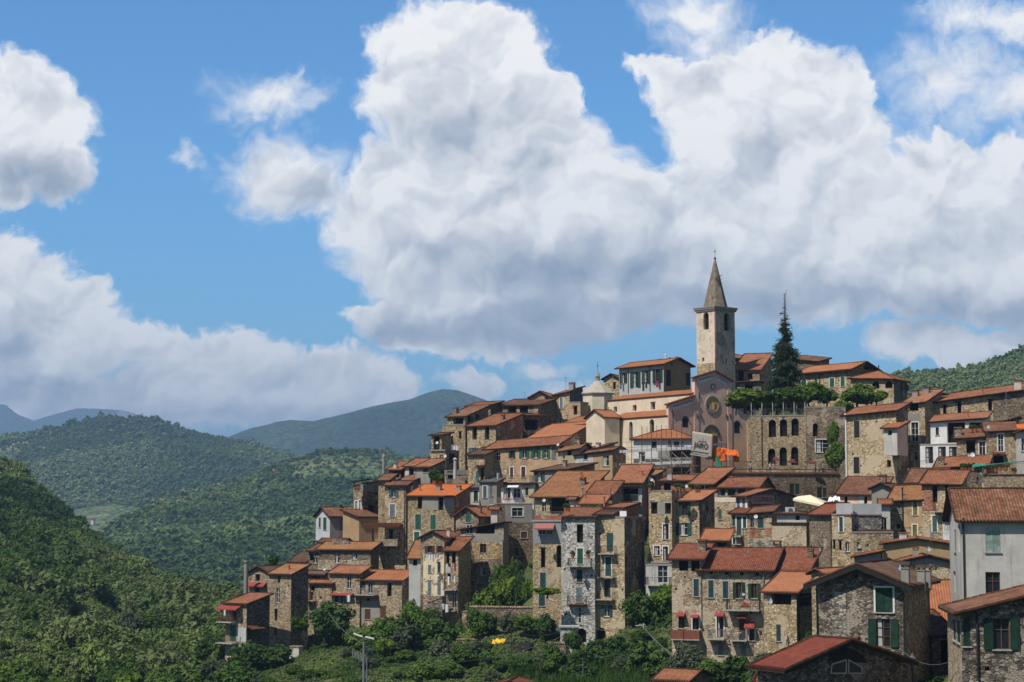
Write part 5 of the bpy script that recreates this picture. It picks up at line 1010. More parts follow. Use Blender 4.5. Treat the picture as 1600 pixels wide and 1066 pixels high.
h.chimney(1409.5, 775, 760, .35, 'pipe', 'concrete')
h = H('E8b', 'whitewashed stair landing with arch left of the yellow shutters', 'plaster_house', 1377, 1391, None, 790, 832, 224, a=10, roof='shed', p=10, wall='light plaster', rc='orange tiles', D=3, wins=[('f','d',1380,809,1385,830)])
h = H('E9', 'house of red brick above rubble with rusty balcony and teal shutters', 'brick_house', 1441, 1500, None, 759, 850, 224, a=22, roof='shed', p=15, wall='gold', rc='orange tiles', D=6, yl=758,
  wins=[('f','d',1457,758.5,1464.5,785),('f','d',1477,759,1482,790),('f','c',1457,806,1464,831,'t+'),('f','D',1476,806,1484,830,'w')])
h.patch('f', 1441.2, 759.2, 1462, 798, 'brick', 'brick_facing'); h.patch('f', 1473, 800, 1490, 845, 'white plaster'); h.balcony('f', 1460, 1487, 799, .9, 'rust'); h.balcony('f', 1457, 1490, 846, .9, 'zinc'); HE9 = h
h = H('E10', 'large plain rubble house with two narrow dark windows and a white drainpipe', 'stone_house', 1321, 1401, 1419.5, 643, 755, 262, a=34, roof='shed', p=15, wall='gold', rc='orange tiles', wall2='brown', yl=651, o=.5,
  wins=[('f','c',1334.5,658,1343,684,'d='),('f','c',1334,714.5,1343,740,'d='),('f','d',1386,719,1392,730)]); h.pipe('f', 1321.8, 650, 755, 'white paint', .13); HE10 = h
h = H('E10b', 'white plastered box room with tiny window and orange lean-to roof', 'plaster_house', 1381, 1402, 1418, 670, 708, 259, a=34, roof='shed', p=14, wall='light plaster', rc='new tiles', wall2='pink plaster', wins=[('f','d',1387,673,1393.5,680)], dn=.3, ctrl=False)
h = H('E11', 'stone house with large dark attic opening and stacked glazed balconies', 'stone_house', 1411, 1446, None, 630, 745, 268, a=30, roof='shed', p=15, wall='gold', rc='orange tiles', D=8, yl=633,
  wins=[('f','d',1421,629,1435,642),('f','w',1424,660,1435,690,'s+'),('f','A',1423.5,706,1434,720)]); h.patch('f', 1417, 646, 1438, 659, 'concrete'); h.balcony('f', 1416, 1446, 693.5, 1.5, 'iron'); h.balcony('f', 1416, 1446, 732, 1.5, 'iron'); h.chimney(1416, 621, 611, .8, 'plaster'); h.chimney(1448, 614, 605, .8, 'plaster')
HE11 = h
h = H('E11b', 'ridge gable with chimney against the wooded hill at right', 'stone_house', 1442, 1506, None, 625, 640, 277, a=24, roof='gy', p=16, wall='tan', rc='orange tiles', D=8, wins=[], ctrl=False); h.chimney(1493, 610, 601, .9, 'stone', 'grey')
h = H('E12', 'long stone house under a shallow rising roof with four tall dark windows', 'stone_house', 1444, 1610, None, 610, 700, 267, a=20, roof='shed', p=10, wall='gold', rc='orange tiles', D=8, yl=632, o=.5,
  wins=[('f','d',1452.5,632,1459,652),('f','d',1473.5,632,1478.5,651),('f','d',1496,628,1502,648),('f','d',1544,625,1550,645)]); h.chimney(1535, 616, 608, .35, 'pipe'); h.chimney(1591, 608, 594, 1.0, 'white'); h.patch('f', 1552, 610, 1600, 672, 'brown', 'darker_masonry'); HE12 = h
h = H('E13', 'white box room and flowered red loggia under a long tile lean-to', 'plaster_house', 1454, 1540, None, 655, 700, 259, a=22, roof='shed', p=12, wall='white plaster', rc='orange tiles', D=5, yl=661,
  wins=[('f','w',1462,668,1467,680,'d'),('f','L',1480,660,1508,692),('f','L',1514,660,1536,680)]); h.chimney(1512, 652, 641, .3, 'pipe'); HE13 = h
h = H('E13b', 'white plastered verandah with three dark glazed bays below the box room', 'plaster_house', 1438, 1497, None, 695, 757, 256, a=22, roof='flat', wall='white plaster', D=5, 
  wins=[('f','w',1446,698,1458,724,'k'),('f','w',1466,698,1478,722,'k'),('f','w',1483,698,1495,721,'k'),('f','w',1441,736,1449.5,752,'b')]); h.balcony('f', 1430, 1480, 731.5, 1.2, 'iron')
h = H('E13c', 'white plastered ground floor with brown shuttered window beside the big rubble house', 'plaster_house', 1419, 1442, None, 734, 760, 254, a=14, roof='flat', wall='white plaster', D=4, wins=[('f','c',1431,736,1440,752,'b')])
h = H('E14', 'brown roofed rubble house with tall grey window at right', 'stone_house', 1542, 1588, None, 674, 730, 250, a=12, roof='shed', p=13, wall='gold', rc='old tiles', D=6, yl=676,
  wins=[('f','w',1559.5,678,1568,706,'s+'),('f','d',1553,713,1568,724)]); h.awning('f', 1550, 1571, 707, 712, .9, 'orange tiles', 'door_canopy', .1); HE14 = h
h = H('E15', 'narrow stone house with white glazed door and red flower pot under small roofs', 'stone_house', 1495, 1542, None, 684, 722, 253, a=14, roof='shed', p=14, wall='tan', rc='old tiles', D=5, yl=687, wins=[('f','w',1530,690,1540,711,'w+'),('f','d',1510,690,1524,712)]); h.chimney(1497, 680, 668, .9, 'stone', 'grey')
h = H('E16', 'wide brown tile roof with two white dishes in front of the verandah', 'stone_house', 1462, 1542, None, 729, 750, 247, a=20, roof='shed', p=15, wall='brown', rc='orange tiles', D=5, yl=733, wins=[]); h.chimney(1471, 727, 716, .7, 'stone', 'grey'); HE16 = h
h = H('E17', 'plaster house with orange awning at far right edge', 'plaster_house', 1588, 1640, None, 665, 720, 248, a=10, roof='up_r', p=14, wall='light plaster', rc='patched tiles', D=6, wins=[('f','w',1596,685,1604,705,'g')]); h.awning('f', 1588, 1612, 663, 671, 1.0, 'orange cloth')
h = H('E18', 'small orange lean-to roof with grey sheet below the long rising roof', 'shed', 1552, 1590, None, 655, 675, 256, a=18, roof='up_r', p=14, wall='concrete', rc='orange tiles', D=4, wins=[], cat='shed')
h = H('E19', 'planted terrace of rubble masonry with green mesh fence at right', 'terrace', 1534, 1640, None, 742, 770, 236, a=16, roof='flat', wall='tan', D=6, wins=[], cat='terrace'); h.balcony('f', 1536, 1610, 741, .1, 'rust', 'orange tiles', 1.3); HE19 = h
h = H('E20', 'low tile roofs between the chimneys behind the brick house', 'stone_house', 1416, 1470, None, 756, 775, 232, a=20, roof='shed', p=16, wall='lilac grey plaster', rc='old tiles', D=6, wins=[])
h = H('E21', 'rubble garden house with arch stub below the inn sign and cream parasol', 'stone_house', 1264, 1300, None, 818, 868, 247, a=4, roof='flat', wall='brown', D=5, wins=[('f','d',1262,826,1268,840),('f','d',1294,842,1299,858)])
h = H('E21b', 'stone house with dark red sloping roof edge right of the parasol', 'stone_house', 1297, 1322, None, 792, 868, 228, a=-20, roof='up_r', p=26, wall='brown', rc='red tiles', D=5, wins=[('f','c',1296,844,1300,858,'k')])
h = H('A1', 'grey gabled house with rust brown roof and two small skylights behind left end', 'stone_house', 452, 476, 487, 880, 898, 305, a=20, roof='gx', p=17, wall='grey plaster', rc='dark tiles', D=9, wins=[])
h = H('A2', 'narrow cluttered stone house with small balcony between grey gable and wide low house', 'stone_house', 482, 498, None, 862, 905, 296, a=20, roof='shed', p=14, wall='brown', rc='old tiles', D=5, wins=[('f','d',484,866,490,876),('f','w',490,871,495,880,'w')])
h = H('A3', 'small tile roofed shack with white posts below the grey plastered house', 'shed', 494, 514, None, 846, 862, 303, a=10, roof='up_r', p=4, wall='brown', rc='orange tiles', D=4, wins=[('f','d',497,848,511,858)], cat='shed')
# ---------------------------------------------------------------- church, built round the corner between the lit flank and the pink front
def local_of(h, P): d = P - h.O; return Vector((d.dot(h.ex), d.dot(h.ey), d.z))
def absorb(main, sub, names=None):
    M = main.root.matrix_basis.inverted() @ sub.root.matrix_basis
    for c in list(sub.root.children):
        loc = c.location.copy(); c.parent = main.root; c.matrix_parent_inverse = Matrix.Identity(4)
        X = M @ Matrix.Translation(loc); c.matrix_basis = X
        if c.name.split('.')[0] == 'wall' and names: c.name = names
    bpy.data.objects.remove(sub.root)
ch = House('CH', 'parish church with pink gabled front, cream flank and orange tiled aisles', 'church', 945, 1043, None, 651, 735, 300, a=57, roof='shed', p=17, wall='cream', rc='new tiles', D=4.4, o=.1, caps=False, cat='church',
  wins=[('f','a',983,659,988.5,690),('f','a',1015,655,1022,681)], yl=None)
# nave
K = ch.O + ch.ey * 4.4
sx = 800 + FPX * K.x / K.y
nv = House('CHn', 'x', 'x', None, sx, None, 617, 735, K.y, a=57, roof='gx', p=17, wall='cream', rc='new tiles', D=6.6, W=ch.W + 5.2, o=.1, caps=False, ctrl=False,
  wins=[('f','d',933,637,937.5,642),('f','d',959,635.5,964,644),('f','d',988.5,633,994.5,642),('f','d',1017,629.5,1023.5,640)])
absorb(ch, nv, 'nave_wall')
tr = House('CHt', 'x', 'x', 916, 945, 968, 653, 712, 308, a=57, roof='gy', p=25, wall='cream', rc='new tiles', wall2='cream', wins=[], o=.3, ctrl=False); absorb(ch, tr, 'transept_wall')
ll = House('CHl', 'x', 'x', 872, 917, None, 664, 712, 316.5, a=52, roof='shed', p=18, wall='cream', rc='new tiles', D=4.5, wins=[('f','a',903,666,909,687),('f','d',881,681,885.5,687)], ctrl=False); absorb(ch, ll, 'chapel_wall')
# apse drum with stone slate cone and lantern
c0 = at(934, 660, 334); zt = at(934, 615.5, 334).z - c0.z; za = at(936, 596, 334).z - c0.z; zb = at(934, 700, 334).z - c0.z
m = MB(); m.lathe([(2.75, zb - 2), (2.75, zt)], n=8); a_ = m.build('apse', 'cream', ch.root); a_.matrix_basis = ch.root.matrix_basis.inverted() @ Matrix.Translation(c0) @ Matrix.Rotation(R(22), 4, 'Z')
m = MB(); m.lathe([(3.05, zt - .1), (3.1, zt + .06), (.5, za), (.45, za + .1)], n=8); m.build('apse_roof', 'slate shingles', a_)
m = MB(); m.lathe([(.42, za), (.42, za + .8), (.55, za + .82), (.5, za + .95), (.05, za + 1.9)], n=8); ln = m.build('lantern', 'grey plaster', a_)
m = MB(); m.tube((0, 0, za + 1.8), (0, 0, za + 3.3), .035, 5); m.tube((-.35, 0, za + 2.7), (.35, 0, za + 2.75), .03, 5); m.build('finial', 'iron', ln)
wl = House('CHx', 'x', 'x', 889, 907, None, 629, 700, 329, a=30, roof='flat', wall='peach plaster', D=3, wins=[('f','d',896,635,902,648)], ctrl=False); absorb(ch, wl, 'sacristy_wall')
pp = ch.pipe('f', 945, 652, 700, 'iron')
# pink front on the end of the building: outline in its own plane
def fz(x, y): return ch.uz('s', x, y)
outl = [(1043, 735), (1043, 632.5), (1083.5, 619.5), (1083.5, 591), (1115, 581), (1141, 596), (1141, 627), (1172, 645), (1172, 740)]
pts = [fz(*p) for p in outl]; uL, uR = pts[0][0], pts[-1][0]
pts[0] = (uL, -3); pts[-1] = (uR, -3)
def plate(name, pts, x0, x1, mat, parent=None):
    m = MB(); n = len(pts)
    m.poly([(x1, u, z) for u, z in pts]); m.poly([(x0, u, z) for u, z in pts][::-1])
    for i in range(n):
        (u0, z0), (u1, z1) = pts[i], pts[(i + 1) % n]; m.poly([(x0, u0, z0), (x0, u1, z1), (x1, u1, z1), (x1, u0, z0)])
    return m.build(name, mat, parent or ch.root, recalc=True)
fac = plate('facade', pts, -.35, .25, 'pink plaster')
P = {k: fz(*v) for k, v in dict(a=(1043, 632.5), b=(1083.5, 619.5), c=(1083.5, 591), d=(1115, 581), e=(1141, 596), f=(1141, 627), g=(1172, 645)).items()}
def strip(u0, u1, ztop, name='pilaster', x=.33): plate(name, [(u0, -3), (u1, -3), (u1, ztop), (u0, ztop)], .251, x, 'pink band')
strip(uL, uL + .75, P['a'][1] - .15); strip(uR - .75, uR, P['g'][1] - .1); strip(P['b'][0] - .1, P['b'][0] + .8, P['b'][1]); strip(P['f'][0] - .8, P['f'][0] + .1, P['f'][1] - .1)
plate('pilaster', [(P['c'][0], P['b'][1] + .01), (P['c'][0] + .8, P['b'][1] + .01), (P['c'][0] + .8, P['c'][1]), (P['c'][0], P['c'][1] - .4)], .251, .33, 'pink band'); plate('pilaster', [(P['e'][0] - .8, P['f'][1] + .01), (P['e'][0], P['f'][1] + .01), (P['e'][0], P['e'][1] - .3), (P['e'][0] - .8, P['e'][1])], .251, .33, 'pink band')
for p_, q_ in (('a', 'b'), ('c', 'd'), ('d', 'e'), ('f', 'g')):
    (u0, z0), (u1, z1) = P[p_], P[q_]; sl = (z1 - z0) / (u1 - u0); e0 = .35 if p_ in 'ac' else 0; e1 = .35 if q_ in 'eg' else 0
    m = MB(); m.obox([(-.4, u0 - e0, z0 - sl * e0), (.6, u0 - e0, z0 - sl * e0), (.6, u1 + e1, z1 + sl * e1), (-.4, u1 + e1, z1 + sl * e1), (-.4, u0 - e0, z0 - sl * e0 + .22), (.6, u0 - e0, z0 - sl * e0 + .22), (.6, u1 + e1, z1 + sl * e1 + .22), (-.4, u1 + e1, z1 + sl * e1 + .22)]); m.build('coping', 'new tiles', fac)
    # pale blind arches stepping along the slope
    n = max(4, int((u1 - u0 - 1.0) / .48)); m = MB(); k_ = MB()
    for i in range(n):
        u = u0 + .8 + (u1 - u0 - 1.2) * (i + .5) / n; z = z0 + sl * (u - u0) - .35
        m.obox([(.252, u - .2, z - .72), (.27, u - .2, z - .72), (.27, u + .2, z - .72), (.252, u + .2, z - .72), (.252, u - .2, z), (.27, u - .2, z), (.27, u + .2, z), (.252, u + .2, z)])
        for j in range(6):
            a0, a1 = math.pi * j / 6, math.pi * (j + 1) / 6; k_.obox([(x_, u + rr * math.cos(aa), z - .32 + rr * math.sin(aa)) for x_ in (.272, .33) for rr, aa in ((.16, a0), (.25, a0), (.25, a1), (.16, a1))])
    m.build('arch_band', 'white paint', fac); k_.build('blind_arches', 'lead', fac)
def ring(u, z, r0, r1, x0, x1, mat, name, a0=0, a1=2 * math.pi, n=28):
    m = MB()
    for j in range(n):
        b0, b1 = a0 + (a1 - a0) * j / n, a0 + (a1 - a0) * (j + 1) / n
        m.obox([(x_, u + rr * math.cos(aa), z + rr * math.sin(aa)) for x_ in (x0, x1) for rr, aa in ((r0, b0), (r1, b0), (r1, b1), (r0, b1))])
    return m.build(name, mat, fac)
def disc(u, z, r, x, mat, name, sy=1, parent=None, a0=0, a1=2 * math.pi):
    m = MB(); m.poly([(x, u + r * math.cos(a0 + (a1 - a0) * i / 24), z + r * sy * math.sin(a0 + (a1 - a0) * i / 24)) for i in range(25 if a1 < 6 else 24)]); return m.build(name, mat, parent or fac)
um, zm = fz(1111.5, 632.5); disc(um, zm, 1.2, .262, 'gold paint', 'mosaic_roundel'); ring(um, zm, 1.2, 1.4, .25, .36, 'grey plaster', 'roundel_frame'); ring(um, zm, 1.41, 1.55, .25, .31, 'light plaster', 'roundel_border')
for i, (du, dz, w_, h__, mt) in enumerate(((-.85,-.35,.3,.7,'lettering red'),(-.35,-.3,.34,.9,'light plaster'),(.15,-.2,.34,1.1,'cream canvas'),(.7,-.35,.4,.8,'lettering red'),(0,-.98,1.4,.22,'grey plaster'))):
    m = MB(); m.obox([(x_, um + du + a * w_ / 2, zm + dz + b * h__ / 2) for x_ in (.264, .272) for a, b in ((-1,-1),(1,-1),(.7,1),(-.7,1))]); m.build('mosaic_piece', mt, fac)
uo, zo = fz(1112.5, 604.5); disc(uo, zo, .34, .262, 'light plaster', 'oculus'); ring(uo, zo, .34, .5, .25, .32, 'lead', 'oculus_ring', n=16)
ul, zl = fz(1110, 681); disc(ul, zl, 1.25, .262, 'gold paint', 'lunette', a0=0, a1=math.pi); ring(ul, zl, 1.25, 1.75, .25, .36, 'lead', 'portal_arch', 0, math.pi, 16); plate('portal', [(ul - 1.25, zl - 3.6), (ul + 1.25, zl - 3.6), (ul + 1.25, zl), (ul - 1.25, zl)], .251, .28, 'wood', fac)
for (x0, y0, x1, y1) in ((1064.5, 652, 1073.5, 668), (1145.4, 659, 1154, 677)):
    u0, z1 = fz(x0, y0); u1, z0 = fz(x1, y1); r = (u1 - u0) / 2; uc = (u0 + u1) / 2; zc = z1 - r
    plate('arched_window', [(u0, z0), (u1, z0)] + [(uc + r * math.cos(math.pi * i / 12), zc + r * math.sin(math.pi * i / 12)) for i in range(13)], .251, .262, 'glass', fac)
    ring(uc, zc, r, r + .22, .25, .34, 'lead', 'window_arch', 0, math.pi, 14)
for px in (1087, 1093, 1133, 1139):
    u_, z_ = fz(px, 650); m = MB(); m.box((.25, u_ - .12, z_ - .3), (.4, u_ + .12, z_ + .3)); m.build('corbel', 'lead', fac)
for px, py in ((1049, 647), (1137, 619), (1166, 664), (1090, 618)):
    u_, z_ = fz(px, py); m = MB(); m.obox([(x_, u_ + a, z_ + b) for x_ in (.33, .37) for a, b in ((-.05,.5),(.05,.5),(.22,-.5),(.12,-.5))]); m.build('tie_bar', 'iron', fac)

# ---------------------------------------------------------------- bell tower
tw = House('TW', 'tall weathered bell tower with pointed stone spire, clock and belfry arches', 'bell_tower', 1088.5, 1117, 1148.5, 480, 615, 313, a=49, roof='flat', wall='tower plaster', wall2='darker tower plaster', wins=[
  ('f','a',1099,488,1107.5,515),('s','a',1131.5,489,1140,517),('f','d',1097,559,1100.5,565),('s','d',1134,561,1136,570)], dn=10, ctrl=False, cat='bell tower')
W_, D_ = tw.W, tw.D; zt = tw.zt
m = MB(); m.box((-W_ - .2, -.2, zt - .5), (.2, D_ + .2, zt - .25)); m.box((-W_ - .32, -.32, zt - .25), (.32, D_ + .32, zt + .0)); m.box((-W_ - .4, -.4, zt + .0), (.4, D_ + .4, zt + .18))
bpy.data.objects.remove(tw.roof); m.build('cornice', 'grey plaster', tw.root)
zap = at(1123, 401, 313).z - tw.O.z; m = MB(); rr = 2.05
m.lathe([(rr, zt + .18), (rr * .985, zt + .3), (.1, zap), (.02, zap + .05)], c=(-W_ / 2, D_ / 2, 0), n=8); sp_ = m.build('spire', 'spire stone', tw.root, cut=None)
m = MB(); q = (-W_ / 2, D_ / 2); m.lathe([(.04, 0), (.2, .12), (.2, .3), (.04, .42)], c=(q[0], q[1], zap - .1), n=8); m.tube((*q, zap + .2), (*q, zap + 1.7), .04, 5); m.tube((q[0] - .35, q[1], zap + 1.25), (q[0] + .35, q[1], zap + 1.25), .035, 5); m.build('cross', 'iron', sp_)
tw.patch('f', 1088.5, 568, 1117, 612, 'gold', 'bare_masonry', .03)
for (x0, y0, x1, y1) in ((1114.5, 482, 1117, 590),): tw.patch('f', x0, y0, x1, y1, 'pink band', 'corner_strip', .02)
tw.patch('s', 1117, 482, 1119, 560, 'pink band', 'corner_strip', .02)
uc_, zc_ = tw.uz('s', 1126.5, 531); m = MB()
m.poly([(.035, uc_ + 1.05 * math.cos(2 * math.pi * i / 24), zc_ + 1.05 * math.sin(2 * math.pi * i / 24)) for i in range(24)]); ck = m.build('clock_face', 'grey plaster', tw.root)
m = MB()
for i in range(12):
    a_ = math.pi * i / 6; cu, cz = uc_ + .82 * math.cos(a_), zc_ + .82 * math.sin(a_); du, dz = math.cos(a_) * .13, math.sin(a_) * .13; pu, pz = -math.sin(a_) * .05, math.cos(a_) * .05
    m.obox([(x_, cu + s1 * du + s2 * pu, cz + s1 * dz + s2 * pz) for x_ in (.036, .05) for s1, s2 in ((-1,-1),(1,-1),(1,1),(-1,1))])
m.build('hour_marks', 'iron', ck); m = MB()
for a_, L_ in ((R(95), .5), (R(60), .75)): m.obox([(x_, uc_ + s1 * -math.sin(a_) * .035 + t_ * math.cos(a_) * L_, zc_ + s1 * math.cos(a_) * .035 + t_ * math.sin(a_) * L_) for x_ in (.052, .065) for t_, s1 in ((0,-1),(1,-1),(1,1),(0,1))])
m.build('clock_hands', 'iron', ck)
m = MB()
for i in range(14):
    a_ = random.uniform(0, 6.28); b_ = random.uniform(-.6, .9); p = (-W_ / 2 + .5 + random.uniform(-.1, .3), D_ / 2 - .5, zap - 3.6 + random.uniform(-.5, .5)); m.tube(p, (p[0] + .9 + random.uniform(-.2, .4), p[1] - .5 * math.cos(a_), p[2] + .8 * b_), .02, 4)
m.build('withered_twigs', 'dark wood', sp_)

# ---------------------------------------------------------------- village hill
ctl = list(CTRL)
def cp(x, y, Y): p = at(x, y, Y); ctl.append((p.x, p.y, p.z + .6))
for a in ((800, 962, 268), (815, 940, 275), (830, 960, 260), (790, 908, 282), (760, 968, 268), (850, 962, 262), (845, 935, 275), (870, 960, 256), (1250, 1075, 160), (1262, 1062, 178), (1240, 1100, 140), (1290, 1100, 115), (340, 1062, 290), (355, 1055, 275), (1470, 1075, 130), (345, 1066, 262), (400, 1072, 240), (500, 1045, 258), (560, 1080, 228), (700, 1090, 215), (600, 1000, 272), (660, 985, 268), (760, 996, 262), (850, 1080, 205), (900, 1022, 238), (1000, 1090, 192), (1020, 968, 238), (1100, 1090, 180), (1150, 1062, 196),
          (1190, 1080, 160), (1300, 1110, 110), (300, 1085, 262), (250, 1110, 262), (200, 1120, 262), (330, 1010, 300), (300, 980, 360), (350, 960, 350), (420, 960, 360), (450, 930, 340), (480, 915, 345), (540, 900, 360), (600, 850, 365), (660, 790, 365), (720, 740, 370),
          (800, 700, 375), (900, 690, 380), (1000, 680, 385), (1100, 670, 385), (1230, 640, 350), (1300, 640, 335), (1400, 650, 340), (1500, 650, 335), (1700, 650, 330), (1700, 760, 240), (1700, 900, 160), (1700, 1110, 100), (1480, 1060, 140), (1430, 1080, 125), (1000, 1250, 120), (600, 1300, 120), (1500, 1300, 70),
          (300, 1250, 150), (800, 1400, 90), (1230, 614, 316), (1195, 634, 304), (1215, 632, 302), (1250, 628, 300), (1140, 742, 292), (1160, 742, 290), (1150, 745, 300), (1165, 744, 296), (1120, 742, 296), (1310, 636, 302), (1370, 634, 304), (1200, 735, 286), (1290, 740, 284)): cp(*a)
ctl = np.array(ctl)
PL = np.linalg.lstsq(np.stack([np.ones(len(ctl)), ctl[:, 0], ctl[:, 1]], 1), ctl[:, 2], rcond=None)[0]; PL[0] -= 2.5
RES = ctl[:, 2] - PL[0] - PL[1] * ctl[:, 0] - PL[2] * ctl[:, 1]
def zt_raw(x, y):
    d2 = (x[:, None] - ctl[None, :, 0]) ** 2 + (y[:, None] - ctl[None, :, 1]) ** 2 + 2.0; w = 1 / d2 ** 1.7
    return PL[0] + PL[1] * x + PL[2] * y + (w * RES[None, :]).sum(1) / (w.sum(1) + 1 / 14.0 ** 3.4) - .9
gx_ = np.arange(-75, 130, 1.25); gy_ = np.arange(60, 440, 1.5); GX, GY = np.meshgrid(gx_, gy_)
GZ = np.concatenate([zt_raw(a, b) for a, b in zip(np.array_split(GX.ravel(), 40), np.array_split(GY.ravel(), 40))]).reshape(GX.shape)
GZ += fbm(GX * .12, GY * .12, 4) * .9
back_ = np.clip((GY - 352) / 60, 0, 1); GZ -= back_ ** 1.2 * 45
for px_, Y_, r_, dd_ in ((1150, 296, 6.5, 11), (1166, 292, 4.5, 5), (1135, 294, 6, 5)):
    q_ = at(px_, 700, Y_); GZ -= dd_ * np.exp(-((GX - q_.x) ** 2 + (GY - q_.y) ** 2) / (2 * r_ * r_))
pxs = 800 + FPX * GX / GY; w_ = np.clip((pxs - 1085) / 12, 0, 1) * np.clip((1186 - pxs) / 8, 0, 1) * np.clip((GY - 280) / 4, 0, 1) * np.clip((312 - GY) / 3, 0, 1); cap = at(1150, 746, 291).z
GZ = GZ * (1 - w_) + np.minimum(GZ, cap) * w_
left_ = np.clip((-GX - GY * .1535) / 16, 0, 1); GZ -= left_ ** 1.1 * 22; GZ -= np.clip((GY - 292) / 40, 0, 1) * np.clip((-GX - 26) / 14, 0, 1) * 20
fr_ = np.clip((150 - GY) / 90, 0, 1) * np.clip((40 - GX) / 30, 0, 1); GZ -= fr_ * 10
m, t, b = newmat('village slope'); g_ = t.node('ShaderNodeNewGeometry'); P_ = g_.outputs['Position']
n_ = t.noise(P_, .09, 6, .65); n2_ = t.noise(P_, .7, 5, .7)
c_ = t.ramp(t.m('ADD', t.m('MULTIPLY', n_, .6), t.m('MULTIPLY', n2_, .4)), [(.36, (.03,.048,.016)), (.45, (.05,.075,.022)), (.53, (.085,.105,.035)), (.59, (.15,.13,.07)), (.70, (.22,.175,.12))])
t.put(b.inputs['Base Color'], c_); bump(t, b, n2_, 1.0, .5)
grid_mesh('terrain', GX, GY, GZ, MATS['village slope'])
def gz(x, y):
    i = min(max((x + 75) / 1.25, 0), len(gx_) - 1.01); j = min(max((y - 60) / 1.5, 0), len(gy_) - 1.01); a, c = int(i), int(j); fi, fj = i - a, j - c
    return (GZ[c, a] * (1 - fi) + GZ[c, a + 1] * fi) * (1 - fj) + (GZ[c + 1, a] * (1 - fi) + GZ[c + 1, a + 1] * fi) * fj
def ground(px, py, Y0=90, Y1=400, lim=None):
    r = ray(px, py); Y = Y0
    while Y < Y1:
        k = Y / r.y
        if r.z * k <= gz(r.x * k, Y): return r * k
        Y += 1.2
    return None

# ---------------------------------------------------------------- plants near the village
CR = {}
for nm, mt, sd, lf in (('dark', lf_dark, 50, .12), ('mid', lf_mid, 60, .13), ('bright', lf_bright, 70, .14), ('olive', lf_olive, 80, .10)):
    CR[nm] = [crown_mesh(nm + ' crown', sd + i, 3400, 1, .9, lf, 34, mt, fill=.78) for i in range(3)]
def trunk_mesh(seed):
    rnd = random.Random(seed); m = MB(); top = Vector((rnd.uniform(-.1, .1), rnd.uniform(-.1, .1), 0.1)); m.tube((0, 0, -1.3), tuple(top), .09, 7, .055)
    for i in range(5):
        a = i * 1.3 + rnd.random(); d = Vector((math.cos(a) * .5, math.sin(a) * .5, .5 + rnd.random() * .3)); m.tube(tuple(top - Vector((0, 0, .1))), tuple(top + d), .04, 5, .015)
    me = bpy.data.meshes.new('trunk'); me.from_pydata(m.v, [], m.f); me.materials.append(bark); return me
TR = [trunk_mesh(i) for i in range(4)]
_tc = [0]
def tree_at(P, rx, rz_, kind, label, name='tree', cat='tree', group=None, tall=1.0):
    """crown centred over its foot P; rx, rz_ = half width and half height"""
    _tc[0] += 1; i = _tc[0]; rnd = random.Random(i)
    o = empty(name, P, rnd.uniform(0, 6.28)); tag(o, label, cat, group)
    c = link('crown', CR[kind][i % 3], o, (0, 0, rz_ * .92)); c.scale = (rx, rx * rnd.uniform(.85, 1.1), rz_)
    t_ = link('trunk', TR[i % 4], o, (0, 0, rz_ * .9)); t_.scale = (rx * .8, rx * .8, rz_)
    return o
def tree_px(cx, top, base, w, kind, label, Y=None, **kw):
    if Y is None:
        P = ground(cx, base)
        if P is None: P = at(cx, base, 260)
    else: P = at(cx, base, Y)
    s = P.y / FPX; return tree_at(P, w / 2 * s * 1.05, (base - top) / 2 * s * 1.05, kind, label, **kw)
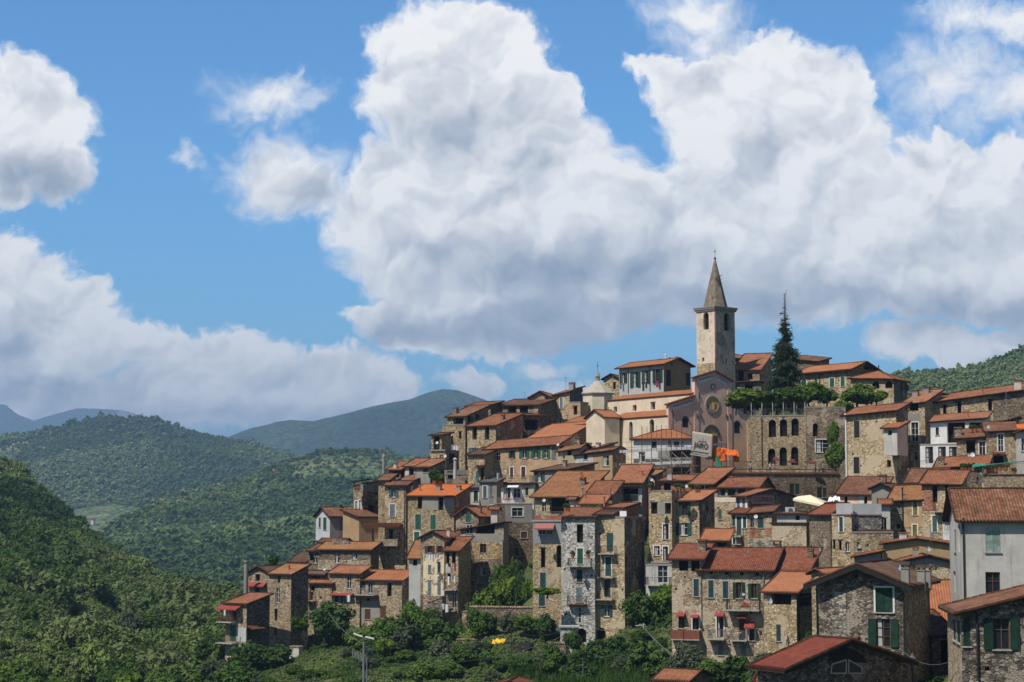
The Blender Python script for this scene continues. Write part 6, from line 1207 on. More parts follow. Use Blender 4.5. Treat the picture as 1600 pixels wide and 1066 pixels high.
TL = [
 (519, 941, 1003, 74, 'dark', 'round dark green tree against the stone house with red awning', 271), (468, 962, 990, 30, 'bright', 'small yellowish green tree in the shade of the tall narrow house', 274),
 (392, 1003, 1052, 76, 'dark', 'dense dark bush under the lowest leftmost house', 268), (377, 1030, 1085, 92, 'mid', 'leafy green bush at the bottom in front of the leftmost house', 244),
 (432, 1006, 1050, 56, 'dark', 'dark bush right below the tall narrow house', 266), (340, 1030, 1075, 60, 'olive', 'grey green bush left of the leftmost house', 262),
 (648, 936, 988, 48, 'mid', 'tree with dark green crown in front of the clean red roofed house corner', 270), (604, 962, 1022, 64, 'mid', 'spreading green tree under the two brown doors', 262),
 (560, 985, 1025, 50, 'bright', 'light green bushy tree on the garden slope', 262), (634, 975, 1035, 66, 'olive', 'large grey green tree on slope right of the power pole', 250), (680, 968, 1032, 70, 'mid', 'broad green tree below the cream peeling house', 252),
 (695, 1000, 1052, 60, 'olive', 'grey green tree below the washing house', 244), (720, 1030, 1075, 64, 'dark', 'dark bush below the rubble terrace wall', 236), (660, 1035, 1080, 62, 'mid', 'green bush at the bottom right of the power pole', 232),
 (765, 916, 975, 52, 'bright', 'bright green fig tree climbing over the high garden wall', 266), (795, 900, 968, 46, 'bright', 'leafy bright bush in front of the block masonry house', 268), (742, 935, 990, 36, 'mid', 'green creeper bush hanging over the rubble wall', 266),
 (812, 893, 968, 30, 'dark', 'tall dark shrub between the rubble house and blue grey house', 267), (825, 905, 955, 26, 'bright', 'small lime green tree beside the blue grey house', 266),
 (855, 917, 932, 46, 'bright', 'flat vine canopy in front of the blue grey house', 244), (838, 960, 1000, 44, 'dark', 'dark bush on the terrace left of the whitewashed house', 256), (768, 1017, 1055, 60, 'dark', 'dark bush below the black tarpaulin', 236),
 (822, 1022, 1060, 62, 'dark', 'bushy dark tree left of the porch pillar', 232), (868, 1012, 1060, 50, 'mid', 'green bush under the porch of the whitewashed house', 228), (925, 1002, 1050, 66, 'dark', 'dark shrub at foot of the whitewashed house', 228),
 (962, 992, 1056, 74, 'dark', 'large dark tree below the arched base of the golden house', 226), (1008, 1000, 1070, 84, 'dark', 'wide dark tree in the middle of the bottom gardens', 218), (1000, 925, 985, 62, 'dark', 'dark tree in the gap right of the golden house', 238),
 (1036, 912, 972, 50, 'bright', 'bright green tree below the white garage', 240), (1035, 960, 1020, 60, 'dark', 'shaded tree under the bright green one', 232), (1078, 1003, 1062, 64, 'olive', 'pale flowering climber mound left of the long rubble house', 200),
 (1110, 1030, 1078, 60, 'mid', 'green bush at the foot of the long rubble house', 194), (1150, 1022, 1075, 60, 'dark', 'dark bush below the iron balconies', 192), (1190, 1018, 1066, 46, 'olive', 'grey green bush beside the yellow lit house', 186), (1230, 1030, 1075, 50, 'dark', 'dark bush in front of the yellow lit house', 165),
 (1050, 1030, 1080, 60, 'dark', 'dark bush behind the garden hut roof', 206), (905, 1035, 1085, 70, 'dark', 'low dark bush behind the reeds', 222),
 (1164, 608, 636, 52, 'bright', 'bright green pergola growth right of the church front', 297), (1200, 611, 637, 50, 'bright', 'pergola growth below the conifer', 297), (1236, 606, 634, 46, 'mid', 'green pergola growth right of the conifer', 297), (1262, 598, 632, 46, 'bright', 'lime green tree in front of the castle shutters', 299),
 (1292, 607, 634, 44, 'mid', 'green tree under the castle arched shutters', 299), (1340, 600, 634, 62, 'mid', 'flat topped green tree before the castle arcade', 300), (1370, 612, 628, 40, 'bright', 'low spreading branch of green below the castle arches', 300), (1318, 628, 644, 36, 'bright', 'small bright bush on top of the ivy wall', 293),
 (1301, 655, 705, 20, 'mid', 'hanging ivy strand on the dark wall', 286), (1306, 690, 738, 34, 'mid', 'thick ivy bush beside the glazed bay', 285), (426, 867, 888, 20, 'dark', 'little dark conifer behind the small gabled house', 300),
 (1175, 618, 640, 44, 'dark', 'dark underside hedge beside the church front', 299), (1215, 620, 642, 50, 'dark', 'dark hedge under the conifer', 299), (1150, 622, 640, 26, 'mid', 'small green bush touching the church front', 299), (1256, 1012, 1062, 46, 'dark', 'dark shrub between yellow lit house and dark gabled house', 168), (1272, 1028, 1075, 36, 'mid', 'green shrub against the dark gabled house wall', 150),
 (745, 950, 1004, 36, 'mid', 'creeper bush at left end of the high terrace wall', None), (764, 958, 994, 34, 'dark', 'dark bush in front of the high terrace wall', None), (795, 955, 992, 34, 'olive', 'grey green creeper on the high terrace wall', None), (824, 962, 996, 40, 'mid', 'bush before the middle of the high terrace wall', None), (850, 960, 1006, 40, 'dark', 'dark shrub at right end of the high terrace wall', None),
 (782, 880, 950, 40, 'mid', 'tall green shrub climbing the big shaded rubble house', 274), (806, 872, 940, 36, 'dark', 'tall dark creeper beside the big shaded rubble house', 276), (728, 1008, 1045, 44, 'mid', 'bush left of the low rubble terrace wall', None), (895, 985, 1020, 34, 'dark', 'dark ivy clump at the porch arch', 236), (668, 950, 1000, 46, 'mid', 'green bush under the cream peeling house', 262),
 (350, 985, 1040, 40, 'mid', 'green bush left behind the leftmost house', 280), (330, 990, 1050, 60, 'dark', 'dark tree at the left of the leftmost house', 285), (805, 925, 975, 40, 'mid', 'green bush filling the corner behind the high garden wall', 270), (720, 965, 1010, 30, 'mid', 'shrub at foot of the tall loggia house', 264)]
for cx, tp, bs, w, kd, lb, Y in TL: tree_px(cx, tp - (3 if 1130 < cx < 1390 and bs < 645 else 0), bs + (4 if 1130 < cx < 1390 and bs < 645 else 0), w * (1.25 if 1130 < cx < 1290 and bs < 645 else 1.0), kd, lb, Y, name='tree' if bs - tp > 30 else 'shrub', cat='tree' if bs - tp > 30 else 'shrub')
# conifer beside the tower
cb = at(1227.5, 614, 312); H_ = at(1227.5, 452, 312).z - cb.z; co = empty('conifer', cb); tag(co, 'tall dark conifer with bare spindly top beside the castle', 'conifer')
m = MB(); m.tube((0, 0, -1), (0, 0, H_ * .55), .32, 8, .15); m.tube((0, 0, H_ * .55), (.12, 0, H_ * .93), .15, 6, .05); m.tube((.12, 0, H_ * .93), (.42, 0, H_), .05, 5, .015); m.build('trunk', bark, co)
rs = np.random.RandomState(11); V = []; Fc = []; bm_ = MB()
def spray(p, d, s, n):
    for _ in range(n):
        c = p + Vector(rs.normal(size=3) * s * .5); dd = (d + Vector(rs.normal(size=3) * .45)).normalized(); u = dd.cross(Vector(rs.normal(size=3))).normalized(); L = s * rs.uniform(.6, 1.2)
        i = len(V); V.extend([tuple(c - dd * L * .6), tuple(c + u * L * .16), tuple(c + dd * L), tuple(c - u * L * .16)]); Fc.append((i, i + 1, i + 2, i + 3))
for i in range(430):
    f = rs.rand() ** .82; z = H_ * (.03 + .93 * f); prof = np.interp(f, [0, .12, .3, .42, .5, .6, .75, .9, 1], [3.0, 2.9, 2.6, 2.0, 1.4, .95, .65, .35, .12]); a = rs.uniform(0, 6.28); L = prof * rs.uniform(.55, 1.12)
    droop = -.35 if f < .5 else .05; d = Vector((math.cos(a), math.sin(a), droop + rs.uniform(-.1, .3))); p0_ = Vector((0, 0, z)); tip = p0_ + d * L; bm_.tube(tuple(p0_), tuple(tip), .03, 4, .008)
    dens = .7 if f < .5 else (.38 if f < .68 else .16)
    k = int((L * 9 + 1) * dens)
    for j in range(k): q = p0_.lerp(tip, .2 + .8 * (j + rs.rand()) / max(k, 1)); spray(q - Vector((0, 0, rs.uniform(0, .3))), (d + Vector((0, 0, -.35))).normalized(), .36, 7)
me = bpy.data.meshes.new('needles'); me.from_pydata(V, [], Fc); me.materials.append(lf_con); link('crown', me, co); bm_.build('branches', bark, co)
# overgrown garden slope: shrubs nobody could tell apart, then the undergrowth
rnd = random.Random(21); poly_top = [(300, 1010), (345, 1040), (420, 1030), (470, 1005), (500, 1000), (560, 985), (650, 985), (720, 1000), (870, 1005), (905, 1015), (985, 1000), (1045, 1010), (1060, 1045), (1190, 1045), (1260, 1066)]
n = 0
while n < 60:
    x = rnd.uniform(345, 1180); y = rnd.uniform(interp(poly_top, x) + 6, 1090); P = ground(x, y)
    if P is None or P.y < 170: continue
    kd = rnd.choice(['mid', 'mid', 'dark', 'olive', 'bright'] if x < 700 else ['dark', 'dark', 'mid', 'dark', 'olive']); r = rnd.uniform(.9, 1.7)
    tree_at(P, r, r * rnd.uniform(.6, .85), kd, 'low green shrub on the overgrown garden slope below the houses', 'shrub', 'shrub', 'shrubs on the overgrown garden slope'); n += 1
bush = [crown_mesh('tuft', 90 + i, 320, 1, .55, .20, 12, lf_hill) for i in range(3)]
pts = []; 
for _ in range(9000):
    x = rnd.uniform(180, 1270); y = rnd.uniform(interp(poly_top, x) - 8 if x > 300 else 1050, 1120); P = ground(x, y, 150)
    if P is not None: pts.append(tuple(P))
rq = np.random.RandomState(31); q_ = np.stack([rq.uniform(-60, 100, 26000), rq.uniform(90, 345, 26000)], 1); ok = np.abs(q_[:, 0]) < q_[:, 1] * .30
for hh_ in HS.values():
    dx, dy_ = q_[:, 0] - hh_.O.x, q_[:, 1] - hh_.O.y; lx = dx * hh_.ex.x + dy_ * hh_.ex.y; ly = dx * hh_.ey.x + dy_ * hh_.ey.y; ok &= ~((lx > -hh_.W - .5) & (lx < .5) & (ly > -.5) & (ly < hh_.D + .5))
q_ = q_[ok]; pts += [(x_, y_, gz(x_, y_)) for x_, y_ in q_]
pts = np.array(pts); s_ = np.random.RandomState(8).uniform(.3, .85, len(pts)); tt_ = np.clip(fbm(pts[:, 0] * .11, pts[:, 1] * .07, 3) * 1.7 + .66 - np.clip((pts[:, 0] - 5) / 60, 0, .4), .05, 1)
scatter('undergrowth', pts, s_, tt_, bush)
# large trees of the wood in the lower left corner
LW = []
rnd = random.Random(5)
while len(LW) < 62:
    x = rnd.uniform(-20, 345); y = rnd.uniform(960, 1085) + (0 if x < 300 else 20)
    Y_ = 262 + (1085 - y) * .72; P = at(x, y, Y_); LW.append((P, Y_))
for P, Y_ in sorted(LW, key=lambda q: -q[1]):
    kd = rnd.choice(['dark', 'mid', 'mid', 'dark', 'olive', 'bright']); r = rnd.uniform(1.7, 2.9); P = P - Vector((0, 0, r * 1.0))
    lb = {'dark': 'dark green tree in the wood filling the lower left corner', 'mid': 'fresh green tree in the wood filling the lower left corner', 'olive': 'grey green tree in the wood filling the lower left corner', 'bright': 'light green tree in the wood filling the lower left corner'}[kd]
    tree_at(P, r, r * rnd.uniform(.8, 1.1), kd, lb, 'tree', 'tree', kd + ' trees of the lower left wood')

# ---------------------------------------------------------------- garden walls
def wall_thing(key, label, xl, xc, yt, yb, Y, a=10, wall='tan', D=1.0, yl=None):
    h = House(key, label, 'rubble_wall', xl, xc, None, yt, yb, Y, a=a, roof='shed', p=2, th=.06, o=.05, wall=wall, rc='tan', D=D, wins=[], cat='garden wall', caps=False, yl=yl, ctrl=False, dn=3)
    return h
wall_thing('T1', 'high rubble terrace wall with hanging creepers below the block masonry house', 733, 872, 951, 1000, 259, a=14, wall='brown')
wall_thing('T1b', 'steep rubble bank under the tall loggia house', 722, 760, 958, 1000, 262, a=30, wall='tan')
wall_thing('T2', 'low rubble terrace wall left of the yellow sheet', 713, 766, 1001, 1038, 249, a=8, wall='tan')
wall_thing('T3', 'short rubble wall beside the porch of the whitewashed house', 856, 884, 1006, 1018, 240, a=8, wall='brown')
o = empty('pergola', HK2.O + Vector((0, 0, HK2.zt + .16)), -HK2.a); tag(o, 'timber pergola and railing on top of the arcade building under the greenery', 'pergola')
for i in range(6):
    u = -HK2.W + .2 + (HK2.W - .4) * i / 5
    for v_ in (.4, 4.5): m = MB(); m.box((u - .06, v_ - .06, 0), (u + .06, v_ + .06, 2.0)); m.build('post', 'grey stone trim', o)
    m = MB(); m.box((u - .05, 0, 2.0), (u + .05, 5, 2.1)); m.build('beam', 'wood', o)
m = MB(); m.tube((-HK2.W, .15, .95), (0, .15, .95), .03, 5)
for i in range(50): u = -HK2.W + HK2.W * i / 50; m.box((u, .14, 0), (u + .02, .16, .95))
m.build('railing', 'iron', o)
h = wall_thing('T4', 'white rendered wall stub on the slope right of the tall narrow house', 452, 467, 1012, 1034, 270, a=30, wall='light plaster')
wall_thing('T5', 'rubble wall closing the gap between church front and arcade', 1169, 1178, 655, 740, 294, a=12, wall='gold')
# ---------------------------------------------------------------- roof furniture
def dish(P, r, az, label, color='dish grey', group=None, stand=.5):
    o = empty('satellite_dish', P, az); tag(o, label, 'satellite dish', group); m = MB()
    prof = [(r * k / 5, .28 * r * (k / 5) ** 2) for k in range(6)]; n = 16
    for j in range(5):
        for k in range(n):
            a0, a1 = 2 * math.pi * k / n, 2 * math.pi * (k + 1) / n; q = [(prof[j][0], a0), (prof[j + 1][0], a0), (prof[j + 1][0], a1), (prof[j][0], a1)]; zz = [prof[j][1], prof[j + 1][1], prof[j + 1][1], prof[j][1]]
            for off, rev in ((0, 0), (.015, 1)):
                pts = [(rr * math.cos(aa), -zc + off * 1.0, rr * math.sin(aa)) for (rr, aa), zc in zip(q, zz)]; m.poly(pts[::-1] if rev else pts)
    d = m.build('dish', color, o, (0, 0, stand), smooth=True); d.rotation_euler = (R(-18), 0, 0)
    m = MB(); m.tube((0, .1, -.2), (0, .1, stand), .035, 6); m.tube((0, .1, stand), (0, 0, stand), .03, 5); m.build('mast', 'zinc', o)
    m = MB(); m.tube((0, -.05, -r * .9), (0, -r * .75, -.1 * r), .015, 5); m.tube((0, -r * .75, -.1 * r), (0, -r * .65, -.05 * r), .04, 6); m.build('arm', 'zinc', d)
    return o
DS = [(696, 713, 730, 4.4, 305.5, -30, 'small round white dish on the low grey roof at the crest'), (683, 692, 697, 4.5, 307, -20, 'white dish on the far left crest terrace rail'), (507, 890, 897, 4, 286, -20, 'white dish between the two lower brown roofs'),
 (872, 695, 700, 4.2, 297, -30, 'round white dish at right end of the peach house'), (954.5, 768, 778, 7, 262, 60, 'tilted white dish left of the glazed terrace house'), (1015, 747, 756, 6, 271, 65, 'edge on white dish on the stone chimney house'),
 (1018, 750, 757, 5, 269, 10, 'second white dish facing forward on the stone chimney house'), (1072.5, 760, 766, 5, 262, -10, 'pale dish behind the roof terrace pots'), (1181, 807.5, 815, 6, 244, -15, 'round white dish below the inn sign'), (1177, 816, 822, 8, 243.5, 62, 'edge on white dish under the round one'),
 (1167, 861, 867, 6, 206, 58, 'white dish standing on dark red roof beside the chimney'), (1202, 939, 943, 10, 186.5, 40, 'white dish in front of the dark loggia'), (1286, 849, 862, 7, 222, 55, 'cream dish high on a mast behind the red roofs'), (1279.5, 858, 868, 7, 209, 55, 'white dish on mast at the red roof ridge'),
 (1404, 886, 900, 12, 141.5, 50, 'large white dish beside the wooden chimneys'), (1450, 858, 864, 8, 177.5, 35, 'white dish on top of the rubble gable'), (1512.5, 711, 717, 6, 246, 40, 'left of two white dishes on the wide brown roof'), (1519.5, 711, 717, 7, 246.5, -10, 'right of two white dishes on the wide brown roof'),
 (1543, 667, 674, 7, 248, 35, 'grey dish at eave of the rubble house with tall grey window'), (850, 782, 786, 5, 266.5, -10, 'white dish on the loggia house wall'), (1158.5, 928, 936, 7, 203.5, 62, 'edge on white dish on the iron balcony'), (1161.5, 929, 936, 4, 203.3, 0, 'small blue grey dish on the iron balcony')]
for x, y, yb, hpx, Y, az, lb in DS:
    sc = Y / FPX; P = at(x, yb, Y); dish(P, hpx / 2 * sc * 1.05, R(az), lb, stand=max(.2, (yb - y) * sc))
def aerial(x, yt, yb, Y, label, n=5, w=.9):
    P = at(x, yb, Y); H_ = (yb - yt) * Y / FPX; o = empty('tv_aerial', P); tag(o, label, 'aerial'); m = MB(); m.tube((0, 0, -.3), (0, 0, H_), .035, 5); m.build('mast', 'zinc', o); m = MB()
    m.tube((-w / 2, 0, H_ - .15), (w / 2, .1, H_ - .1), .02, 4)
    for k in range(n): q = -w / 2 + w * k / (n - 1); m.tube((q, -.35, H_ - .12), (q, .35, H_ - .12), .014, 4)
    m.build('aerial_bars', 'zinc', o)
for a_ in ((884, 589, 612, 332, 'thin aerial on ridge beside the stout chimney'), (1572.7, 597, 646, 262, 'tall aerial mast in front of the long rising roof'), (877, 703, 728, 292, 'white pole aerial right of the peach house'), (936, 722, 742, 284, 'aerial behind the broad mottled roof'), (744, 716, 730, 300, 'small aerial on the peach house roof edge'),
 (820, 612, 626, 331, 'chimney like aerial pole on the left crest'), (1103, 738, 750, 276, 'aerial among the roofs below the banner'), (1454, 822, 842, 196, 'thin aerial on the ochre house ridge'), (1101, 756, 766, 262, 'short white aerial on the projecting tile roof')): aerial(*a_)
# ---------------------------------------------------------------- scaffolding round the white house
so_ = empty('scaffolding', at(968, 755, 285)); tag(so_, 'steel scaffolding with two plank decks in front of the white orange roofed house', 'scaffolding'); B0 = so_.location.copy()
sxs = [972, 987, 1003, 1018, 1033.5, 1049, 1065, 1081]
def sp(x, y, dY=0): 
    Y = 285.5 - (x - 968) / 115 * 3.2 + dY; return at(x, y, Y) - B0
for i, x in enumerate(sxs):
    for dY, yt_ in ((0, 668 - (x - 968) * .06), (1.0, 676)):
        m = MB(); m.tube(tuple(sp(x, 756, dY)), tuple(sp(x, yt_, dY)), .055, 5); m.build('upright', 'rust', so_)
for yd in (705, 727):
    m = MB(); a_, b_ = sp(968, yd + (3 if yd == 705 else 2)), sp(1083, yd - 3); c_, d_ = sp(1083, yd - 3, 1.1), sp(968, yd + (3 if yd == 705 else 2), 1.1); up = Vector((0, 0, .42))
    m.obox([tuple(v) for v in (a_, b_, c_, d_, a_ + up, b_ + up, c_ + up, d_ + up)]); m.build('plank_deck', 'pale grey plaster', so_)
for y_ in (690, 698, 716, 740):
    m = MB(); m.tube(tuple(sp(970, y_ + 2, -.05)), tuple(sp(1083, y_ - 3, -.05)), .02, 5); m.build('guard_rail', 'iron', so_)
for i in range(0, 7):
    m = MB(); m.tube(tuple(sp(sxs[i] + 1, 707, -.08)), tuple(sp(sxs[i + 1], 721, -.08)), .035, 5); m.build('brace', 'light plaster', so_)
for i in (2, 4, 6):
    m = MB(); m.tube(tuple(sp(sxs[i], 748, -.08)), tuple(sp(sxs[i] + 15, 731, -.08)), .03, 5); m.build('brace', 'zinc', so_)
for i in range(8):
    m = MB(); m.tube(tuple(sp(sxs[i], 670, 0)), tuple(sp(sxs[i], 670, 1.0)), .03, 5); m.build('crossbar', 'rust', so_)
for i in range(5):
    x = (1011, 1026, 1041, 1057, 1073)[i]; m = MB(); m.tube(tuple(sp(x, 706, -.02)), tuple(sp(x, 665, -.02)), .03, 5); m.build('guard_post', 'rust', so_)
so2 = empty('scaffolding', at(1082, 755, 281)); tag(so2, 'second run of rusty scaffolding behind the banner beside the church front', 'scaffolding'); B1 = so2.location.copy()
for x, yt_ in ((1082.5, 672), (1086, 670), (1114, 676), (1127, 681), (1135, 681)):
    m = MB(); m.tube(tuple(at(x, 756, 280) - B1), tuple(at(x, yt_, 280) - B1), .05, 5); m.build('upright', 'rust', so2)
for y_ in (728, 740, 698):
    m = MB(); m.tube(tuple(at(1082, y_, 280) - B1), tuple(at(1136, y_ + 1, 280) - B1), .035, 5); m.build('guard_rail', 'zinc', so2)
m = MB(); m.obox([tuple(at(x, y, Y) - B1) for x, y, Y in ((1113, 696.5, 279.6), (1135, 696.5, 279.6), (1135, 696.5, 281), (1113, 696.5, 281), (1113, 693, 279.6), (1135, 693, 279.6), (1135, 693, 281), (1113, 693, 281))]); m.build('plank_deck', 'lead', so2)
def cloth_sheet(name, corners, mat, label, cat, nx=14, ny=10, amp=.12, seed=0, th=.03):
    """sagging, creased sheet between four world points (tl, tr, br, bl)"""
    tl, tr_, br, bl = corners; c = (tl + tr_ + br + bl) / 4; nrm = (tr_ - tl).cross(bl - tl).normalized(); V = []
    for j in range(ny + 1):
        for i in range(nx + 1):
            p = tl.lerp(tr_, i / nx).lerp(bl.lerp(br, i / nx), j / ny); q = amp * 2 * float(fbm(np.array([i * .55 + seed]), np.array([j * .55 + seed * 3]), 3)[0]); V.append(tuple(p + nrm * q - c))
    F = [(j * (nx + 1) + i, j * (nx + 1) + i + 1, (j + 1) * (nx + 1) + i + 1, (j + 1) * (nx + 1) + i) for j in range(ny) for i in range(nx)]
    me = bpy.data.meshes.new(name); me.from_pydata(V, [], F); me.materials.append(MATS[mat]); me.polygons.foreach_set('use_smooth', [True] * len(F)); o = link(name, me, None, c)
    md = o.modifiers.new('thickness', 'SOLIDIFY'); md.thickness = th
    if label: tag(o, label, cat)
    return o
A = lambda x, y, Y: at(x, y, Y)
bn = cloth_sheet('banner', (A(1082, 674, 279.2), A(1113.5, 679, 278.4), A(1112, 716, 278.4), A(1081.5, 710, 279.2)), 'banner', 'creased beige builder banner with black lettering hung on the scaffolding', 'banner', amp=.035, seed=2)
def text_on(txt, P, size, mat, parent, rot=(R(90), 0, 0), name='lettering', bold=0, sx=1.0):
    cu = bpy.data.curves.new(name, 'FONT'); cu.body = txt; cu.size = size; cu.align_x = 'CENTER'; cu.align_y = 'CENTER'; cu.extrude = .012; cu.offset = bold; cu.resolution_u = 3
    tmp = bpy.data.objects.new('tmp', cu); COL.objects.link(tmp); bpy.context.view_layer.update(); me = bpy.data.meshes.new_from_object(tmp.evaluated_get(bpy.context.evaluated_depsgraph_get())); bpy.data.objects.remove(tmp)
    me.materials.clear(); me.materials.append(MATS[mat]); me.name = name; o = link(name, me); o.parent = parent; o.location = P - (parent.location if parent else Vector()); o.rotation_euler = rot; o.scale = (sx, 1, 1); return o
_tl, _tr, _bl = A(1082, 674, 279.2), A(1113.5, 679, 278.4), A(1081.5, 710, 279.2); bX = (_tr - _tl); bW = bX.length; bX.normalize(); bZ = (_tl - _bl); bH = bZ.length; bN = bX.cross(bZ).normalized(); bZ = bN.cross(bX) * -1
if bZ.z < 0: bZ = -bZ
bN = bX.cross(bZ); 
if bN.y > 0: bN = -bN
def bpt(u, v, o_=.16): return _tl + bX * (u * bW) - bZ * (v * bH) + bN * o_ - bn.location
FR = Matrix((bX, bZ, -bN if bX.cross(bZ).dot(bN) < 0 else bN)).transposed().to_4x4()
tx = text_on('JAIRO', Vector((0, 0, 0)), 1.12, 'lettering black', None, bold=.015); tx.parent = bn; tx.matrix_basis = Matrix.Translation(bpt(.54, .56)) @ FR @ Matrix.Diagonal((.72, 1, 1, 1))
for u_ in (.40, .54, .68): m = MB(); m.obox([tuple(bpt(u_ + a, v_, o_)) for o_ in (.14, .16) for a, v_ in ((-.07, .36), (.07, .36), (.012, .24 if u_ != .54 else .17), (-.012, .24 if u_ != .54 else .17))]); m.build('emblem', 'grey stone trim', bn)
for v_ in (.78, .97):
    m = MB(); m.obox([tuple(bpt(u_, vv, o_)) for o_ in (.14, .16) for u_, vv in ((.06, v_ + .05), (.95, v_ + .05), (.95, v_), (.06, v_))]); m.build('printed_band', 'grey stone trim', bn)
cloth_sheet('safety_net', (A(1114, 699, 279), A(1134, 700, 279), A(1134, 722, 279), A(1115, 721, 279)), 'orange cloth', 'orange safety net hanging beside the banner', 'safety net', amp=.3, seed=5)
cloth_sheet('safety_net', (A(1134, 701, 279), A(1153, 705, 278.5), A(1155, 713, 277.6), A(1134, 711, 278)), 'orange cloth', 'bright orange net bulging in front of the church front', 'safety net', amp=.45, seed=9)
cloth_sheet('safety_net', (A(1146, 711, 278.6), A(1155, 712, 278.6), A(1155, 722, 278.6), A(1147, 722, 278.6)), 'orange cloth', 'small lower flap of orange net on the promenade', 'safety net', amp=.2, seed=12)
cloth_sheet('debris_net', (A(1119, 712, 278.2), A(1122, 712, 278.2), A(1132, 743, 277.8), A(1120, 743, 277.8)), 'green net', 'narrow green net below the orange one', 'net', amp=.2, seed=15)
# inn sign
h = HV6; u0, z1 = h.uz('s', 1175, 775.5); u1, z0 = h.uz('s', 1208.5, 786); m = MB(); m.obox([h.loc('s', u, z, o__) for z in (z0, z1) for u, o__ in ((u0, 0), (u1, 0), (u1, .04), (u0, .04))]); sg = m.build('sign_panel', 'sign pink', h.root)
m = MB(); t_ = .09
for (a, b, c, d) in ((u0 - t_, z0 - t_, u1 + t_, z0), (u0 - t_, z1, u1 + t_, z1 + t_), (u0 - t_, z0, u0, z1), (u1, z0, u1 + t_, z1)): m.obox([h.loc('s', u, z, o__) for z in (b, d) for u, o__ in ((a, 0), (c, 0), (c, .06), (a, .06))])
m.build('sign_frame', 'light plaster', sg)
cu = text_on('LOCANDA', Vector((0, 0, 0)), .86, 'lettering red', None, bold=.012); cu.parent = sg; W__ = cu.dimensions.x or 3
cu.matrix_basis = Matrix.Translation(Vector(h.loc('s', (u0 + u1) / 2, (z0 + z1) / 2, .055))) @ Matrix.Rotation(R(90), 4, 'Z') @ Matrix.Rotation(R(90), 4, 'X') @ Matrix.Scale((u1 - u0) * .9 / max(W__, .1), 4, (1, 0, 0))
# ---------------------------------------------------------------- parasol, sheets, tarpaulins
def sheet(name, c, mat, lb, cat, **k): return cloth_sheet(name, c, mat, lb, cat, **k)
po = empty('market_parasol', A(1266, 800, 243)); tag(po, 'large cream rectangular parasol over the inn terrace', 'parasol'); L0 = po.location
top = A(1266, 776.5, 243) - L0; cr_ = [A(1239, 779, 242) - L0, A(1290, 789.5, 240) - L0, A(1291.5, 784, 246) - L0, A(1247, 775.5, 247.5) - L0]; m = MB()
for i in range(4): m.poly([tuple(top + Vector((0, 0, .25))), tuple(cr_[i]), tuple(cr_[(i + 1) % 4])]); a_, b_ = cr_[i], cr_[(i + 1) % 4]; dn_ = Vector((0, 0, -.28)); m.poly([tuple(a_), tuple(b_), tuple(b_ + dn_), tuple(a_ + dn_)])
m.build('canopy', 'cream canvas', po)
m = MB(); m.tube((0, 0, 0), tuple(top), .05, 8); m.build('pole', 'wood', po)
for i in range(4): m = MB(); m.tube(tuple(top + Vector((0, 0, .1))), tuple(cr_[i] - Vector((0, 0, .05))), .02, 5); m.build('rib', 'wood', po)
sheet('folded_sheet', (A(1296, 778, 237), A(1312, 776.5, 237), A(1313, 781, 235), A(1292, 786, 235)), 'white canvas', 'white folded sheet lying on the roof edge right of the parasol', 'sheet', amp=.3, seed=3)
sheet('tarpaulin', (A(770, 1000, 246.5), A(790, 998, 246.5), A(788, 1008, 244.5), A(768, 1012, 244.5)), 'yellow sheet', 'bright yellow sheet draped over the garden wall', 'tarpaulin', amp=.35, seed=6)
sheet('tarpaulin', (A(787, 1004, 245), A(834, 1004, 244), A(828, 1016, 241), A(790, 1024, 241)), 'black', 'black plastic tarpaulin spread on the terrace right of the yellow sheet', 'tarpaulin', amp=.55, seed=8)
# porch of the whitewashed house
pr = empty('porch_pillar', A(885, 1013, 241)); tag(pr, 'thick whitewashed rubble pillar carrying the porch roof', 'pillar'); m = MB(); m.box((-.75, -.5, -1), (.75, .5, 2.6)); m.build('shaft', 'whitewashed', pr)
m = MB(); m.box((-.95, -.7, 2.6), (1.6, .9, 2.8)); m.build('cap', 'light plaster', pr)
# ---------------------------------------------------------------- laundry
def laundry(label, x0, y0, x1, y1, Y, items, mat_line='zinc'):
    o = empty('laundry', A(x0, y0, Y)); tag(o, label, 'laundry'); p0, p1 = Vector((0, 0, 0)), A(x1, y1, Y) - o.location; m = MB(); m.tube(tuple(p0), tuple(p1), .012, 4); m.build('line', mat_line, o); n = len(items)
    for i, (mt, hh, ww) in enumerate(items):
        t_ = (i + .5) / n; c = p0.lerp(p1, t_); m = MB(); V = []
        for j in range(4):
            for k in range(4): V.append((c.x + ww * (k / 3 - .5) * (1 - .12 * j / 3), c.y + .05 * math.sin(k * 2 + i) + .03 * j, c.z - hh * j / 3))
        me = bpy.data.meshes.new('garment'); me.from_pydata(V, [], [(j * 4 + k, j * 4 + k + 1, (j + 1) * 4 + k + 1, (j + 1) * 4 + k) for j in range(3) for k in range(3)]); me.materials.append(MATS[mt]); g = link('garment', me, o); md = g.modifiers.new('s', 'SOLIDIFY'); md.thickness = .02
wc, dk, mg, bl, jn = 'white cloth', 'dark cloth', 'magenta cloth', 'blue cloth', 'jeans'
laundry('row of white washing under the brown shutters of the cream house', 665, 866, 687, 867, 270.7, [(wc, .5, .35), (wc, .8, .4), (wc, 1.0, .4), (wc, .5, .3), (wc, .4, .45)])
laundry('blue washing below leftmost window of the grey palazzo', 968, 599, 976, 599.5, 331, [(jn, 1.0, .35), (jn, 1.4, .3)]); laundry('dark washing below third window of the grey palazzo', 1003, 597, 1012, 597, 331, [(dk, 1.6, .4), (dk, 1.1, .35)])
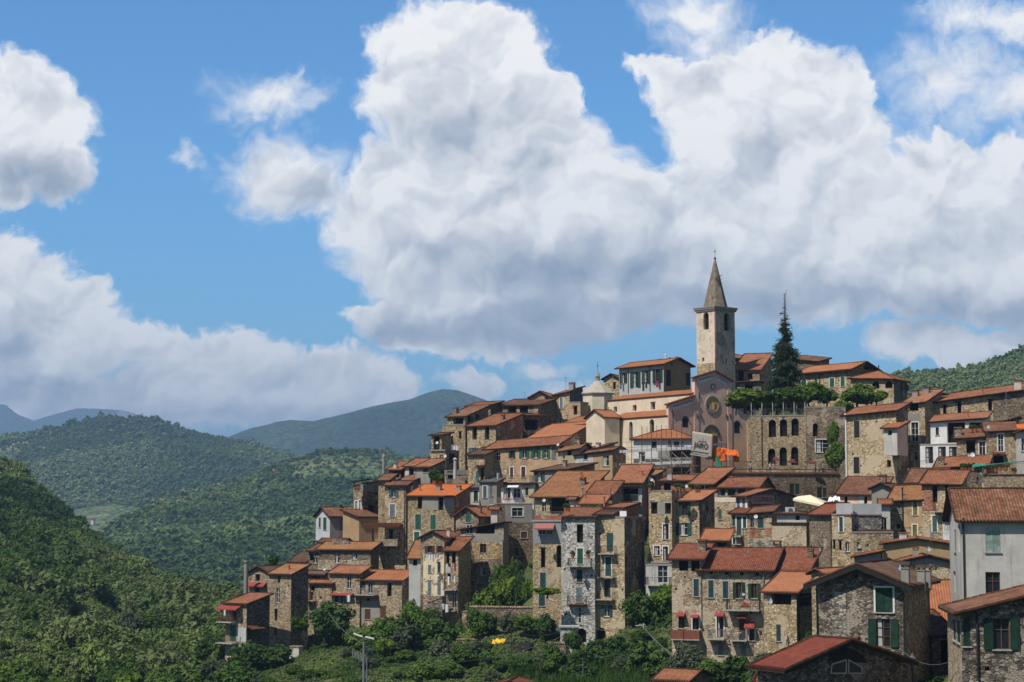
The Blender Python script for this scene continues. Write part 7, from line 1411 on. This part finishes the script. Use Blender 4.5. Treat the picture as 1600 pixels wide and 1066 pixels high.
laundry('dark and magenta washing below the rightmost open shutters of the grey palazzo', 1021, 596, 1033, 595, 330, [(dk, .7, .35), (mg, 1.1, .5), (dk, 1.5, .3)]); laundry('washing in the upper timber balcony', 696, 881, 713, 880, 268.5, [(wc, .6, .3), (dk, .5, .3), (wc, .4, .25), (mg, 1.1, .25)])
laundry('white washing hanging in the lower timber balcony', 698, 901, 714, 900, 268.6, [(wc, 1.2, .35), ('light plaster', .5, .3), (wc, 1.0, .25)]); laundry('white sheets piled on the lowest rail of the washing house', 688, 943, 702, 945, 268, [(wc, .8, .5), (wc, 1.1, .5)])
laundry('white shirt hanging beside the red awning of the teal shuttered house', 542, 930, 547, 930, 282, [(wc, 1.0, .5)]); laundry('grey washing on the peach house balcony', 776, 739, 781, 739, 298, [('light plaster', 1.0, .3), (jn, .8, .3)]); laundry('white washing on the far left crest terrace', 704, 697, 717, 697, 306.5, [('blue cloth', .5, .25), (wc, .6, .5), (wc, .7, .6)])
laundry('white cloth drying at the leftmost balcony', 350, 953, 352, 953, 269.8, [(wc, .8, .3)])
# ---------------------------------------------------------------- pots and flowers
pot_me = None
def pot(P, r, hh, leafk, label, matp='terracotta', group=None, name='potted_plant', sc=1.0):
    o = empty(name, P); tag(o, label, 'potted plant', group); m = MB(); m.lathe([(r * .65, 0), (r, hh), (r * 1.08, hh), (r * 1.08, hh + .05)], n=10); m.build('pot', matp, o)
    c = link('foliage', CR[leafk][_tc[0] % 3], o, (0, 0, hh + r * 1.1 * sc)); c.scale = (r * 1.5 * sc,) * 3; _tc[0] += 1; return o
gp = 'potted plants on the terraces'
pot(A(680, 758, 288), .45, .55, 'mid', 'round bush in a bright orange planter on the orange roof terrace', 'orange cloth', sc=1.6); pot(A(687.5, 758, 288), .45, .5, 'bright', 'yellow green plant in bright orange planter right of the round bush', 'orange cloth', sc=1.1)
PT = [(884, 799, 247, 'mid'), (888, 800, 247, 'bright'), (913, 800, 255.5, 'olive'), (920, 801, 255.5, 'olive'), (929, 800, 255.5, 'mid'), (936, 800, 255.5, 'bright'), (1057, 768, 247.6, 'olive'), (1062, 768, 247.6, 'mid'), (1067, 769, 247.6, 'olive'), (1079, 768, 247.6, 'mid'), (1088, 770, 247.6, 'olive'), (1092, 770, 247.6, 'olive'), (1016, 768, 247.4, 'mid'),
 (1504, 737, 241, 'mid'), (1509, 737, 241, 'olive'), (1514, 737, 241, 'mid'), (1520, 736, 241, 'olive'), (1540, 739, 238, 'olive'), (1556, 738, 238, 'mid'), (1563, 737, 238, 'mid'), (1572, 736, 238, 'bright'), (1518, 676, 256, 'bright'), (1524, 676, 256, 'mid'), (1533, 675, 256, 'olive'), (555, 767, 307, 'mid'), (560, 767, 307, 'mid'), (895, 873, 244.4, 'olive'), (919, 872, 244.2, 'olive'), (1585, 744, 238, 'mid')]
for x, y, Y, kd in PT: pot(A(x, y, Y), .26, .42, kd, 'small terracotta potted plant set out on a terrace or balcony edge', group=gp)
for x0, x1, y, Y, lb in ((834, 846, 811, 246.6, 'long terracotta planter at left end of the awning house terrace'), (856, 878, 811, 246.4, 'long terracotta planter at right end of the awning house terrace'), (853, 856, 811, 246.5, 'short terracotta planter between the long ones')):
    o = empty('planter', A((x0 + x1) / 2, y, Y)); tag(o, lb, 'planter'); w_ = (x1 - x0) * Y / FPX / 2; m = MB(); m.obox([(-w_ * .95, -.18, 0), (w_ * .95, -.18, 0), (w_ * .95, .18, 0), (-w_ * .95, .18, 0), (-w_, -.22, .4), (w_, -.22, .4), (w_, .22, .4), (-w_, .22, .4)]); m.build('trough', 'terracotta', o); m = MB(); m.box((-w_ * .93, -.17, .36), (w_ * .93, .17, .42)); m.build('soil', 'dry earth', o)
fl = crown_mesh('flowers', 300, 300, 1, .7, .2, 10, MATS['pink flowers'])
for x, y, Y, lb in ((1213, 719, 277.7, 'box of pink flowers on railing left of the middle promenade arch'), (1238, 722, 277.4, 'box of pink flowers on railing before the right promenade arch'), (1270, 724, 277.2, 'box of pink flowers on railing under the glazed bay'), (1165, 948, 202, 'red flowers trailing over the iron balcony of the long house'), (559, 764, 306.6, 'red flower box on the corner roof terrace')):
    o = empty('flower_box', A(x, y, Y)); tag(o, lb, 'flower box'); m = MB(); m.box((-.55, -.12, -.1), (.55, .12, .12)); m.build('box', 'wood', o); c = link('flowers', fl, o, (0, 0, .25)); c.scale = (.62, .25, .3)
# ---------------------------------------------------------------- people on the promenade
def person(P, az, label, top_m, leg_m, hair_m='dark cloth', arm=0.25, h=1.72):
    o = empty('person', P, az); tag(o, label, 'person')
    k = h / 1.75
    def skin(name, verts, edges, mat, parent, sub=1):
        me = bpy.data.meshes.new(name); me.from_pydata([(x * k, y * k, z * k) for x, y, z, r in verts], edges, []); ob = link(name, me, parent)
        md = ob.modifiers.new('skin', 'SKIN')
        for i, (x, y, z, r) in enumerate(verts):
            rr = r if isinstance(r, tuple) else (r, r); me.skin_vertices[0].data[i].radius = (rr[0] * k, rr[1] * k) 
        me.skin_vertices[0].data[0].use_root = True
        s2 = ob.modifiers.new('sub', 'SUBSURF'); s2.levels = sub; s2.render_levels = sub; me.materials.append(MATS[mat]); md.use_smooth_shade = True
        return ob
    v = [(0,0,.95,(.15,.11)), (0,0,1.15,(.13,.10)), (0,0,1.38,(.16,.11)), (0,0,1.49,(.055,.055)), (0,-.01,1.58,(.085,.10)), (0,-.01,1.70,(.07,.085))]; e = [(0,1),(1,2),(2,3),(3,4),(4,5)]
    for s in (-1, 1):
        i = len(v); v += [(s*.09,0,.86,.085), (s*.10,-.01,.48,.06), (s*.11,.02,.09,.04), (s*.12,-.14,.04,.035)]; e += [(0,i),(i,i+1),(i+1,i+2),(i+2,i+3)]
        j = len(v); v += [(s*.19,0,1.40,.055), (s*.24,.02,1.14,.042), (s*.22,-.16*(1+arm),1.02,.03), (s*.20,-.24*(1+arm),.99,.034)]; e += [(2,j),(j,j+1),(j+1,j+2),(j+2,j+3)]
        for q in range(4): f = len(v); v += [(s*(.215-.016*q),-.29*(1+arm),.975,.009), (s*(.213-.016*q),-.32*(1+arm)+.008*abs(q-1),.955,.008)]; e += [(j+3,f),(f,f+1)]
        f = len(v); v += [(s*.165,-.26*(1+arm),.985,.010)]; e += [(j+3,f)]
    skin('body', v, e, 'skin', o)
    sv = [(0,0,.93,(.165,.12)), (0,0,1.15,(.145,.115)), (0,0,1.40,(.175,.122))]; se = [(0,1),(1,2)]
    for s in (-1, 1): j = len(sv); sv += [(s*.195,0,1.40,.068), (s*.235,.015,1.2,.058)]; se += [(2,j),(j,j+1)]
    skin('shirt', sv, se, top_m, o)
    tv = [(0,0,.94,(.158,.12))]; te = []
    for s in (-1, 1): j = len(tv); tv += [(s*.09,0,.84,.098), (s*.10,-.01,.48,.074), (s*.11,.02,.12,.055)]; te += [(0,j),(j,j+1),(j+1,j+2)]
    skin('trousers', tv, te, leg_m, o)
    m = MB(); m.lathe([(.02, .12), (.07, .10), (.098, .04), (.10, -.02), (.085, -.08)], c=(0, .015, 1.66 * k), n=10); m.build('hair', hair_m, o, smooth=True)
    m = MB()
    for s in (-1, 1): m.box((s * .032 - .01, -.112, 1.625 * k), (s * .032 + .01, -.10, 1.637 * k))
    m.obox([(-.012,-.128,1.585*k),(.012,-.128,1.585*k),(.012,-.10,1.585*k),(-.012,-.10,1.585*k),(-.006,-.108,1.625*k),(.006,-.108,1.625*k),(.006,-.10,1.625*k),(-.006,-.10,1.625*k)]); m.box((-.025, -.108, 1.555 * k), (.025, -.10, 1.563 * k)); m.build('face', 'wood', o)
    return o
def pr_pt(x, dY=1.6): h = HK4; u = h.uz('f', x, 735)[0]; return h.O + h.ex * u + h.ey * dY + Vector((0, 0, h.zt + .17))
person(pr_pt(1178), R(170), 'person in light blue shirt standing with back to the view on the promenade', 'blue cloth', 'dark cloth'); person(pr_pt(1209), R(20), 'person in white shirt and jeans beside the pink flower box', 'white cloth', 'jeans'); person(pr_pt(1214), R(-30), 'person in red top next to the one in white shirt', 'faded red cloth', 'light plaster', 'wood', h=1.66)
person(pr_pt(1280), R(60), 'person in dark jacket at the table under the glazed bay', 'dark cloth', 'dark cloth'); person(pr_pt(1292), R(-60), 'second person in dark clothes right of the table', 'lead', 'dark cloth')
# ---------------------------------------------------------------- chairs on the white terrace
def chair(P, az, label, mat):
    o = empty('garden_chair', P, az); tag(o, label, 'chair', None); m = MB(); m.box((-.22, -.22, .40), (.22, .22, .44)); m.build('seat', mat, o); m = MB()
    for k in range(5): m.box((-.22 + k * .1, .20, .46), (-.18 + k * .1, .23, .86))
    m.box((-.22, .195, .86), (.22, .235, .92)); m.build('backrest', mat, o)
    for a in (-1, 1):
        for b in (-1, 1): m = MB(); m.tube((a * .2, b * .2, 0), (a * .19, b * .19, .40), .02, 5); m.build('leg', mat, o)
    return o
hh = H10
for x, az, lb in ((785, 20, 'leftmost red garden chair on the white terrace'), (793, -20, 'red garden chair left of the middle of the white terrace'), (798, 30, 'red garden chair right of the middle of the white terrace'), (809, -60, 'rightmost red garden chair by the white terrace wall')):
    u, z = hh.uz('f', x, 788); l = hh.loc('f', u, z + .0, 1.2); chair(hh.O + hh.ex * l[0] + hh.ey * l[1] + Vector((0, 0, l[2])), R(az), lb, 'red plastic')
# ---------------------------------------------------------------- poles and cables
def cable(a, b, sag, label, r=.03):
    m = MB(); n = 14; P_ = [a.lerp(b, i / n) - Vector((0, 0, sag * 4 * (i / n) * (1 - i / n))) - a for i in range(n + 1)]
    for i in range(n): m.tube(tuple(P_[i]), tuple(P_[i + 1]), r, 4, cap=False)
    o = m.build('cable', 'zinc', None, a); tag(o, label, 'cable'); return o
def pole(x, yt, yb, Y, label, r=.09, mat='zinc', name='utility_pole', cat='pole'):
    o = empty(name, A(x, yb, Y)); tag(o, label, cat); H_ = (A(x, yt, Y) - o.location).z; m = MB(); m.tube((0, 0, -2), (0, 0, H_), r, 8, r * .7); m.build('shaft', mat, o); return o, H_
o, H_ = pole(568, 996, 1075, 215, 'grey street light pole with two flat white lamp heads at the bottom', .16, name='street_lamp', cat='street lamp')
for s in (-1, 1):
    m = MB(); m.obox([(s * .15, -.35, H_), (s * 1.15, -.35, H_ + (.38 if s < 0 else -.22)), (s * 1.15, .35, H_ + (.38 if s < 0 else -.22)), (s * .15, .35, H_), (s * .15, -.35, H_ + .12), (s * 1.15, -.35, H_ + (.5 if s < 0 else -.1)), (s * 1.15, .35, H_ + (.5 if s < 0 else -.1)), (s * .15, .35, H_ + .12)]); m.build('lamp_head', 'white paint', o)
o, H_ = pole(573, 1018, 1075, 216, 'thinner grey pole beside the street light pole', .09); m = MB(); m.tube((-1.7, 0, H_ - .1), (.1, 0, H_ - .9), .04, 4)
for k in range(9): q = -1.6 + k * .17; z_ = H_ - .15 - k * .08; m.tube((q, -.3, z_ - .45), (q, .3, z_ + .45), .018, 4)
m.build('aerial_grid', 'zinc', o)
cable(A(510, 953, 273), A(567, 1006, 215), .6, 'cable running down from the stone house to the street light pole', .03); cable(A(573, 1024, 216), A(905, 982, 246), 2.2, 'long sagging cable crossing the gardens to the whitewashed house', .03)
o, H_ = pole(1006, 974, 1010, 228, 'short wooden pole with crossbar in the bushes right of the golden house', .13, 'grey stone trim'); m = MB(); m.tube((-1.0, 0, H_ - .3), (.2, 0, H_ - .2), .07, 5); m.build('crossbar', 'zinc', o)
cable(A(930, 982, 244), A(1006, 979, 228), .5, 'thin cable from the golden house to the short wooden pole', .025); cable(A(1006, 981, 228), A(1096, 1042, 198), .8, 'thick pale cable falling right from the short wooden pole', .06)
pole(911, 1030, 1085, 215, 'thin grey pole rising from the reeds', .05); pole(799, 976, 1040, 240, 'thin dark pole in front of the rubble terrace wall', .05, 'dark wood'); cable(A(800, 986, 240), A(872, 988, 243), .5, 'thin wire between dark pole and whitewashed house', .02)
# green pipe rail and white post at the right edge
o, H_ = pole(1536, 725, 762, 233, 'white post carrying a green awning rail at right', .08, 'white paint', 'awning_post', 'post'); m = MB(); m.tube(tuple(A(1520, 729, 233) - o.location), tuple(A(1620, 719, 231) - o.location), .07, 6); m.build('awning_rail', 'green net', o)
sheet('awning_roll', (A(1520, 726, 234), A(1542, 724, 234), A(1541, 728, 232), A(1519, 730, 232)), 'green net', 'rolled green awning left of the white post', 'awning', amp=.1, seed=30)
# lantern in the alley
o, H_ = pole(1427, 1044, 1110, 122, 'old fashioned street lantern on a post in the dark alley', .07, 'iron', 'street_lantern', 'street lantern'); m = MB(); m.lathe([(.1, H_), (.2, H_ + .55), (.26, H_ + .58), (.08, H_ + .82), (.04, H_ + .95)], n=6); m.build('lantern', 'lead', o)
cable(A(1412, 1019, 137), A(1487, 1033, 118), .5, 'thin cable across the dark alley', .02)
# air conditioner on the roof of the brick patched house
o = empty('air_conditioner', A(1236, 803, 243)); tag(o, 'grey air conditioner with round fan on roof below the inn', 'air conditioner'); m = MB(); m.box((-.7, -.3, 0), (.45, .3, .85)); m.build('casing', 'light plaster', o); m = MB(); m.lathe([(.3, 0), (.3, .03)], n=16); q = m.build('fan_grille', 'lead', o, (-.1, -.33, .42)); q.rotation_euler = (R(90), 0, 0)
# white garden table and chair, long house balcony
o = empty('garden_table', HR1.wpt('f', 1155, 999, .55)); tag(o, 'white garden table on the lower balcony of the long house', 'table'); m = MB(); m.lathe([(.35, .68), (.35, .72)], n=14); m.build('tabletop', 'white paint', o); m = MB(); m.tube((0, 0, 0), (0, 0, .68), .05, 6); m.build('stem', 'white paint', o)
# ---------------------------------------------------------------- reeds at the bottom
V = []; F_ = []; rn = random.Random(4)
for _ in range(5200):
    x = rn.uniform(800, 1012); y = rn.uniform(1046 + abs(x - 900) * .04, 1100); P = ground(x, y, 150)
    if P is None: continue
    hgt = rn.uniform(1.2, 2.4); a = rn.uniform(0, 6.28); w_ = .05; dx, dy_ = math.cos(a) * w_, math.sin(a) * w_; lx, ly = rn.uniform(-.5, .5), rn.uniform(-.5, .5); i = len(V)
    V += [(P.x - dx, P.y - dy_, P.z - .1), (P.x + dx, P.y + dy_, P.z - .1), (P.x + dx + lx * .4, P.y + dy_ + ly * .4, P.z + hgt * .6), (P.x - dx + lx * .4, P.y - dy_ + ly * .4, P.z + hgt * .6), (P.x + lx, P.y + ly, P.z + hgt)]; F_ += [(i, i + 1, i + 2, i + 3), (i + 3, i + 2, i + 4)]
me = bpy.data.meshes.new('reeds'); me.from_pydata(V, [], F_); me.materials.append(lf_mid); tag(link('reeds', me), kind='stuff')
# ---------------------------------------------------------------- farmhouses on the far slopes
def far_house(x, y, w, hh_, Hf, label, wall='pink band', roof='orange tiles'):
    X, Y, Z = Hf; px = 800 + FPX * X / Y; c = (Z / Y); py = 533 - FPX * np.tan(np.arctan(c) - PITCH); i = np.argmin((px - x) ** 2 + (py - y) ** 2); Yd = float(Y.ravel()[i]); P = at(x, y, Yd); s = Yd / FPX
    o = empty('farmhouse', P, R(-20)); tag(o, label, 'farmhouse'); w_, h_ = w * s / 2, hh_ * s; d_ = w_ * .7; m = MB(); m.box((-w_, -d_, -h_), (w_, d_, h_ * .68)); m.build('wall', wall, o)
    m = MB(); e = .4; q = [(-w_ - e, -d_ - e, h_ * .66), (w_ + e, -d_ - e, h_ * .66), (w_ + e, d_ + e, h_ * .66), (-w_ - e, d_ + e, h_ * .66)]; r0, r1 = (-w_ * .6, 0, h_ * 1.05), (w_ * .6, 0, h_ * 1.05)
    m.poly([q[0], q[1], r1, r0], [(0, 0), (5, 0), (4, 3), (1, 3)]); m.poly([q[1], q[2], r1], [(0, 0), (3, 0), (1, 3)]); m.poly([q[2], q[3], r0, r1], [(0, 0), (5, 0), (4, 3), (1, 3)]); m.poly([q[3], q[0], r0], [(0, 0), (3, 0), (1, 3)]); m.poly(q[::-1], [(0, 0)] * 4); m.build('roof', roof, o)
    m = MB()
    for k in range(3): u = (-.6 + .6 * k) * w_; m.box((u - w_ * .09, -d_ - .05, h_ * .2), (u + w_ * .09, -d_ - .01, h_ * .48))
    m.build('windows', 'interior', o)
for a_ in ((228, 820, 15, 7, HC, 'pink farmhouse with red roof among olives above the gorge'), (256, 808, 9, 4.5, HC, 'small cream farmhouse right of the pink one'), (145, 815, 5, 5, HC, 'tiny white house beside the gorge'), (408, 872, 13, 6, HC, 'red roofed farmhouse low behind the small gabled house'), (253, 783, 9, 4, HC, 'pale farmhouse on the terraced spur'), (428, 742, 4, 9, HC, 'small white tower house high on the spur'),
  (74, 731, 10, 6, HB, 'pink house in the far left valley village'), (38, 716, 7, 4, HB, 'cream house of the far left valley'), (12, 725, 8, 4, HB, 'white house at the left edge of the far valley'), (22, 724, 6, 4, HB, 'orange roofed house near left edge of far valley'), (168, 711, 6, 4, HB, 'lone orange roofed house on the far green hill'), (218, 741, 7, 4, HB, 'orange farmhouse right of the pale field'), (118, 771, 8, 4, HB, 'cream farmhouse under the pale field'), (67, 714, 7, 3, HB, 'low farmhouse above the far valley village'), (110, 716, 6, 3, HB, 'small far farmhouse in the middle of the green hill'),
  (1519, 595, 9, 3, HD, 'long white house on the wooded hill at right'), (1470, 598, 6, 2.6, HD, 'small white house on the wooded hill at right')): far_house(*a_, wall='light plaster' if ('white' in a_[5] or 'cream' in a_[5] or 'pale' in a_[5]) else 'pink band')

# boarded gable and glass of the low red roofed house
h = HG2; P3 = lambda x, y, o_: h.loc('s', *h.uz('s', x, y), o_); m = MB(); q = [(1291, 1033), (1298, 1022), (1323, 1011), (1348, 1024), (1355, 1036)]
m.poly([P3(x, y, .035) for x, y in q][::-1]); bd = m.build('gable_boarding', 'black wood', h.root)
for pts_ in (((1297, 1052), (1321, 1052), (1321, 1031), (1299, 1038)), ((1325, 1052), (1346, 1052), (1345, 1043), (1325, 1031))):
    m = MB(); m.poly([P3(x, y, .05) for x, y in pts_]); g_ = m.build('window', 'glass', h.root); m = MB()
    for k in range(4): (xa, ya), (xb, yb) = pts_[k], pts_[(k + 1) % 4]; m.tube(P3(xa, ya, .06), P3(xb, yb, .06), .045, 5)
    m.build('frame', 'light plaster', g_)
# ---------------------------------------------------------------- haze: one closed box of thin air
bm = bmesh.new(); bmesh.ops.create_cube(bm, size=1)
for v in bm.verts: v.co = Vector((v.co.x * 46000, v.co.y * 52000 + 2000, -131 if v.co.z < 0 else 760))
me = bpy.data.meshes.new('haze'); bm.to_mesh(me); bm.free()
hz = link('haze', me); tag(hz, kind='stuff')
hm = bpy.data.materials.new('thin air'); hm.use_nodes = True; hm.node_tree.nodes.clear(); ht = NT(hm.node_tree)
pv = ht.node('ShaderNodeVolumePrincipled'); pv.inputs['Color'].default_value = (.40, .64, 1.0, 1); pv.inputs['Density'].default_value = 1.05e-4; pv.inputs['Anisotropy'].default_value = .0
ho = ht.node('ShaderNodeOutputMaterial'); ht.l.new(pv.outputs[0], ho.inputs['Volume']); me.materials.append(hm)
